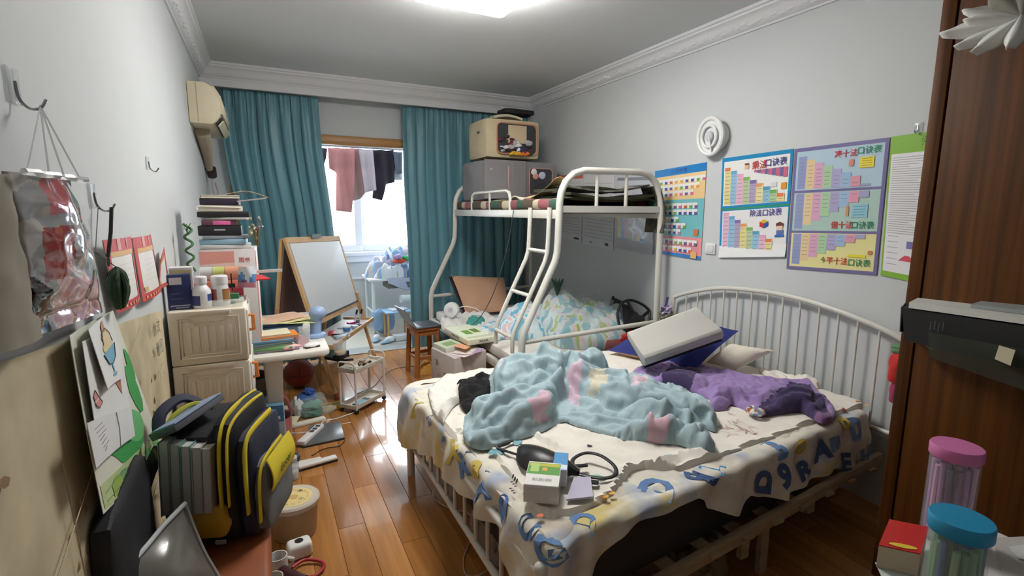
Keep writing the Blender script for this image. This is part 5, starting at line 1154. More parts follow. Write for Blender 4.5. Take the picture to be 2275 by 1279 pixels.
part(t, 'louver', MB().prism([(x, ya + .05, z) for x, z in ((-.196, 2.105), (-.19, 2.10), (-.222, 2.062), (-.228, 2.067))], (0, yb2 - ya - .1, 0)), CRM, world=True)
part(t, 'seam', MB().box((-.335, ya - .001, 2.2), (.004, .003, .26)), pm((176, 164, 136)), world=True)
q1, q2 = Vector((-.33, 4.40, 2.07)), Vector((-.33, 4.95, 1.82))
part(t, 'pipe_cover', MB().tube([(-.34, 4.3, 2.05), (-.345, 4.55, 1.97), (-.355, 4.8, 1.88), (-.36, 4.9, 1.80)], [.05, .042, .03, .022], 12), pm((186, 172, 148), .6), world=True)
part(t, 'pipe_end', MB().tube([(-.35, 4.88, 1.83), (-.345, 4.93, 1.77)], [.04, .034], 10), pm((60, 46, 44), .6), world=True)
part(t, 'drain_loop', MB().tube(smooth_path([(-.345, 4.9, 1.79), (-.35, 4.92, 1.68), (-.33, 4.93, 1.58), (-.315, 4.93, 1.64), (-.33, 4.93, 1.72)], 5), .006, 6), pm((176, 168, 176)), world=True)
# ---------------------------------------------------------------- folding storage bins
BINM = mat('taupe_white_plastic', (240, 228, 210), .45, noise_amt=.03)
ORG = pm((226, 132, 50), .4)
bx0, bx1, by0, by1 = -.375, -.088, 2.43, 2.80
bin_lbl = ['topmost folding storage bin of the stack, medicine bottles standing on it', 'second folding storage bin from the top of the stack by the wall', 'third folding storage bin down, half hidden behind the backpack', 'lowest folding storage bin of the stack, behind the backpack']
for k in range(4):
    z1 = 1.08 - k * .235; z0_ = z1 - .233
    t = thing('storage_bin', bin_lbl[k], 'storage bin', ((bx0 + bx1) / 2, (by0 + by1) / 2, z0_), group='stack of folding storage bins')
    part(t, 'body', MB().box(((bx0 + bx1) / 2, (by0 + by1) / 2, (z0_ + z1) / 2), (bx1 - bx0, by1 - by0, z1 - z0_)), BINM, world=True, bevel=.008, seg=3)
    fx0, fx1, fz0, fz1 = bx0 + .035, bx1 - .03, z0_ + .03, z1 - .032
    # raised outline with a stepped top, and ribs inside it
    o = [(fx0, fz0), (fx1, fz0), (fx1, fz1), (fx1 - .05, fz1), (fx1 - .055, fz1 - .016), (fx0 + .045, fz1 - .016), (fx0 + .04, fz1), (fx0, fz1)]
    part(t, 'panel_rim', MB().tube([(x, by0 - .001, z) for x, z in o], .0035, 6, closed=True), BINM, world=True)
    o2 = [(x + (.012 if x < -.23 else -.012), z + (.012 if z < (z0_ + z1) / 2 else -.012)) for x, z in o]
    part(t, 'panel_rim', MB().tube([(x, by0 - .001, z) for x, z in o2], .0025, 6, closed=True), BINM, world=True)
    for r in range(6):
        x = fx0 + .035 + r * (fx1 - fx0 - .07) / 5; part(t, 'rib', MB().box((x, by0 - .001, (fz0 + fz1) / 2 - .008), (.016, .006, fz1 - fz0 - .06)), BINM, world=True, bevel=.002)
    part(t, 'top_lip', MB().box(((bx0 + bx1) / 2, by0 - .002, z1 - .012), (.17, .012, .022)), BINM, world=True, bevel=.004)
    dr_ = part(t, 'door', MB().box((bx1 + .003, (by0 + by1) / 2, (z0_ + z1) / 2), (.008, by1 - by0 - .03, z1 - z0_ - .03)), pm((236, 232, 224), .35), world=True, bevel=.003)
    zh = (1.0, .78, .595, .375)[k]
    hnd = MB().tube([(bx1 + .004, by0 + .05, zh + .035), (bx1 + .024, by0 + .05, zh + .035), (bx1 + .026, by0 + .05, zh - .03), (bx1 + .004, by0 + .05, zh - .03)], .008, 8)
    part(dr_, 'handle', hnd, ORG, world=True, label='orange handle')
t = thing('bin_trolley', 'low castor base under the stack of storage bins', 'base', ((bx0 + bx1) / 2, (by0 + by1) / 2, 0))
part(t, 'plate', MB().box(((bx0 + bx1) / 2, (by0 + by1) / 2, .125), (.28, .36, .022)), BINM, world=True)
for x in (bx0 + .03, bx1 - .03):
    for y in (by0 + .04, by1 - .04): part(t, 'castor', MB().cyl((x - .01, y, .03), (x + .01, y, .03), .03), pm((60, 60, 60)), world=True); part(t, 'fork', MB().box((x, y, .085), (.02, .03, .06)), pm((150, 150, 150)), world=True)
ZB = 1.081
NV = (40, 50, 98)
card_box('medicine_box', 'navy blue upright medicine box on the top storage bin', 'box', rect((-.332, 2.505), .085, .05, .12, ZB), .148, (NV, NV), [('front', .1, .72, .62, .92, (206, 206, 212)), ('front', .08, .10, .9, .13, (190, 196, 210)), ('front', .3, .04, .85, .07, (170, 176, 196)), ('front', .12, .3, .6, .33, (80, 90, 130)), ('front', .12, .45, .5, .48, (80, 90, 130)), ('right', .1, .1, .8, .9, (196, 204, 214))])
def bottle(label, c, r, h, body, cap, bands=(), neck=.55, capr=.62, caph=.2):
    t = thing('pill_bottle', label, 'bottle', c)
    hb = h * (1 - caph)
    part(t, 'body', MB().lathe([(r * .92, 0), (r, .006), (r, hb * .62), (r * .94, hb * .72), (r * neck, hb * .9), (r * neck, hb)], c, 24), body)if False else part(t, 'body', MB().lathe([(r * .92, 0), (r, .006), (r, hb * .62), (r * .94, hb * .72), (r * neck, hb * .9), (r * neck, hb)], (0, 0, 0), 24), body)
    part(t, 'cap', MB().lathe([(r * capr, hb * .96), (r * (capr + .04), hb), (r * (capr + .04), h - .004), (r * capr * .9, h)], (0, 0, 0), 24), cap)
    for (a0, a1, z0, z1, col) in bands:
        mb = MB(); n = 10; mb.add([(r * 1.01 * math.cos(a0 + (a1 - a0) * k / n), r * 1.01 * math.sin(a0 + (a1 - a0) * k / n), z) for k in range(n + 1) for z in (z0, z1)], [(2 * k, 2 * k + 2, 2 * k + 3, 2 * k + 1) for k in range(n)], col); part(t, 'label_wrap', mb, PRINT)
    return t
WB = pm((232, 232, 234), .35)
bottle('white pill bottle with navy label beside the navy medicine box', (-.252, 2.50, ZB), .036, .135, WB, WB, [(-2.9, -1.7, .012, .055, (56, 66, 120)), (-.9, .1, .03, .06, (56, 66, 120))])
bottle('white-capped pill bottle with brown and red label on the bin', (-.185, 2.53, ZB), .036, .132, WB, WB, [(-3.0, -1.9, .02, .075, (176, 96, 80)), (-1.3, -.2, .02, .075, (150, 104, 50))], neck=.85, capr=.88, caph=.26)
t = solo('glasses_case', 'shallow clear plastic tray in front of the pill bottles', 'tray', MB().box((-.165, 2.465, ZB + .016), (.13, .045, .03), rz=.12), mat('clear_plastic', (226, 236, 236), .1, alpha=.28), bevel=.006)
card_box('white_tablet_box', 'slim white tablet box lying on the bin beside the clear tray', 'box', rect((-.165, 2.60), .13, .06, .1, ZB), .02, ((230, 232, 230), (226, 234, 230)), [('top', .6, .1, .95, .9, (110, 180, 150))])
card_box('coral_box', 'coral pink box behind the pill bottles', 'box', rect((-.20, 2.68), .20, .09, .05, ZB), .09, ((232, 134, 108), (236, 150, 120)), [('front', .7, .1, .98, .7, (232, 90, 110))])
card_box('clear_photo_box', 'small see-through box with yellow contents behind the navy box', 'box', rect((-.335, 2.63), .085, .08, .05, ZB), .165, ((190, 190, 200), (222, 220, 214)), [('front', .05, .62, .95, .95, (206, 186, 130)), ('front', .65, .05, .98, .4, (120, 130, 170))])
t = thing('clay_pack', 'clear sleeve of modelling clay tubs, white yellow and orange', 'clay pack', (-.18, 2.69, ZB + .092))
for k, (x, c) in enumerate(((-.245, (226, 226, 222)), (-.195, (214, 222, 100)), (-.145, (244, 160, 110)), (-.10, (244, 160, 110)))):
    part(t, 'tub', MB().cyl((x - .024, 2.69, ZB + .124), (x + .024, 2.69, ZB + .124), .031, n=20), pm(c, .5), world=True)
part(t, 'sleeve', soft_box(-.28, -.065, 2.65, 2.73, ZB + .092, ZB + .165, .006, 6, 3), PFILM, world=True)
mb = MB().grid(lambda u, v: Vector((-.12 + .075 * u + .01 * v, 2.60 + .012 * math.sin(u * 5 + v * 3), ZB + .06 + .10 * v)), 8, 8, col=lambda u, v: (226, 230, 236) if v > .5 + .2 * math.sin(u * 9) else ((104, 150, 206) if v > .25 else (226, 150, 170)))
solo('blue_packet', 'shiny blue and white packet beside the pill bottles', 'packet', mb, GLOSS, solid=.006)
t = thing('toy_sword_pin', 'tiny black sword-shaped pin on a green block', 'toy', (-.14, 2.56, ZB + .02)); q = Vector((-.14, 2.56, ZB + .02))
part(t, 'block', MB().box((0, 0, .012), (.05, .04, .024)), pm((50, 120, 80))); part(t, 'blade', MB().box((0, 0, .075), (.005, .005, .08)), pm((24, 20, 26))); part(t, 'guard', MB().box((0, 0, .06), (.026, .012, .018)), pm((24, 20, 26)))
mb = MB().bar(P(540, 605, y=2.78), P(627, 600, y=2.78), .012, .014)
solo('white_rod', 'flat white plastic rod sticking out towards the easel', 'rod', mb, WHITEP)
mb = MB().hexa([Vector(p) for p in ((-.10, 2.60, ZB + .088), (.02, 2.62, ZB + .09), (-.02, 2.80, ZB + .09), (-.12, 2.80, ZB + .088))] + [Vector(p) + Vector((0, 0, .006)) for p in ((-.10, 2.60, ZB + .088), (.02, 2.62, ZB + .09), (-.02, 2.80, ZB + .09), (-.12, 2.80, ZB + .088))])
solo('red_folder', 'bright red folder corner jutting out beside the coral box', 'folder', mb, pm((206, 60, 60)))
# ---------------------------------------------------------------- desk
DESKM = mat('white_laminate', (226, 222, 212), .4)
desk = thing('study_desk', 'white study desk loaded with books beside the easel', 'desk', (-.05, 3.5, 0))
ZT = .72
top_o = rrect(0, 0, 1, 1, .2, 6)
pts = []
for (cx, cy, r, a0) in ((.24, 4.05, .06, 0), (-.36, 4.08, .02, PI / 2), (-.36, 2.93, .02, PI), (.24, 2.97, .06, 3 * PI / 2)):
    for k in range(7): a = a0 + PI / 2 * k / 6; pts.append((cx + r * math.cos(a), cy + r * math.sin(a), ZT - .035))
part(desk, 'top', MB().prism(pts, (0, 0, .035)), DESKM, world=True, bevel=.008)
for y in (3.02, 3.98):
    part(desk, 'leg', MB().grid(lambda u, v: (.005 + (.052 - .012 * math.sin(PI * v)) * math.copysign(abs(math.cos(2 * PI * u)) ** .5, math.cos(2 * PI * u)), y + .025 * math.copysign(abs(math.sin(2 * PI * u)) ** .5, math.sin(2 * PI * u)), .03 + v * .655), 24, 10, closed_u=True), DESKM, world=True)
    part(desk, 'foot', MB().box((-.02, y, .015), (.5, .07, .03)), DESKM, world=True, bevel=.01)
part(desk, 'back_panel', MB().box((.0, 3.5, .5), (.02, .95, .25)), pm((120, 122, 116)), world=True)
def flat(name, label, cat, c, w, d, h, z, rz, col, cover=None, m=None, group=None):
    """book-like slab: pages block between two covers when cover is given"""
    t = thing(name, label, cat, (c[0], c[1], z), rz, group=group)
    if cover:
        part(t, 'pages', MB().box((.003, 0, h / 2), (w - .008, d - .008, h - .006)), pm((226, 220, 206), .8))
        part(t, 'cover', MB().box((0, 0, .0015), (w, d, .003)).box((0, 0, h - .0015), (w, d, .003)).box((-w / 2 + .0015, 0, h / 2), (.003, d, h)), pm(col, .45))
    else: part(t, 'slab', MB().box((0, 0, h / 2), (w, d, h)), m or pm(col, .5), bevel=min(.004, h / 4))
    return t
z = ZT + .001
for (nm, lb, c, w_, d_, h_, rz, col, cv) in (
    ('workbook', 'mauve workbook at the bottom of the desk-front book stack', (.03, 3.06), .22, .16, .012, .05, (150, 140, 170), 1),
    ('workbook', 'green-spined workbook low in the desk-front book stack', (.01, 3.05), .21, .15, .012, -.08, (110, 180, 96), 1),
    ('workbook', 'white and pale green workbook in the middle of the desk stack', (.0, 3.07), .23, .16, .012, .06, (206, 220, 200), 1),
    ('workbook', 'dark teal workbook in the middle of the desk stack', (.0, 3.06), .20, .15, .014, .1, (50, 110, 130), 1),
    ('workbook', 'sky blue workbook above the teal one in the desk stack', (.01, 3.06), .21, .15, .010, .04, (110, 160, 196), 1),
    ('workbook', 'orange workbook near the top of the desk stack', (.03, 3.08), .22, .15, .014, .12, (230, 140, 60), 1),
    ('workbook', 'cream workbook on top of the orange one on the desk', (.0, 3.09), .20, .15, .010, .1, (226, 222, 190), 1)):
    flat(nm, lb, 'book', c, w_, d_, h_, z, rz, col, cv, group='workbooks stacked on the desk'); z += h_ + .001
ZS = z
z = ZT + .001
for (nm, lb, c, w_, d_, h_, rz, col) in (('file_folder', 'grey folder at the base of the pile at the back of the desk', (.0, 3.36), .30, .24, .05, .05, (96, 110, 140)), ('file_folder', 'pale blue folder in the pile at the back of the desk', (.02, 3.36), .34, .24, .03, -.1, (130, 166, 206)), ('file_folder', 'bright blue folder in the pile at the back of the desk', (-.02, 3.38), .28, .24, .022, .2, (96, 140, 200))):
    flat(nm, lb, 'folder', c, w_, d_, h_, z, rz, col); z += h_ + .001
for k, (lb, c, rz, col) in enumerate((('pale green drawing paper hanging over the blue folders on the desk', (.11, 3.33), -.15, (206, 216, 150)), ('yellow drawing paper on the folder pile on the desk', (.05, 3.34), .1, (222, 206, 150)), ('patterned salmon drawing paper topmost on the folder pile', (.04, 3.37), .35, (214, 176, 150)))):
    t = thing('drawing_paper', lb, 'paper', (c[0], c[1], z + k * .004), rz)
    part(t, 'paper', MB().grid(lambda u, v: (-.16 + .32 * u, -.11 + .22 * v, .002 + (.0 if u < .7 else -.12 * (u - .7) ** 2 * (k == 0)) + .004 * math.sin(u * 7 + k)), 12, 8), pm(col, .7, noise_amt=.15), solid=.002)
# sky blue desk lamp
t = thing('desk_lamp', 'sky blue rounded desk lamp on the corner of the desk', 'lamp', (.255, 3.25, ZT), 0)
LB = pm((150, 176, 214), .35)
part(t, 'base', MB().lathe([(.055, 0), (.06, .006), (.058, .02), (.03, .028)], n=24), LB)
part(t, 'stem', MB().tube([(0, 0, .02), (.002, 0, .08), (.01, 0, .13)], [.032, .034, .036], 16), LB)
part(t, 'head', MB().ball((.015, -.005, .15), .047, 10, sc=(1.1, 1, .9)), LB)
t = solo('clear_cup', 'clear plastic cup standing behind the pink clay on the desk', 'cup', MB().lathe([(.03, 0), (.034, .085), (.036, .09), (.033, .09), (.029, .005)], (.185, 3.16, ZT), 20), mat('clear_plastic', alpha=.45))
mb = MB()
for k in range(12):
    rr = random.Random(k); mb.ball((.10 + rr.uniform(-.05, .05), 2.985 + rr.uniform(-.015, .03), ZT + .015 + rr.uniform(0, .008)), rr.uniform(.01, .02), 5, col=rr.choice(((232, 150, 180), (226, 180, 196), (236, 200, 190))), sc=(1.4, 1, .6))
solo('pink_clay', 'lump of pink modelling clay at the desk front edge', 'clay', mb, CLOTHP)
solo('pink_cup', 'translucent pink cup tipped near the desk corner', 'cup', MB().cyl((.13, 3.12, ZT + .03), (.17, 3.05, ZT + .028), .028, .034), mat('pink_plastic', (226, 190, 196), .3, alpha=.6))
t = thing('wireless_mouse', 'white oval mouse with dark base on the desk corner', 'mouse', (.21, 3.01, ZT + .001), .3)
part(t, 'shell', MB().ball((0, 0, .012), .045, 8, sc=(1, .6, .35)), WHITEP); part(t, 'sole', MB().box((0, 0, .004), (.08, .045, .006)), pm((40, 30, 40)))
# tall carton and stack of books behind the bins (stands on the desk)
card_box('book_carton', 'tall pink and white carton with red lettering under the book stack', 'box', [Vector((-.30, 3.0, ZT)), Vector((-.045, 2.99, ZT)), Vector((-.035, 3.22, ZT)), Vector((-.30, 3.23, ZT))], .575, ((226, 222, 220), (222, 218, 214)), [('front', .01, .4, .62, .98, (240, 168, 156)), ('t', 'front', '图书', .80, .895, .05, (206, 70, 70), 2.1), ('right', .02, .02, .3, .98, (226, 110, 90))])
z = ZT + .577
def ziv(y0, y1): return P(450, y0, y=3.0).z - P(450, y1, y=3.0).z
for (nm, lb, ct, x0, x1, h_, rz, col, cv, m_) in (
    ('paper_pile', 'thin pile of white papers on the pink carton', 'papers', -.29, -.06, .02, .03, (222, 222, 220), None, None),
    ('plastic_wallet', 'light blue plastic wallet in the book stack', 'folder', -.29, -.08, .028, -.04, (150, 190, 212), None, None),
    ('paper_file', 'grey-blue paper file in the book stack', 'folder', -.28, -.07, .018, .05, (150, 160, 170), None, None),
    ('black_gift_box', 'black box with silver label in the book stack', 'box', -.295, -.10, .05, .0, (36, 36, 40), None, None),
    ('pencil_pouch', 'dark pouch with hot pink patch in the book stack', 'pouch', -.28, -.12, .028, .04, (110, 70, 86), None, None),
    ('paper_pad', 'grey-white paper pad in the book stack', 'pad', -.27, -.06, .012, -.1, (190, 190, 186), None, None),
    ('black_folder', 'thick black folder in the upper book stack', 'folder', -.295, -.06, .028, .03, (34, 32, 34), None, None),
    ('magazine', 'folded cream magazine in the upper book stack', 'magazine', -.285, -.09, .032, .0, (226, 216, 196), 'fold', None),
    ('notebook', 'dark purple notebook near the top of the book stack', 'notebook', -.275, -.10, .034, -.03, (50, 40, 60), None, None),
    ('notebook', 'cream notebook on the very top of the book stack', 'notebook', -.28, -.10, .016, .05, (226, 218, 200), 1, None)):
    c = ((x0 + x1) / 2, 3.09)
    t = flat(nm, lb, ct, c, x1 - x0, .18, h_, z, rz, col, cv if cv == 1 else None)
    if nm == 'black_gift_box': part(t, 'silver_label', MB().box((.0, -.0905, h_ / 2 + .004), (.05, .001, .007)), pm((190, 190, 190), .3))
    if nm == 'pencil_pouch': part(t, 'pink_patch', MB().box((.01, -.0905, h_ / 2), (.08, .002, .02)), pm((232, 110, 170)), bevel=.0005)
    if cv == 'fold': part(t, 'fold', MB().tube([(-.1, -.093, .01), (-.105, -.093, .02), (-.09, -.093, .026), (.09, -.093, .02)], .003, 6), pm((240, 234, 220)))
    z += h_ + .001
mb = MB().grid(lambda u, v: Vector((-.16 + .20 * u, 3.0 + .16 * v + .03 * u, z + .004 + .02 * math.sin(PI * u * .8) - .05 * max(0, u - .5))), 12, 6)
solo('curled_paper', 'curled cream paper sliding off the top of the book stack', 'paper', mb, pm((214, 196, 166), .8), solid=.002)
mb = MB().grid(lambda u, v: Vector((-.11 + .14 * u, 2.99 + .15 * v, z - .03 + .02 * u)), 8, 6)
solo('grey_folder', 'pale grey folder corner jutting from the top of the book stack', 'folder', mb, pm((176, 178, 172), .7), solid=.006)
t = thing('dried_bouquet', 'little bunch of dried flowers beside the book stack', 'dried flowers', (-.03, 3.02, 1.30)); rr = random.Random(7)
mb = MB(); mb2 = MB()
for k in range(18):
    e = Vector((-.035 + rr.uniform(-.03, .04), 3.0 + rr.uniform(-.03, .04), 1.34 + rr.uniform(0, .12))); mb.tube([(-.03, 3.02, 1.30), e], .0015, 4); mb2.ball(e, rr.uniform(.006, .011), 4, col=rr.choice(((176, 160, 120), (196, 186, 150), (150, 120, 120), (200, 196, 180))))
part(t, 'stems', mb, pm((130, 120, 80)), world=True); part(t, 'flower_heads', mb2, CLOTHP, world=True)
t = thing('lucky_bamboo', 'curly lucky bamboo sprig in a glass beside the book stack', 'plant', (-.325, 2.88, ZB))
mb = MB().tube([(.016 * math.cos(k * .62), .016 * math.sin(k * .62), .12 + k * .0065) for k in range(36)], .006, 8); part(t, 'curly_stem', mb, pm((64, 110, 66), .5))
for k in range(7):
    a = k * .9; part(t, 'leaf', MB().grid(lambda u, v: Vector((math.cos(a) * u * .05 + (v - .5) * .008 * math.sin(a) * (1 - u), math.sin(a) * u * .05 - (v - .5) * .008 * math.cos(a) * (1 - u), .33 + .03 * math.sin(PI * u * .8) - k * .006)), 6, 2), pm((52, 104, 58), .5))
part(t, 'glass', MB().lathe([(.028, 0), (.03, .11), (.028, .11), (.026, .004)], n=18), MATS['clear_plastic'])
part(t, 'shelf_block', MB().box((0, 0, -.02), (.06, .06, .038)), pm((186, 176, 166)))
# ---------------------------------------------------------------- easel
PINE = mat('pine_wood', (206, 166, 116), .55, noise_amt=.18, noise_scale=6, stretch=(2, 2, .5))
LFo, RFo = Vector((.45, 4.05, 0)), Vector((.94, 5.02, 0)); LTo, RTo = Vector((.146, 4.2, 1.285)), Vector((.635, 5.0, 1.25))
LBo, RBo = Vector((-.02, 4.36, 0)), Vector((.42, 5.10, 0))
es = thing('easel', 'wooden A-frame easel with whiteboard in front of the teal curtain', 'easel', (.45, 4.6, 0))
def ep(name, mb, m=PINE, **k): return part(es, name, mb, m, world=True, **k)
up = (RFo - LFo).normalized()
ep('front_leg', MB().bar(LFo, LTo, .036, .022, up=up.cross(LTo - LFo))); ep('front_leg', MB().bar(RFo, RTo, .036, .022, up=up.cross(LTo - LFo)))
ep('back_leg', MB().bar(LBo, LTo + Vector((-.02, .01, -.01)), .034, .02, up=up.cross(LTo - LBo))); ep('back_leg', MB().bar(RBo, RTo + Vector((-.02, .01, -.01)), .034, .02, up=up.cross(LTo - LBo)))
fl_ = lambda t: LFo.lerp(LTo, t); fr = lambda t: RFo.lerp(RTo, t); bl = lambda t: LBo.lerp(LTo, t); br = lambda t: RBo.lerp(RTo, t)
nrm = (RTo - LTo).cross(LFo - LTo).normalized()
if nrm.x < 0: nrm = -nrm
ep('top_rail', MB().bar(fl_(.985), fr(.985), .045, .024, up=nrm)); ep('mid_rail', MB().bar(fl_(.475), fr(.475), .04, .022, up=nrm))
def board(p0, p1, p2, p3, n, th): return MB().hexa([q for q in (p0, p1, p2, p3)] + [q + n * th for q in (p0, p1, p2, p3)])
WBD = mat('whiteboard', (216, 220, 224), .3)
ep('whiteboard', board(fl_(.50) + up * .03, fr(.50) - up * .03, fr(.965) - up * .03, fl_(.965) + up * .03, nrm, .012), WBD)
e1 = fl_(.495) + up * .03 + nrm * .014; e2 = fr(.495) - up * .03 + nrm * .014
ep('board_edge', MB().bar(e1, e2, .012, .006, up=nrm), pm((70, 60, 56)))
nb = (RTo - LTo).cross(LBo - LTo).normalized()
if nb.x > 0: nb = -nb
ep('chalkboard', board(bl(.47) + up * .03, br(.47) - up * .03, br(.96) - up * .03, bl(.96) + up * .03, nb, .01), mat('brown_hardboard', (104, 76, 66), .7))
ep('back_rail', MB().bar(bl(.45), br(.45), .035, .02, up=nb))
ep('roll_clip', MB().box((LTo + RTo) / 2 + Vector((0, 0, .01)), (.05, .16, .035), rz=-.55), pm((96, 104, 116), .4))
for q, dq in ((fl_, .02), (fr, .02)): ep('side_block', MB().bar(q(.33) + nrm * .02, q(.56) + nrm * .02, .03, .02, up=nrm))
ep('side_block', MB().bar(bl(.36) - up * .03, bl(.58) - up * .03, .026, .02, up=nb))
ZTR = .42
ta, tb = fl_(.33), fr(.335); ta = Vector((ta.x, ta.y, ZTR)); tb = Vector((tb.x, tb.y, ZTR)); nf = Vector((nrm.x, nrm.y, 0)).normalized()
tc_, td_ = tb + nf * .10, ta + nf * .10; ta2, tb2 = ta - nf * .20, tb - nf * .20
ep('tray', MB().hexa([ta2, tb2, tc_, td_] + [q + Vector((0, 0, .008)) for q in (ta2, tb2, tc_, td_)]), pm((206, 202, 196), .6))
for a, b in ((td_, tc_), (tc_, tb2), (ta2, td_)): ep('tray_edge', MB().bar(a + Vector((0, 0, .012)), b + Vector((0, 0, .012)), .016, .034))
for q in (RFo, LFo): ep('leg_tip', MB().bar(q, q.lerp(LTo if q is LFo else RTo, .04), .04, .026, up=up.cross(LTo - LFo)), pm((150, 70, 50)))
def on_tray(u, v): q = bil(ta2, tb2, tc_, td_, u, v); return Vector((q.x, q.y, ZTR + .009))
q = on_tray(.52, .72); t = thing('paint_pot', 'small blue paint pot with white lid on the easel tray', 'pot', q)
part(t, 'pot', MB().lathe([(.028, 0), (.034, .028), (.034, .034)], n=20), pm((60, 120, 200))); part(t, 'lid', MB().lathe([(.036, .034), (.036, .042), (.03, .046)], n=20), pm((210, 220, 232)))
for k, (u, v, lb) in enumerate(((.90, .5, 'black-capped marker pen leaning at the right end of the easel tray'), (.93, .62, 'black-capped marker pen nearest the easel leg on the tray'))):
    q = on_tray(u, v); t = thing('marker_pen', lb, 'marker pen', q); d_ = Vector((.25, .1, .9)).normalized()
    part(t, 'barrel', MB().cyl((0, 0, 0), d_ * .07, .008), pm((190, 196, 210))); part(t, 'cap', MB().cyl(d_ * .07, d_ * .115, .0095), pm((26, 26, 30)))
for k, (u, v, s3, col, nm, lb, ct) in enumerate(((.80, .55, (.10, .05, .02), (170, 50, 120), 'sharpener', 'magenta plastic sharpener on the easel tray', 'sharpener'), (.66, .5, (.14, .09, .012), (200, 206, 226), 'notepad', 'pale lilac notepad on the easel tray', 'notepad'), (.42, .4, (.13, .06, .014), (190, 50, 60), 'red_case', 'flat red case on the easel tray', 'case'), (.62, .85, (.07, .05, .03), (190, 206, 220), 'tape_dispenser', 'pale blue tape dispenser at the tray front edge', 'dispenser'), (.70, .88, (.06, .035, .025), (120, 40, 60), 'toy_block', 'dark red toy block at the tray front edge', 'toy'), (.35, .7, (.12, .02, .02), (40, 36, 40), 'tin_pen', 'dark pen lying across the easel tray', 'pen'), (.30, .85, (.12, .08, .02), (180, 196, 214), 'sketch_pad', 'pale blue sketch pad at the left of the easel tray', 'sketch pad'))):
    q = on_tray(u, v); solo(nm, lb, ct, MB().box(q + Vector((0, 0, s3[2] / 2)), s3, rz=.4 + k * .5), pm(col, .4), bevel=.004)
q = on_tray(.78, .75); t = thing('eraser_stand', 'small grey ink stand beside the marker pens', 'ink stand', q)
part(t, 'cup', MB().lathe([(.016, 0), (.018, .03), (.014, .045)], n=14), pm((110, 116, 130))); part(t, 'plate', MB().lathe([(.03, 0), (.03, .004)], n=16), pm((200, 204, 216)))
# clear cup and black gripper hanging on the tray corner
g0 = Vector((.475, 3.93, .40))
t = thing('pen_cup', 'clear cup with orange pieces clamped in a black holder by the easel leg', 'cup holder', (g0.x, g0.y, .28))
part(t, 'cup', MB().lathe([(.042, 0), (.05, .10), (.052, .10), (.048, .098), (.04, .004)], (g0.x, g0.y, g0.z), 20), MATS['clear_plastic'], world=True)
part(t, 'fill', MB().lathe([(.038, .0), (.04, .02)], (g0.x, g0.y, g0.z + .003), 16), pm((230, 170, 60)), world=True)
part(t, 'holder', MB().lathe([(.055, -.02), (.058, .005), (.05, .005)], (g0.x, g0.y, g0.z), 16), pm((26, 26, 30)), world=True)
part(t, 'clamp', MB().box((g0.x + .0, g0.y, g0.z - .07), (.05, .04, .10)).box((g0.x + .05, g0.y, g0.z - .05), (.09, .02, .018)).box((g0.x + .055, g0.y, g0.z + .0), (.02, .02, .05)), pm((26, 26, 30)), world=True, bevel=.004)
part(t, 'bracket', MB().bar((g0.x - .01, g0.y + .02, g0.z - .05), LFo.lerp(LTo, .27), .02, .02), pm((26, 26, 30)), world=True)
# ---------------------------------------------------------------- two-tier trolley
CA, CB, CC, CD = Vector((.435, 3.78, 0)), Vector((.535, 3.665, 0)), Vector((.80, 3.89, 0)), Vector((.70, 4.005, 0))
tro = thing('toy_trolley', 'small cream two-tier trolley with loop handles on the floor', 'trolley', (.62, 3.83, 0))
def inset(r, cs=(CA, CB, CC, CD)): c = sum(cs, Vector()) / 4; return [c + (q - c) * (1 - r) for q in cs]
def trayp(name, z, h=.03):
    o = [Vector((q.x, q.y, z)) for q in inset(0)]; i_ = [Vector((q.x, q.y, z + .004)) for q in inset(.06)]; hh = Vector((0, 0, h))
    mb = MB(); mb.hexa(o + [q + Vector((0, 0, .004)) for q in o])
    for k in range(4):
        a, b = o[k], o[(k + 1) % 4]; c_, d_ = i_[(k + 1) % 4], i_[k]
        mb.hexa([a, b, c_, d_, a + hh, b + hh, c_ + hh - Vector((0, 0, .004)), d_ + hh - Vector((0, 0, .004))])
    part(tro, name, mb, pm((206, 198, 184), .4), world=True)
trayp('lower_tray', .035); trayp('upper_tray', .315)
for q in inset(.05): part(tro, 'post', MB().cyl((q.x, q.y, .03), (q.x, q.y, .33), .008, n=10), pm((222, 218, 210), .4), world=True)
for q in inset(.08): part(tro, 'wheel', MB().ball((q.x, q.y, .018), .018, 6), pm((34, 32, 34)), world=True)
for a, b in ((CA, CB), (CC, CD)):
    z1, z2 = Vector((0, 0, .345)), Vector((0, 0, .385)); part(tro, 'handle', MB().tube(smooth_path([a + z1, a.lerp(b, .08) + z2, a.lerp(b, .5) + z2 + Vector((0, 0, .006)), a.lerp(b, .92) + z2, b + z1], 4), .0075, 8), pm((206, 198, 184), .4), world=True)
q = Vector((.64, 3.84, .321)); t = thing('toy_car', 'brown toy buggy with black wheels on the upper trolley tray', 'toy car', q, .7)
part(t, 'chassis', MB().box((0, 0, .018), (.10, .035, .014)).box((-.03, 0, .034), (.03, .032, .024)), pm((160, 136, 104)), bevel=.003)
for x in (-.035, .035):
    for y in (-.022, .022): part(t, 'wheel', MB().cyl((x, y - .006, .013), (x, y + .006, .013), .013, n=14), pm((44, 40, 36)))
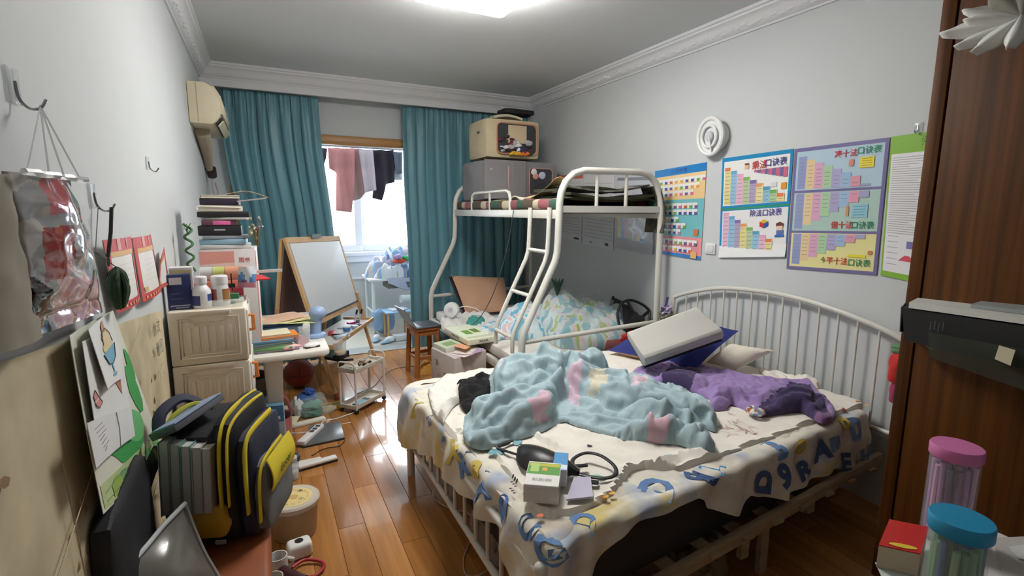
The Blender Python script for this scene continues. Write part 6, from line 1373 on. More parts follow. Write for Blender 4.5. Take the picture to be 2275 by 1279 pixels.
for k, (dx, dy, nm, lb, ct, col) in enumerate(((-.07, -.06, 'toy_plane', 'little grey toy plane in front of the buggy on the trolley', 'toy', (170, 176, 170)), (-.11, -.05, 'toy_tank', 'tiny grey-green toy at the front of the trolley tray', 'toy', (120, 128, 120)))):
    t = thing(nm, lb, ct, (.62 + dx, 3.80 + dy, .321), .5); part(t, 'hull', MB().ball((0, 0, .012), .03, 6, sc=(1, .35, .38)), pm(col)); part(t, 'wing', MB().box((0, 0, .014), (.014, .07, .004)), pm(col))
q = Vector((.60, 3.79, .041)); t = thing('phone', 'black phone with pale screen lying on the lower trolley tray', 'phone', q, .75); part(t, 'case', MB().box((0, 0, .006), (.15, .07, .012)), pm((40, 60, 70)), bevel=.003); part(t, 'screen', MB().box((-.02, .0, .0125), (.10, .06, .001)), pm((150, 200, 214), .1))
# ---------------------------------------------------------------- floor clutter, left side
bb = (.20, 4.50, .121); t = thing('basketball', 'dull red-brown basketball under the desk by the easel', 'ball', (bb[0], bb[1], 0))
part(t, 'skin', MB().ball(bb, .12, 14), mat('red_rubber', (140, 56, 44), .6, noise_amt=.1, bump=.25, bump_scale=160), world=True)
for ax in range(3):
    o = [(0, 1), (0, 2), (1, 2)][ax]; part(t, 'groove', MB().tube([tuple(bb[i] + (.1205 * math.cos(a) if i == o[0] else (.1205 * math.sin(a) if i == o[1] else 0)) for i in range(3)) for a in [k * PI / 18 for k in range(36)]], .0022, 5, closed=True), pm((40, 26, 24)), world=True)
t = thing('dark_bin', 'dark plastic bin in the shadow under the desk', 'bin', (-.16, 4.0, 0)); part(t, 'body', MB().lathe([(.11, 0), (.14, .30), (.145, .30), (.135, .295), (.105, .01)], n=24), pm((96, 92, 84), .6))
t = thing('yarn_bundle', 'plastic-wrapped bundle of teal and blue cloths on the floor', 'bundle', (.215, 3.83, 0))
for k, (x0, x1, y0, y1, z0_, z1_, c) in enumerate(((.17, .30, 3.75, 3.87, .002, .055, (70, 132, 118)), (.175, .295, 3.755, 3.87, .055, .105, (84, 150, 132)), (.16, .27, 3.80, 3.90, .105, .15, (56, 90, 156)), (.20, .26, 3.82, 3.88, .15, .185, (48, 78, 146)))): part(t, 'folded_cloth', soft_box(x0, x1, y0, y1, z0_, z1_, .02, 8, k * 3.3), pm(c, .85), world=True)
part(t, 'wrapper', soft_box(.135, .335, 3.74, 3.92, .001, .135, .02, 8, 5), PFILM, world=True)
part(t, 'white_cloth', soft_box(.12, .185, 3.78, 3.90, .002, .12, .03, 8, 2.2), pm((220, 222, 224), .9), world=True)
card_box('snack_box', 'flattened yellow snack box on the floor by the easel leg', 'box', rect((.385, 3.87), .15, .09, .1, .001), .035, ((196, 160, 70), (190, 150, 50)), [('top', .1, .1, .9, .6, (120, 100, 40)), ('front', .0, .2, 1, .8, (206, 176, 60))])
t = thing('plastic_bottle', 'small clear plastic bottle beside the yellow snack box', 'bottle', (.31, 3.78, .0)); part(t, 'body', MB().tube([(0, 0, .03), (.07, .02, .03), (.09, .026, .03), (.10, .028, .03)], [.03, .03, .014, .014], 14), MATS['clear_plastic'])
t = thing('curling_iron', 'long off-white plastic strip on the floor with a sticky note on it', 'strip', (.2, 3.66, 0)); part(t, 'strip', MB().bar(P(640, 948, z=.012), P(722, 928, z=.012), .055, .022), pm((226, 222, 206), .5), world=True, bevel=.006)
mb = MB().hexa([P(x, y, z=.026) for x, y in ((632, 945), (655, 943), (668, 922), (645, 925))] + [P(x, y, z=.029) for x, y in ((632, 945), (655, 943), (668, 922), (645, 925))]); solo('sticky_note', 'cream sticky note pad at the left end of the white strip', 'note', mb, pm((240, 234, 200)))
t = thing('tablet_computer', 'closed dark grey laptop lying on the floor', 'laptop', P(715, 965, z=0))
cs_ = [P(x, y, z=.0) for x, y in ((672, 996), (766, 976), (756, 940), (688, 948))]
part(t, 'base', MB().hexa(cs_ + [q + Vector((0, 0, .008)) for q in cs_]), pm((40, 40, 44), .5), world=True)
part(t, 'lid', MB().hexa([q + Vector((0, 0, .009)) for q in cs_] + [q + Vector((0, 0, .016)) for q in cs_]), mat('grey_satin_metal', (122, 128, 132), .3, metal=.5), world=True, bevel=.002)
a, b = P(668, 985, z=.03), P(712, 945, z=.03); t = thing('power_strip', 'white power strip resting on the closed laptop', 'power strip', (a + b) / 2 - Vector((0, 0, .012)))
part(t, 'body', MB().bar(a, b, .055, .028), WHITEP, world=True, bevel=.005)
for k in range(3): q = a.lerp(b, .55 + k * .16) + Vector((0, 0, .0145)); part(t, 'socket', MB().box(q, (.03, .03, .001), rz=1.1), pm((60, 60, 64)), world=True)
part(t, 'lead', MB().tube(smooth_path([b, P(720, 935, z=.01), P(745, 930, z=.006), P(770, 922, z=.006), P(800, 912, z=.006)], 5), .004, 6), WHITEP, world=True)
solo('charging_cable', 'thin white cable curving past the white plastic strip', 'cable', MB().tube(smooth_path([P(x, y, z=.004) for x, y in ((635, 955), (655, 962), (690, 958), (715, 948), (735, 930))], 6), .003, 6), WHITEP)
solo('black_cable', 'thin black cable trailing from the closed laptop', 'cable', MB().tube(smooth_path([P(x, y, z=.004) for x, y in ((766, 978), (755, 990), (730, 994), (712, 1000), (700, 1008), (692, 1012))], 6), .0028, 6), pm((40, 32, 30)))
solo('grey_cable', 'grey cable running from the trolley across to the curtain', 'cable', MB().tube(smooth_path([P(x, y, z=.004) for x, y in ((790, 875), (830, 858), (850, 835), (880, 818), (925, 812))], 6), .0028, 6), pm((110, 100, 96)))
a, b = P(662, 1042, z=.01), P(748, 1018, z=.01); t = thing('drawer_front', 'long white plastic bar with dark underside on the floor', 'bar', (a + b) / 2 - Vector((0, 0, .01)))
part(t, 'bar', MB().bar(a + Vector((0, 0, .012)), b + Vector((0, 0, .012)), .045, .02), pm((230, 228, 222), .4), world=True, bevel=.008); part(t, 'underside', MB().bar(a - Vector((0, 0, .004)), b - Vector((0, 0, .004)), .04, .012), pm((40, 36, 36)), world=True)
# tall medicine cartons, jar and pot beside the bins
card_box('tall_carton', 'tall blue and red printed carton standing beside the storage bins', 'box', [Vector((-.052, 2.93, .105)), Vector((.04, 2.915, .105)), Vector((.045, 2.965, .105)), Vector((-.05, 2.98, .105))], .33, ((150, 164, 180), (90, 140, 170)),
         [('front', 0, .72, 1, 1, (56, 110, 150)), ('front', .15, .76, .8, .82, (206, 220, 230)), ('front', 0, .0, 1, .36, (190, 40, 50)), ('front', .1, .16, .85, .30, (222, 206, 196)), ('t', 'front', '咀嚼', .5, .47, .09, (60, 80, 100), 3.2), ('t', 'front', '维生素', .45, .23, .05, (110, 40, 40), 3.0)])
card_box('low_carton', 'low dark blue-grey carton under the tall printed carton', 'box', [Vector((-.06, 2.92, .0)), Vector((.05, 2.905, .0)), Vector((.055, 2.975, .0)), Vector((-.055, 2.99, .0))], .104, ((96, 112, 130), (110, 126, 146)), [('t', 'front', '钙', .5, .5, .35, (50, 60, 76), 1.0), ('front', .0, .8, 1, 1, (170, 190, 200))])
t = thing('pink_pail', 'pink plastic pail with teal packets behind the tall carton', 'pail', (.0, 3.10, 0)); PK = pm((226, 150, 160), .4)
part(t, 'bucket', MB().lathe([(.07, 0), (.085, .30), (.09, .31), (.08, .305), (.065, .01)], n=28), PK)
part(t, 'handle', MB().tube(arc((0, 0, .30), .082, 0, PI, 12, 0, 2, .15), .010, 8), PK)
solo('teal_packet', 'teal folded packet standing in the pink pail', 'packet', MB().box((.0, 3.08, .40), (.07, .03, .2), rz=.3), pm((40, 150, 180), .3), bevel=.006)
solo('green_bottle_box', 'dark green slim box standing by the desk leg', 'box', MB().box((-.06, 3.06, .24), (.04, .05, .48)), pm((60, 90, 80), .5), bevel=.003)
t = thing('ruler_bundle', 'beige wooden rulers standing upright by the desk leg', 'rulers', (-.03, 3.04, 0)); part(t, 'ruler', MB().bar((-.035, 3.02, 0), (-.02, 3.03, .50), .03, .006), pm((196, 180, 150)), world=True); part(t, 'ruler', MB().bar((-.05, 3.03, 0), (-.045, 3.035, .46), .028, .005), pm((170, 190, 200)), world=True)
t = thing('glass_jar', 'clear glass jar with white powder and dark lid on the floor', 'jar', (.062, 2.90, 0)); part(t, 'glass', MB().lathe([(.032, 0), (.036, .01), (.036, .09), (.028, .105), (.028, .115)], n=24), mat('jar_glass', (220, 228, 230), .08, alpha=.4)); part(t, 'powder', MB().lathe([(.03, .004), (.032, .05), (.02, .055)], n=20), pm((222, 220, 216))); part(t, 'cap', MB().lathe([(.03, .113), (.031, .13), (.026, .133)], n=20), pm((190, 190, 194)))
t = thing('black_ring_box', 'small round black tin behind the glass jar', 'tin', (.075, 3.06, 0)); part(t, 'tin', MB().lathe([(.036, 0), (.038, .008), (.038, .045), (.033, .055)], n=24), pm((46, 52, 66), .35)); part(t, 'lid', MB().lathe([(.04, .045), (.04, .06), (.03, .066)], n=24), pm((40, 44, 54), .35))
solo('blue_disc', 'flat dark blue plastic disc on the floor behind the tub', 'disc', MB().lathe([(.06, 0), (.062, .012), (.05, .016)], (.03, 2.70, .001), 24), pm((50, 56, 96), .4))
# transparent tub
t = thing('plastic_tub', 'round see-through tub with yellow-stickered lid on the floor', 'tub', (.05, 2.38, 0))
TUBM = mat('milky_plastic', (196, 170, 136), .3, alpha=.75); 
part(t, 'body', MB().lathe([(.085, 0), (.092, .005), (.104, .15), (.108, .155), (.102, .152), (.088, .008)], n=36), TUBM)
part(t, 'contents', MB().lathe([(.08, .006), (.09, .10), (.07, .115), (.03, .12)], n=28), mat('brown_snacks', (170, 130, 84), .8, noise_amt=.3, noise_scale=40))
part(t, 'lid', MB().lathe([(.11, .15), (.113, .155), (.113, .172), (.106, .18), (.098, .178), (.001, .176)], n=36), mat('milky_lid', (220, 210, 196), .3, alpha=.85))
part(t, 'sticker', MB().lathe([(.082, .1785), (.001, .1787)], n=32), pm((226, 204, 140), .5))
mb = MB(); fnn = lambda u, v: Vector((u, v, .180)); put_text(mb, '木', fnn, .03, .04, .03, (60, 50, 40)); put_text(mb, '小', fnn, .03, -.03, .026, (80, 66, 50))
for k in range(14): a = k * .45; mb.quad(*[Vector((r * math.cos(a + d), r * math.sin(a + d), .180)) for r, d in ((.06, 0), (.06, .2), (.064, .2), (.064, 0))], (170, 146, 90))
mb.poly([Vector((.02 * math.cos(a), .02 * math.sin(a), .180)) for a in [k * PI / 5 for k in range(10)]], (196, 160, 100)); part(t, 'sticker_print', mb, PRINT)
t = thing('tape_measure', 'white rounded gadget with a black oval hole on the floor', 'gadget', (.055, 2.20, 0), .15); part(t, 'body', MB().box((0, 0, .035), (.10, .075, .07)), WHITEP, bevel=.018, seg=4); part(t, 'dial', MB().lathe([(.018, .0705), (.001, .071)], n=20), pm((20, 20, 22)))
t = thing('skipping_rope', 'red coiled cord with a dark maroon handle on the floor', 'rope', (.06, 2.08, 0)); part(t, 'cord', MB().tube(smooth_path([(.02, 2.10, .02), (.07, 2.13, .02), (.13, 2.10, .014), (.14, 2.06, .012), (.10, 2.02, .012), (.05, 2.04, .012)], 6), .007, 8), pm((170, 36, 50), .5), world=True); part(t, 'grip', MB().tube([(-.04, 2.13, .03), (.0, 2.06, .028), (.06, 1.99, .025)], [.02, .024, .022], 12), pm((70, 24, 34), .5), world=True)
for nm, lb, ct, c, r, h, col in (('white_cup', 'white mug lying between the chair and the tub', 'cup', (-.03, 2.12, 0), .036, .08, (230, 228, 224)), ('cream_cup', 'cream cup tucked beside the orange chair edge', 'cup', (-.05, 2.0, 0), .036, .075, (222, 214, 204))):
    t = thing(nm, lb, ct, c); part(t, 'body', MB().lathe([(r * .8, 0), (r, .01), (r, h), (r * .9, h), (r * .75, .012)], n=22), pm(col, .3)); part(t, 'handle', MB().tube([(r * .9, 0, h * .75), (r * 1.6, 0, h * .6), (r * 1.5, 0, h * .3), (r * .9, 0, h * .25)], .006, 6), pm(col, .3))
solo('white_adapter', 'small white plug adapter on the floor by the red cord', 'adapter', MB().box((-.01, 1.97, .016), (.06, .045, .03), rz=.1), WHITEP, bevel=.006)
solo('red_pouch', 'dark red pouch on the floor by the chair', 'pouch', MB().box((-.0, 1.86, .012), (.08, .1, .022), rz=.3), pm((150, 36, 40), .6), bevel=.008)
solo('mint_ruler', 'short mint green ruler on the floor near the red cord', 'ruler', MB().box((.07, 1.93, .006), (.09, .025, .008), rz=.3), pm((150, 190, 190)), bevel=.002)
solo('black_pen', 'stubby black pen on the floor in front of the mint ruler', 'pen', MB().cyl((.03, 1.88, .011), (.10, 1.90, .011), .01), pm((30, 24, 26)))
# ---------------------------------------------------------------- chair, backpack, bags
ORL = mat('orange_leatherette', (150, 80, 42), .5, noise_amt=.12, noise_scale=4, bump=.06, bump_scale=90)
ch = thing('dining_chair', 'orange-brown padded chair under the black and yellow backpack', 'chair', (-.2, 1.65, 0))
part(ch, 'seat', MB().box((-.20, 1.66, .425), (.32, .72, .055)), ORL, world=True, bevel=.022, seg=4)
part(ch, 'seat_frame', MB().box((-.20, 1.66, .385), (.29, .68, .03)), pm((70, 40, 30)), world=True)
for x in (-.33, -.075):
    for y in (1.35, 1.97): part(ch, 'leg', MB().bar((x, y, 0), (x * .98, y, .38), .032, .032), pm((74, 44, 34)), world=True)
ZSE = .454
BKC = mat('black_nylon', (26, 27, 32), .7, noise_amt=.1, bump=.1, bump_scale=180); NVC = pm((40, 44, 66), .7); YEL = pm((226, 204, 50), .6); GRY = pm((116, 118, 122), .75)
bp = thing('backpack', 'black school backpack with bright yellow zips and grey front pocket', 'backpack', (-.22, 1.84, ZSE))
def kp(name, mb, m, **k): return part(bp, name, mb, m, world=True, **k)
kp('main_body', soft_box(-.345, -.165, 1.68, 1.98, ZSE, .83, .008, 10, 6), BKC)
kp('middle_compartment', soft_box(-.19, -.125, 1.685, 1.98, ZSE + .01, .865, .014, 10, 8), BKC)
kp('front_compartment', soft_box(-.13, -.082, 1.70, 1.97, ZSE + .01, .80, .012, 10, 9), NVC)
kp('outer_pocket', soft_box(-.095, -.045, 1.72, 1.96, ZSE + .02, .70, .014, 10, 3), GRY, label='grey outer pocket')
for x, z1, w in ((-.16, .855, .02), (-.138, .845, .014)):
    kp('zip_band', MB().tube(smooth_path([(x - .005, 1.668, .60), (x, 1.662, .72), (x + .004, 1.672, .82), (x + .006, 1.72, z1 + .012), (x + .006, 1.84, z1 + .018), (x + .006, 1.95, z1 + .008)], 5), w * .6, 8, flat=.35), YEL)
kp('zip_band', MB().tube(smooth_path([(-.098, 1.69, .56), (-.096, 1.684, .70), (-.092, 1.69, .785), (-.09, 1.74, .812), (-.09, 1.9, .812)], 5), .013, 8, flat=.4), YEL)
kp('zip_band', MB().tube(smooth_path([(-.07, 1.705, .52), (-.066, 1.70, .62), (-.062, 1.71, .69), (-.06, 1.76, .712), (-.06, 1.9, .715)], 5), .011, 8, flat=.4), YEL)
flp = MB().grid(lambda u, v: Vector((-.05 + .018 * math.sin(PI * v * .8) , 1.725 + .22 * u, .715 - .105 * v - (.03 * abs(u - .5) * 0))), 10, 8)
fl2 = kp('pocket_flap', flp, YEL, solid=.004, label='yellow pocket flap')
mb = MB(); put_text(mb, 'diooor', lambda u, v: Vector((-.026, 1.835 + u, .655 + v)), 0, 0, .04, (46, 46, 40), bold=.01); part(fl2, 'flap_print', mb, PRINT, world=True)
kp('bottle_pocket', soft_box(-.29, -.155, 1.655, 1.70, ZSE + .05, .60, .01, 8, 2), pm((196, 150, 40), .7), label='mustard side pocket')
kp('side_tag', MB().box((-.17, 1.652, ZSE + .04), (.03, .004, .012)), pm((150, 150, 150)))
for x0, x1 in ((-.335, -.262), (-.20, -.262)): kp('open_zip', MB().tube([(x0, 1.664, .80), ((x0 + x1) / 2, 1.656, .70), (x1, 1.656, .615)], .005, 6), pm((120, 122, 50)))
kp('top_handle', MB().tube(smooth_path([(-.36, 1.74, .80), (-.375, 1.78, .86), (-.35, 1.85, .885), (-.31, 1.88, .86), (-.28, 1.88, .82)], 5), .018, 8, flat=.6), NVC)
kp('handle_trim', MB().tube(smooth_path([(-.33, 1.70, .82), (-.315, 1.74, .87), (-.28, 1.80, .885), (-.235, 1.82, .86)], 5), .007, 6), pm((176, 176, 60)))
kp('shoulder_strap', MB().tube(smooth_path([(-.35, 1.72, .78), (-.368, 1.66, .70), (-.372, 1.62, .60), (-.36, 1.64, .50)], 5), .026, 8, flat=.45), BKC)
def vbook(lb, c, th, d, h, col, rx=0.0, rz=0.0, nm='exercise_book', cat='book'):
    t = thing(nm, lb, cat, c, rz); R_ = Matrix.Rotation(rx, 3, 'Y')
    part(t, 'pages', MB().box(R_ @ Vector((0, 0, h / 2)), (th * .8, d - .006, h - .006), R=R_), pm((190, 190, 184), .8)); part(t, 'cover', MB().box(R_ @ Vector((-th / 2, 0, h / 2)), (.002, d, h), R=R_).box(R_ @ Vector((th / 2, 0, h / 2)), (.002, d, h), R=R_), pm(col, .5)); return t
for k, (x, col, lb) in enumerate(((-.315, (150, 152, 154), 'grey exercise book nearest the wall in the open backpack'), (-.285, (150, 170, 164), 'grey-green exercise book in the open backpack'), (-.255, (120, 164, 170), 'teal-grey exercise book in the middle of the open backpack'), (-.225, (196, 192, 186), 'pale exercise book in the open backpack'), (-.198, (176, 150, 142), 'brownish exercise book next to the yellow zip'))):
    vbook(lb, (x, 1.783, .59), .026, .27, .235 - .006 * k, col, rx=.05)
R_ = Matrix.Rotation(.62, 3, 'Y') @ Matrix.Rotation(.2, 3, 'Z')
t = thing('document_box', 'pale blue flat document case lying slanted on top of the backpack', 'case', (-.27, 1.74, .85)); q = Vector((-.275, 1.745, .865))
R_ = Matrix.Rotation(-.45, 3, 'Y') @ Matrix.Rotation(-.35, 3, 'Z'); part(t, 'case', MB().box(q, (.11, .19, .024), R=R_), pm((92, 94, 106), .4), world=True, bevel=.003); part(t, 'top_sheet', MB().box(q + R_ @ Vector((.008, 0, .013)), (.10, .18, .004), R=R_), pm((150, 168, 206), .4), world=True)
t = thing('black_bag', 'black cloth bag squeezed between the wall and the backpack chair', 'bag', (-.34, 1.5, .2)); part(t, 'body', soft_box(-.385, -.335, 1.28, 1.68, .30, .82, .012, 8, 12), BKC, world=True)
t = thing('clear_pvc_bag', 'clear grey PVC bag with white edge highlight at the bottom left', 'bag', (-.25, 1.48, ZSE))
GPV = mat('grey_clear_pvc', (120, 116, 110), .15, alpha=.8, bump=.3, bump_scale=6, coat=.6)
pk = P(408, 1122, y=1.60)
def pv(u, v):
    a = P(255, 1290, y=1.40); b = Vector((pk.x, 1.60, pk.z)); c = P(486, 1292, y=1.52); d = P(330, 1400, y=1.36); c.z = max(c.z, ZSE + .01); d.z = max(d.z, ZSE + .01)
    p = bil(d, c, b, a, u, v); return p + Vector((.5, -.75, .2)) * (.045 * math.sin(PI * u) * math.sin(PI * v)) + noise.noise_vector(p * 9) * .008
part(t, 'film', MB().grid(pv, 18, 18), GPV, world=True, solid=.003, angle=180)
part(t, 'edge_highlight', MB().tube([pv(k / 12, 1.0) + Vector((.002, -.004, .004)) for k in range(13)], .0065, 8), pm((206, 212, 214), .3), world=True)  # pale tube modelled in place of the highlight along the film edge
part(t, 'edge_welt', MB().tube([pv(1.0, k / 10) for k in range(11)], .006, 6), mat('clear_welt', (170, 168, 164), .1, alpha=.7), world=True)

# the packed backpack stands turned a little towards the camera
_piv = Matrix.Translation((-.165, 1.84, 0)) @ Matrix.Rotation(-.34, 4, 'Z') @ Matrix.Translation((.225, -1.84, 0))
for o in [q for q in bpy.data.objects if q.parent is None and q.name.split('.')[0] in ('backpack', 'exercise_book', 'document_box')]: o.matrix_basis = _piv @ o.matrix_basis
# ---------------------------------------------------------------- wardrobe
WARD = mat('dark_brown_veneer', (92, 54, 20), .5, noise_amt=.5, noise_scale=3.0, stretch=(16, 16, .3))
WARD.node_tree.nodes['Principled BSDF'].inputs['Specular IOR Level'].default_value = 0.2
wdb = thing('wardrobe', 'tall dark brown wood-grain wardrobe at the right edge of the picture', 'wardrobe', (2.47, .2, 0))
part(wdb, 'carcass', MB().box((2.482, .22, 1.24), (.545, 1.62, 2.48)), WARD, world=True, bevel=.003)
for y0, y1, yh in ((-.58, .18, .14), (.19, .978, .23)):
    dd_ = part(wdb, 'door', MB().box((2.202, (y0 + y1) / 2, 1.26), (.018, y1 - y0 - .006, 2.34)), WARD, world=True, bevel=.003)
    part(dd_, 'handle', MB().tube([(2.193, yh, 1.10), (2.17, yh, 1.11), (2.17, yh, 1.25), (2.193, yh, 1.26)], .006, 8), STEEL, world=True)
part(wdb, 'stile', MB().box((2.204, 1.006, 1.24), (.014, .044, 2.48)), WARD, world=True, bevel=.002)

# black box taped to the wardrobe front
t = thing('black_file_box', 'flat black box with pale sticker fixed to the wardrobe front', 'box', (2.12, .7, 1.0))
part(t, 'shell', MB().hexa([Vector(q) for q in ((2.05, .40, 1.02), (2.192, .40, 1.02), (2.192, .99, 1.03), (2.10, .97, 1.03), (2.05, .40, 1.16), (2.192, .40, 1.17), (2.192, 1.012, 1.155), (2.10, .99, 1.15))]), pm((13, 13, 14), .6), world=True)
part(t, 'side_flap', MB().hexa([Vector(q) for q in ((2.10, .985, 1.06), (2.192, 1.0, 1.05), (2.192, 1.004, 1.05), (2.10, .989, 1.06), (2.10, .99, 1.152), (2.192, 1.022, 1.157), (2.192, 1.026, 1.157), (2.10, .994, 1.152))]), pm((40, 42, 42), .4), world=True)
part(t, 'clear_sleeve', MB().hexa([Vector(q) for q in ((2.035, .36, .93), (2.045, .36, .93), (2.065, .87, 1.0), (2.055, .87, 1.0), (2.035, .36, 1.09), (2.045, .36, 1.09), (2.07, .885, 1.085), (2.06, .885, 1.085))]), mat('clear_sleeve', (70, 74, 68), .1, alpha=.4), world=True)
part(t, 'sticker', MB().hexa([Vector(q) for q in ((2.030, .65, 1.035), (2.032, .65, 1.035), (2.036, .69, 1.045), (2.034, .69, 1.045), (2.031, .645, 1.085), (2.033, .645, 1.085), (2.037, .685, 1.09), (2.035, .685, 1.09))]), pm((206, 196, 166), .6), world=True)
mb = MB()
for k in range(4): mb.box((2.074, .885 - .012 * k, 1.105 + .006 * (k % 2)), (.001, .002, .03), col=(90, 90, 94))
part(t, 'silver_mark', mb, PRINT, world=True)
t = thing('tablet_carton', 'flat white and silver carton lying on the black box', 'box', (2.13, .7, 1.165))
part(t, 'carton', MB().hexa([Vector(q) for q in ((2.06, .42, 1.166), (2.19, .42, 1.172), (2.19, .985, 1.160), (2.09, .965, 1.155), (2.06, .42, 1.186), (2.19, .42, 1.195), (2.19, .985, 1.182), (2.09, .965, 1.176))]), pm((206, 206, 200), .5), world=True)
part(t, 'lid', MB().hexa([Vector(q) for q in ((2.10, .42, 1.19), (2.19, .42, 1.198), (2.19, .80, 1.188), (2.12, .80, 1.183), (2.10, .42, 1.205), (2.19, .42, 1.215), (2.19, .80, 1.20), (2.12, .80, 1.195))]), pm((150, 156, 156), .35), world=True)
mb = MB(); put_text(mb, 'MOVABLE RULE', lambda u, v: Vector((2.0895 - (.0) - .00012, .90 - u, 1.166 + v)), 0, 0, .012, (120, 120, 120)); part(t, 'print', mb, PRINT, world=True)
solo('green_wrapper', 'small lime green wrapper tucked behind the black box', 'wrapper', MB().grid(lambda u, v: Vector((2.175 - .02 * v, .97 - .07 * u, 1.045 - .03 * v + .01 * math.sin(u * 5))), 6, 4), pm((150, 190, 50), .3), solid=.004)
# white artificial flower near the wardrobe top
t = thing('fabric_flower', 'white fabric flower hanging at the top right of the wardrobe', 'flower', (2.1, .70, 2.0))
fc = P(2285, 40, x=2.08); rr = random.Random(4); PET = pm((226, 226, 222), .8); PET2 = pm((150, 148, 138), .85)
for k, (ang, ln, wd_, m_) in enumerate(((2.75, .16, .055, PET), (3.15, .19, .06, PET), (3.6, .15, .05, PET), (3.35, .13, .05, PET), (4.2, .14, .09, PET2), (2.3, .14, .06, PET), (4.75, .16, .09, PET2), (1.6, .12, .06, PET))):
    dy, dz = -math.cos(ang), -math.sin(ang)
    def pf(u, v):
        w_ = wd_ * math.sin(PI * min(.97, .12 + .8 * u)) * (1 + .25 * (u > .85) * math.sin(v * 12))
        off = (v - .5) * w_
        return fc + Vector((-.02 - .05 * u + .03 * (2 * abs(v - .5)) - .02 * k * .2, dy * ln * u - dz * off, -dz * 0 + (-dz) * 0 + (math.sin(ang) * -1) * ln * u * .8 + dy * off))
    part(t, 'petal', MB().grid(pf, 10, 8), m_, world=True, solid=.003, angle=120)
part(t, 'centre', MB().ball(fc + Vector((-.01, 0, 0)), .03, 6), PET2, world=True)
part(t, 'stem', MB().tube([fc, fc + Vector((.05, 0, .1)), Vector((2.19, fc.y, 2.25))], .006, 6), pm((90, 96, 70)), world=True)
# red-green pouch hung on the headboard end
t = thing('red_pouch_bag', 'red and green cloth pouch hung at the headboard end by the wardrobe', 'pouch', (2.66, 1.24, .55))
part(t, 'red_cloth', soft_box(2.62, 2.69, 1.20, 1.262, .70, .84, .012, 6, 3), pm((206, 50, 46), .8), world=True); part(t, 'green_trim', soft_box(2.63, 2.69, 1.20, 1.265, .84, .88, .01, 6, 4), pm((100, 140, 96), .8), world=True); part(t, 'pink_hem', soft_box(2.63, 2.68, 1.20, 1.25, .60, .70, .01, 6, 5), pm((170, 60, 100), .8), world=True)
# lilac trinkets on the far headboard post
t = thing('hair_bands', 'bunch of lilac and purple hair bands on the far headboard post', 'hair bands', (2.70, 2.78, .8)); rr = random.Random(2); c0 = P(1475, 690, y=2.76)
for k in range(7): part(t, 'band', MB().tube([Vector((c0.x + rr.uniform(-.05, .05), 2.74 + rr.uniform(-.02, .01), c0.z + rr.uniform(-.05, .03))) + Vector((.022 * math.cos(a), .012 * math.sin(a) * math.cos(k), .022 * math.sin(a))) for a in [i * PI / 5 for i in range(10)]], .011, 6, closed=True), pm(rr.choice(((186, 176, 210), (206, 196, 220), (150, 160, 110), (120, 80, 150))), .8), world=True)
part(t, 'ribbon', MB().tube([c0 + Vector((.03, 0, .10)), c0 + Vector((.02, 0, .05)), c0 + Vector((0, 0, 0))], .012, 6, flat=.4), pm((64, 44, 96), .8), world=True)
# ---------------------------------------------------------------- near table with canisters
ZTB = .78
tb_ = thing('side_table', 'white-topped side table in the bottom right corner', 'table', (1.29, .1, 0))
part(tb_, 'top', MB().box((1.29, .09, ZTB - .012), (.34, .84, .024)), pm((206, 204, 200), .5), world=True, bevel=.004)
for x in (1.15, 1.43):
    for y in (-.28, .46): part(tb_, 'leg', MB().box((x, y, (ZTB - .024) / 2), (.04, .04, ZTB - .024)), pm((150, 140, 128)), world=True)
def paper(lb, pts, z, col, nm='paper_sheet'):
    pts = [P(x, y, z=z) for x, y in pts]; solo(nm, lb, 'paper', MB().prism(pts, (0, 0, .0012)), pm(col, .7))
paper('white paper sheet jutting over the table edge below the red box', [(1944, 1250), (2075, 1232), (2105, 1330), (1990, 1350)], ZTB + .001, (206, 212, 206))
paper('crumpled white papers at the far right of the side table', [(2205, 1195), (2330, 1190), (2360, 1300), (2230, 1290)], ZTB + .003, (196, 192, 186)); paper('small white paper scrap at the right end of the table', [(2240, 1215), (2340, 1200), (2350, 1260), (2262, 1240)], ZTB + .007, (214, 214, 210))
a, b, c = P(1952, 1212, z=ZTB + .05), P(2045, 1232, z=ZTB + .05), P(2062, 1172, z=ZTB + .05); d = a + c - b; dz = Vector((0, 0, -.047))
RDC = (206, 36, 36)
t = thing('red_carton', 'red carton with a yellow oval mark on the side table', 'box', (a + c) / 2 + dz)
part(t, 'carton', MB().hexa([q + dz for q in (a, b, c, d)] + [a, b, c, d]), pm((206, 186, 160), .6), world=True); part(t, 'red_top', MB().hexa([q + Vector((0, 0, .0005)) for q in (a, b, c, d)] + [q + Vector((0, 0, .0025)) for q in (a, b, c, d)]), pm(RDC, .35), world=True)
mb = MB(); cc = a.lerp(b, .5).lerp(c, .12) + Vector((0, 0, .0035)); e1, e2 = (b - a).normalized(), (d - a).normalized()
mb.poly([cc + e1 * (.024 * math.cos(k * PI / 10)) + e2 * (.008 * math.sin(k * PI / 10)) for k in range(20)], (232, 200, 60)); part(t, 'yellow_mark', mb, PRINT, world=True)
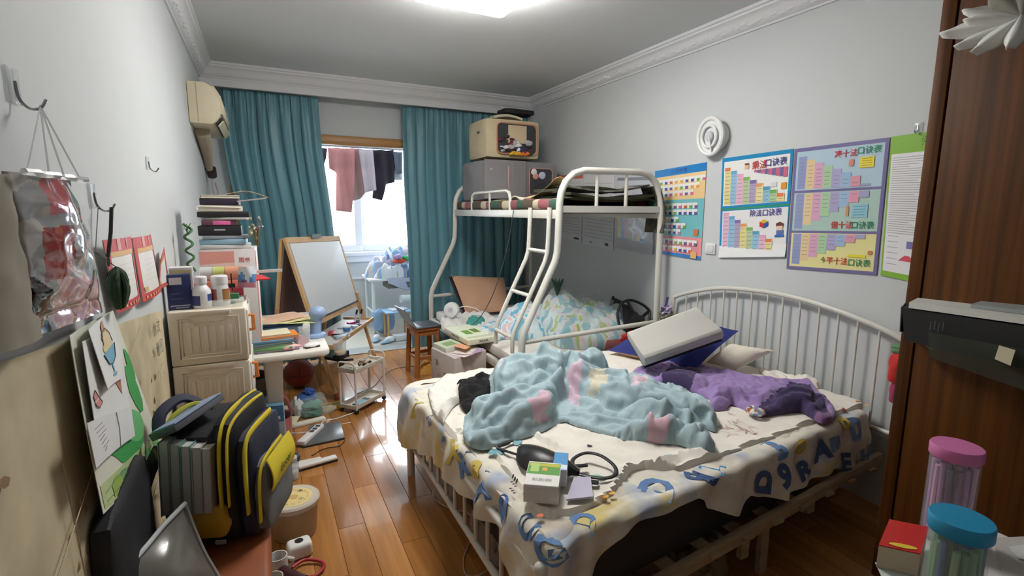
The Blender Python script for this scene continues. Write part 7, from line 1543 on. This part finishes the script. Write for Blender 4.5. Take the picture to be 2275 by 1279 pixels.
def canister(label, c, r, h, lidc, pens, seed):
    t = thing('pen_canister', label, 'canister', c, group='clear pen canisters with coloured lids')
    part(t, 'jar', MB().lathe([(r * .96, 0), (r, .004), (r, h - .02), (r * .97, h - .02), (r * .96, .006)], n=36), mat('canister_plastic', (226, 232, 234), .08, alpha=.13))
    part(t, 'lid', MB().lathe([(r * 1.03, h - .026), (r * 1.06, h - .024), (r * 1.06, h - .004), (r * 1.02, h), (.001, h + .001)], n=40), pm(lidc, .45), label='coloured screw lid')
    rr = random.Random(seed); k = 0
    for ring, n in ((.74, 14), (.4, 7), (0, 1)):
        for i in range(n):
            a_ = 2 * PI * i / n + ring; x, y = r * ring * math.cos(a_), r * ring * math.sin(a_); col = pens[rr.randrange(len(pens))]
            part(t, 'pen', MB().cyl((x, y, .006), (x + rr.uniform(-.003, .003), y + rr.uniform(-.003, .003), h - .035 - rr.uniform(0, .012)), .0058, n=8), pm(col, .4)); k += 1
    return t
q = P(2127, 990, z=1.0); canister('clear pen canister with a pink lid, further back on the table', (q.x, q.y, ZTB + .001), .044, .22, (214, 120, 176), ((206, 120, 176), (226, 170, 206), (150, 90, 150), (186, 130, 190), (110, 70, 120)), 3)
t = None
q = P(2137, 1150, z=1.0); canister('clear pen canister with a sky blue lid, nearest the camera', (q.x, q.y, ZTB + .001), .041, .22, (36, 150, 196), ((100, 160, 110), (130, 180, 130), (100, 150, 190), (60, 110, 150), (150, 190, 140)), 5)
# ---------------------------------------------------------------- balcony
LY = 6.15
t = thing('drying_pole', 'horizontal drying pole with washing in the balcony window', 'pole', (1.0, LY, 2.2)); part(t, 'pole', MB().cyl((XL + .02, LY, 2.215), (XR - .02, LY, 2.215), .012), pm((150, 150, 156), .3), world=True)
for x in (.3, 1.9): part(t, 'hanger_rod', MB().cyl((x, LY, 2.215), (x, LY, 2.55), .006), pm((150, 150, 156), .3), world=True)
def wash(nm, lb, ct, outl, col, dy=0.0, seed=0, m=None):
    """garment: front outline in photo pixels at the pole's depth, given real thickness and folds"""
    y = LY + dy; pts = [P(a, b, y=y) for a, b in outl]
    xs = [p.x for p in pts]; zs = [p.z for p in pts]; n = 30
    poly = npoly([(p.x, p.z) for p in pts]); X, Z = np.meshgrid(np.linspace(min(xs), max(xs), 26), np.linspace(min(zs), max(zs), 34), indexing='ij')
    dd, bx_, bz_ = poly_dist(poly, X, Z); out = dd < 0; XX = np.where(out, bx_, X); ZZ = np.where(out, bz_, Z)
    mb = MB()
    for sg in (-1, 1):
        idx = {}; vs = []; fs = []
        for i in range(25):
            for j in range(33):
                cs_ = ((i, j), (i + 1, j), (i + 1, j + 1), (i, j + 1))
                if any(not out[c] for c in cs_):
                    f = []
                    for c in cs_:
                        if c not in idx:
                            th = .022 * min(1, max(0, dd[c]) / .03); idx[c] = len(vs); vs.append((XX[c], y + sg * th + .022 * math.sin(XX[c] * 45 + seed + ZZ[c] * 2), ZZ[c]))
                        f.append(idx[c])
                    fs.append(tuple(f))
        mb.add(vs, fs)
    return solo(nm, lb, ct, mb, m or mat('thin_laundry_%d_%d_%d' % col, col, .9, noise_amt=.06), group='washing on the balcony pole', angle=120)
wash('pink_trousers', 'long salmon pink trousers hanging on the balcony pole', 'trousers', [(728, 328), (790, 330), (787, 400), (782, 472), (747, 468), (747, 382), (731, 374)], (206, 140, 138), -.02, 1)
wash('mauve_shirt', 'dusty mauve shirt hanging beside the pink trousers', 'shirt', [(776, 330), (808, 331), (808, 400), (812, 428), (800, 442), (780, 447), (778, 400)], (170, 136, 134), .02, 2)
wash('white_shirt', 'pale pink-white shirt hanging in the middle of the washing', 'shirt', [(796, 331), (828, 332), (836, 422), (810, 429), (803, 380)], (206, 190, 196), -.01, 3)
wash('dark_coat', 'dark plum coat hanging on the balcony pole', 'coat', [(820, 332), (874, 334), (876, 405), (858, 409), (849, 445), (826, 440), (830, 400)], (50, 42, 52), .01, 4)
wash('grey_vest', 'blue-grey top hanging at the right end of the washing', 'top', [(872, 336), (893, 338), (893, 385), (880, 386)], (100, 104, 118), -.02, 5)
wash('white_towel_wash', 'white cloth showing below the blue-grey top', 'cloth', [(866, 336), (876, 338), (893, 375), (893, 400), (876, 400), (870, 370)], (206, 206, 210), .03, 6)
wash('dark_sock', 'small dark garment at the left end of the washing', 'sock', [(710, 328), (727, 330), (724, 352), (718, 372), (710, 368)], (70, 52, 66), 0, 7)
# balcony table with a heap of clothes
bt = thing('balcony_table', 'white folding table on the balcony carrying a clothes heap', 'table', (1.55, 6.3, 0)); ZBT = .66
part(bt, 'top', MB().box((1.60, 6.35, ZBT), (.98, .55, .03)), WHITEP, world=True, bevel=.005)
part(bt, 'drawer', MB().box((1.62, 6.2, ZBT - .07), (.6, .3, .07)), pm((110, 104, 100), .6), world=True)
for x in (1.16, 2.04):
    for y in (6.14, 6.58): part(bt, 'leg', MB().cyl((x, y, 0), (x, y, ZBT), .02, n=12), WHITEP, world=True)
part(bt, 'brace', MB().cyl((1.16, 6.14, .25), (1.16, 6.58, .25), .012, n=10), WHITEP, world=True)
hp_cols = ((150, 180, 214), (206, 200, 216), (96, 120, 170), (226, 226, 232), (170, 150, 180), (120, 160, 190), (186, 176, 160))
heap_c = [((1.30, 6.30), .20, .16, .20, (176, 176, 196), 'grey-lilac garment at the left of the balcony heap'), ((1.48, 6.36), .24, .2, .30, (140, 172, 206), 'light blue garment in the middle of the balcony heap'), ((1.70, 6.36), .24, .2, .30, (196, 190, 206), 'pale lilac garment at the back of the balcony heap'), ((1.62, 6.20), .26, .13, .13, (96, 118, 166), 'denim blue garment in the balcony heap'), ((1.42, 6.18), .22, .12, .11, (216, 218, 224), 'white garment at the front of the balcony heap')]
for k, (c, rx, ry_, h, col, lb) in enumerate(heap_c):
    o = [(c[0] + rx * math.cos(a) * (1 + .12 * math.sin(3 * a + k)), c[1] + ry_ * math.sin(a)) for a in [i * PI / 6 for i in range(12)]]
    def cf(x, y, k=k, col=col): return col if noise.noise(Vector((x * 14, y * 14, k))) > -.15 else hp_cols[(k * 3 + int(x * 30)) % 7]
    solo('heaped_garment', lb, 'clothing', cloth(o, ZBT + .016 + .012 * k * 0, lumps(.04, bumpf(c[0], c[1], rx, ry_, h)), res=.016, edge=.05, seed=100 + k, wr=.022, wsc=9, colfn=cf), CLOTHP, group='clothes heaped on the balcony table', angle=180)
for lb, px, py, r, col, sc_ in (('orange-red cloth on the right of the balcony heap', 888, 580, .05, (226, 90, 60), (1.6, 1, .5)), ('lilac ball of socks on top of the balcony heap', 884, 570, .05, (170, 140, 180), (1, 1, .8)), ('green cloth at the right end of the balcony heap', 902, 573, .05, (70, 176, 110), (1, 1, .7))):
    q = P(px, py, y=6.12); mb = MB().ball(q, r, 8, sc=sc_)
    for i, v in enumerate(mb.v): mb.v[i] = tuple(Vector(v) + noise.noise_vector(Vector(v) * 16) * .018)
    solo('small_garment', lb, 'clothing', mb, pm(col, .9))
mb = MB().grid(lambda u, v: Vector((1.32 + .62 * u, 6.06 - .02 * math.sin(u * 9) - .015 * v, ZBT + .02 - (.16 * v) * math.sin(PI * (.12 + .8 * u)) + .01 * math.sin(u * 14))), 20, 8)
solo('draped_shirt', 'pale lilac shirt draped over the balcony table edge', 'shirt', mb, pm((186, 184, 204), .9), solid=.006, angle=120)
st = thing('step_stool', 'little stool with pale blue seat and pine legs on the balcony', 'stool', (1.36, 5.82, 0)); ZST = .32
part(st, 'seat', MB().box((1.36, 5.82, ZST), (.30, .26, .02)), pm((150, 184, 214), .5), world=True, bevel=.006)
for x in (1.24, 1.48):
    for y in (5.72, 5.92): part(st, 'leg', MB().cyl((x, y, 0), (x, y, ZST), .014, n=10), PINE, world=True)
solo('book_on_stool', 'open magazine lying on the balcony stool', 'magazine', MB().box((1.38, 5.83, ZST + .019), (.2, .15, .016), rz=.2), pm((206, 214, 226)), bevel=.003)
solo('white_cushion', 'rolled white cushion behind the balcony stool', 'cushion', MB().tube([(1.45, 5.97, .43), (1.62, 5.99, .42)], [.05, .05], 12), pm((230, 228, 224), .9))
t = thing('blue_carrier_bag', 'pale blue carrier bag under the balcony stool', 'bag', (1.25, 6.0, 0)); part(t, 'bag', soft_box(1.13, 1.36, 5.96, 6.1, .06, .30, .03, 8, 9), mat('pale_blue_film', (150, 186, 220), .4, alpha=.75), world=True); part(t, 'contents', MB().ball((1.25, 6.03, .1), .1, 8, sc=(1, .7, .9)), pm((120, 150, 190), .8), world=True)
for lb, x, y, rz in (('white slipper with blue sole nearest the window wall', 1.10, 5.76, 1.2), ('white and blue slipper in front of the balcony stool', 1.20, 5.62, .5)):
    t = thing('slipper', lb, 'slipper', (x, y, 0), rz, group='slippers on the balcony floor'); part(t, 'sole', MB().ball((0, 0, .016), .11, 8, sc=(1, .4, .15)), pm((140, 176, 206))); part(t, 'upper', MB().ball((.03, 0, .03), .07, 8, sc=(1, .6, .55)), pm((222, 226, 230)))
solo('white_shoebox', 'long white box on the balcony floor under the stool', 'box', MB().box((1.42, 5.70, .03), (.26, .12, .06), rz=.1), pm((222, 222, 224)), bevel=.003)
# ---------------------------------------------------------------- under the big bed
t = thing('rolling_box', 'dark rolling box with white castor under the bed', 'box', (2.1, 1.62, 0)); part(t, 'box', MB().box((2.05, 1.72, .15), (.7, .5, .18)), pm((56, 44, 38), .7), world=True)
for x in (1.75, 2.36): part(t, 'castor', MB().cyl((x - .012, 1.44, .035), (x + .012, 1.44, .035), .035, n=18), pm((196, 186, 166), .4), world=True)
part(t, 'castor_arm', MB().bar((2.2, 1.46, .075), (2.36, 1.44, .06), .02, .014), pm((150, 140, 120)), world=True)
t = thing('underbed_bag', 'crumpled pale plastic bag on the floor under the bed foot', 'bag', (.92, 1.95, 0)); part(t, 'bag', cloth([(.80, 1.75), (1.0, 1.72), (1.1, 1.9), (1.05, 2.15), (.85, 2.15), (.78, 1.95)], .001, lumps(.06, bumpf(.93, 1.95, .16, .2, .08)), res=.016, edge=.04, seed=201, wr=.02, wsc=10), pm((150, 130, 120), .5), world=True)
t = thing('paper_scraps', 'heap of brown packing paper under the near side of the bed', 'paper', (1.5, 1.45, 0)); part(t, 'paper', cloth([(1.30, 1.28), (1.55, 1.25), (1.72, 1.36), (1.7, 1.6), (1.4, 1.62), (1.28, 1.45)], .001, lumps(.04, bumpf(1.5, 1.43, .2, .16, .07)), res=.014, edge=.03, seed=205, wr=.022, wsc=11), mat('kraft_scrap', (140, 112, 80), .8, noise_amt=.3), world=True)
solo('bed_cable', 'thin pinkish cable looping on the floor below the bed foot', 'cable', MB().tube(smooth_path([P(x, y, z=.004) for x, y in ((962, 1090), (965, 1108), (985, 1122), (1005, 1130), (1040, 1140), (1054, 1160), (1045, 1200), (1030, 1240), (1035, 1275), (1060, 1279), (1090, 1262))], 6), .003, 6), pm((206, 176, 160)))
solo('bottle_stopper', 'small round white bottle stopper near the drooping bedspread corner', 'bottle top', MB().lathe([(.022, 0), (.024, .004), (.024, .02), (.018, .024)], P(1270, 1285, z=.21), 20), WHITEP)
solo('bunk_cable', 'thin black cable hanging from the upper bunk rail', 'cable', MB().tube(smooth_path([(1.745, 3.50, 1.50), (1.70, 3.52, 1.2), (1.62, 3.60, .85), (1.56, 3.75, .62), (1.52, 3.9, .52)], 6), .003, 6), pm((40, 38, 40)))
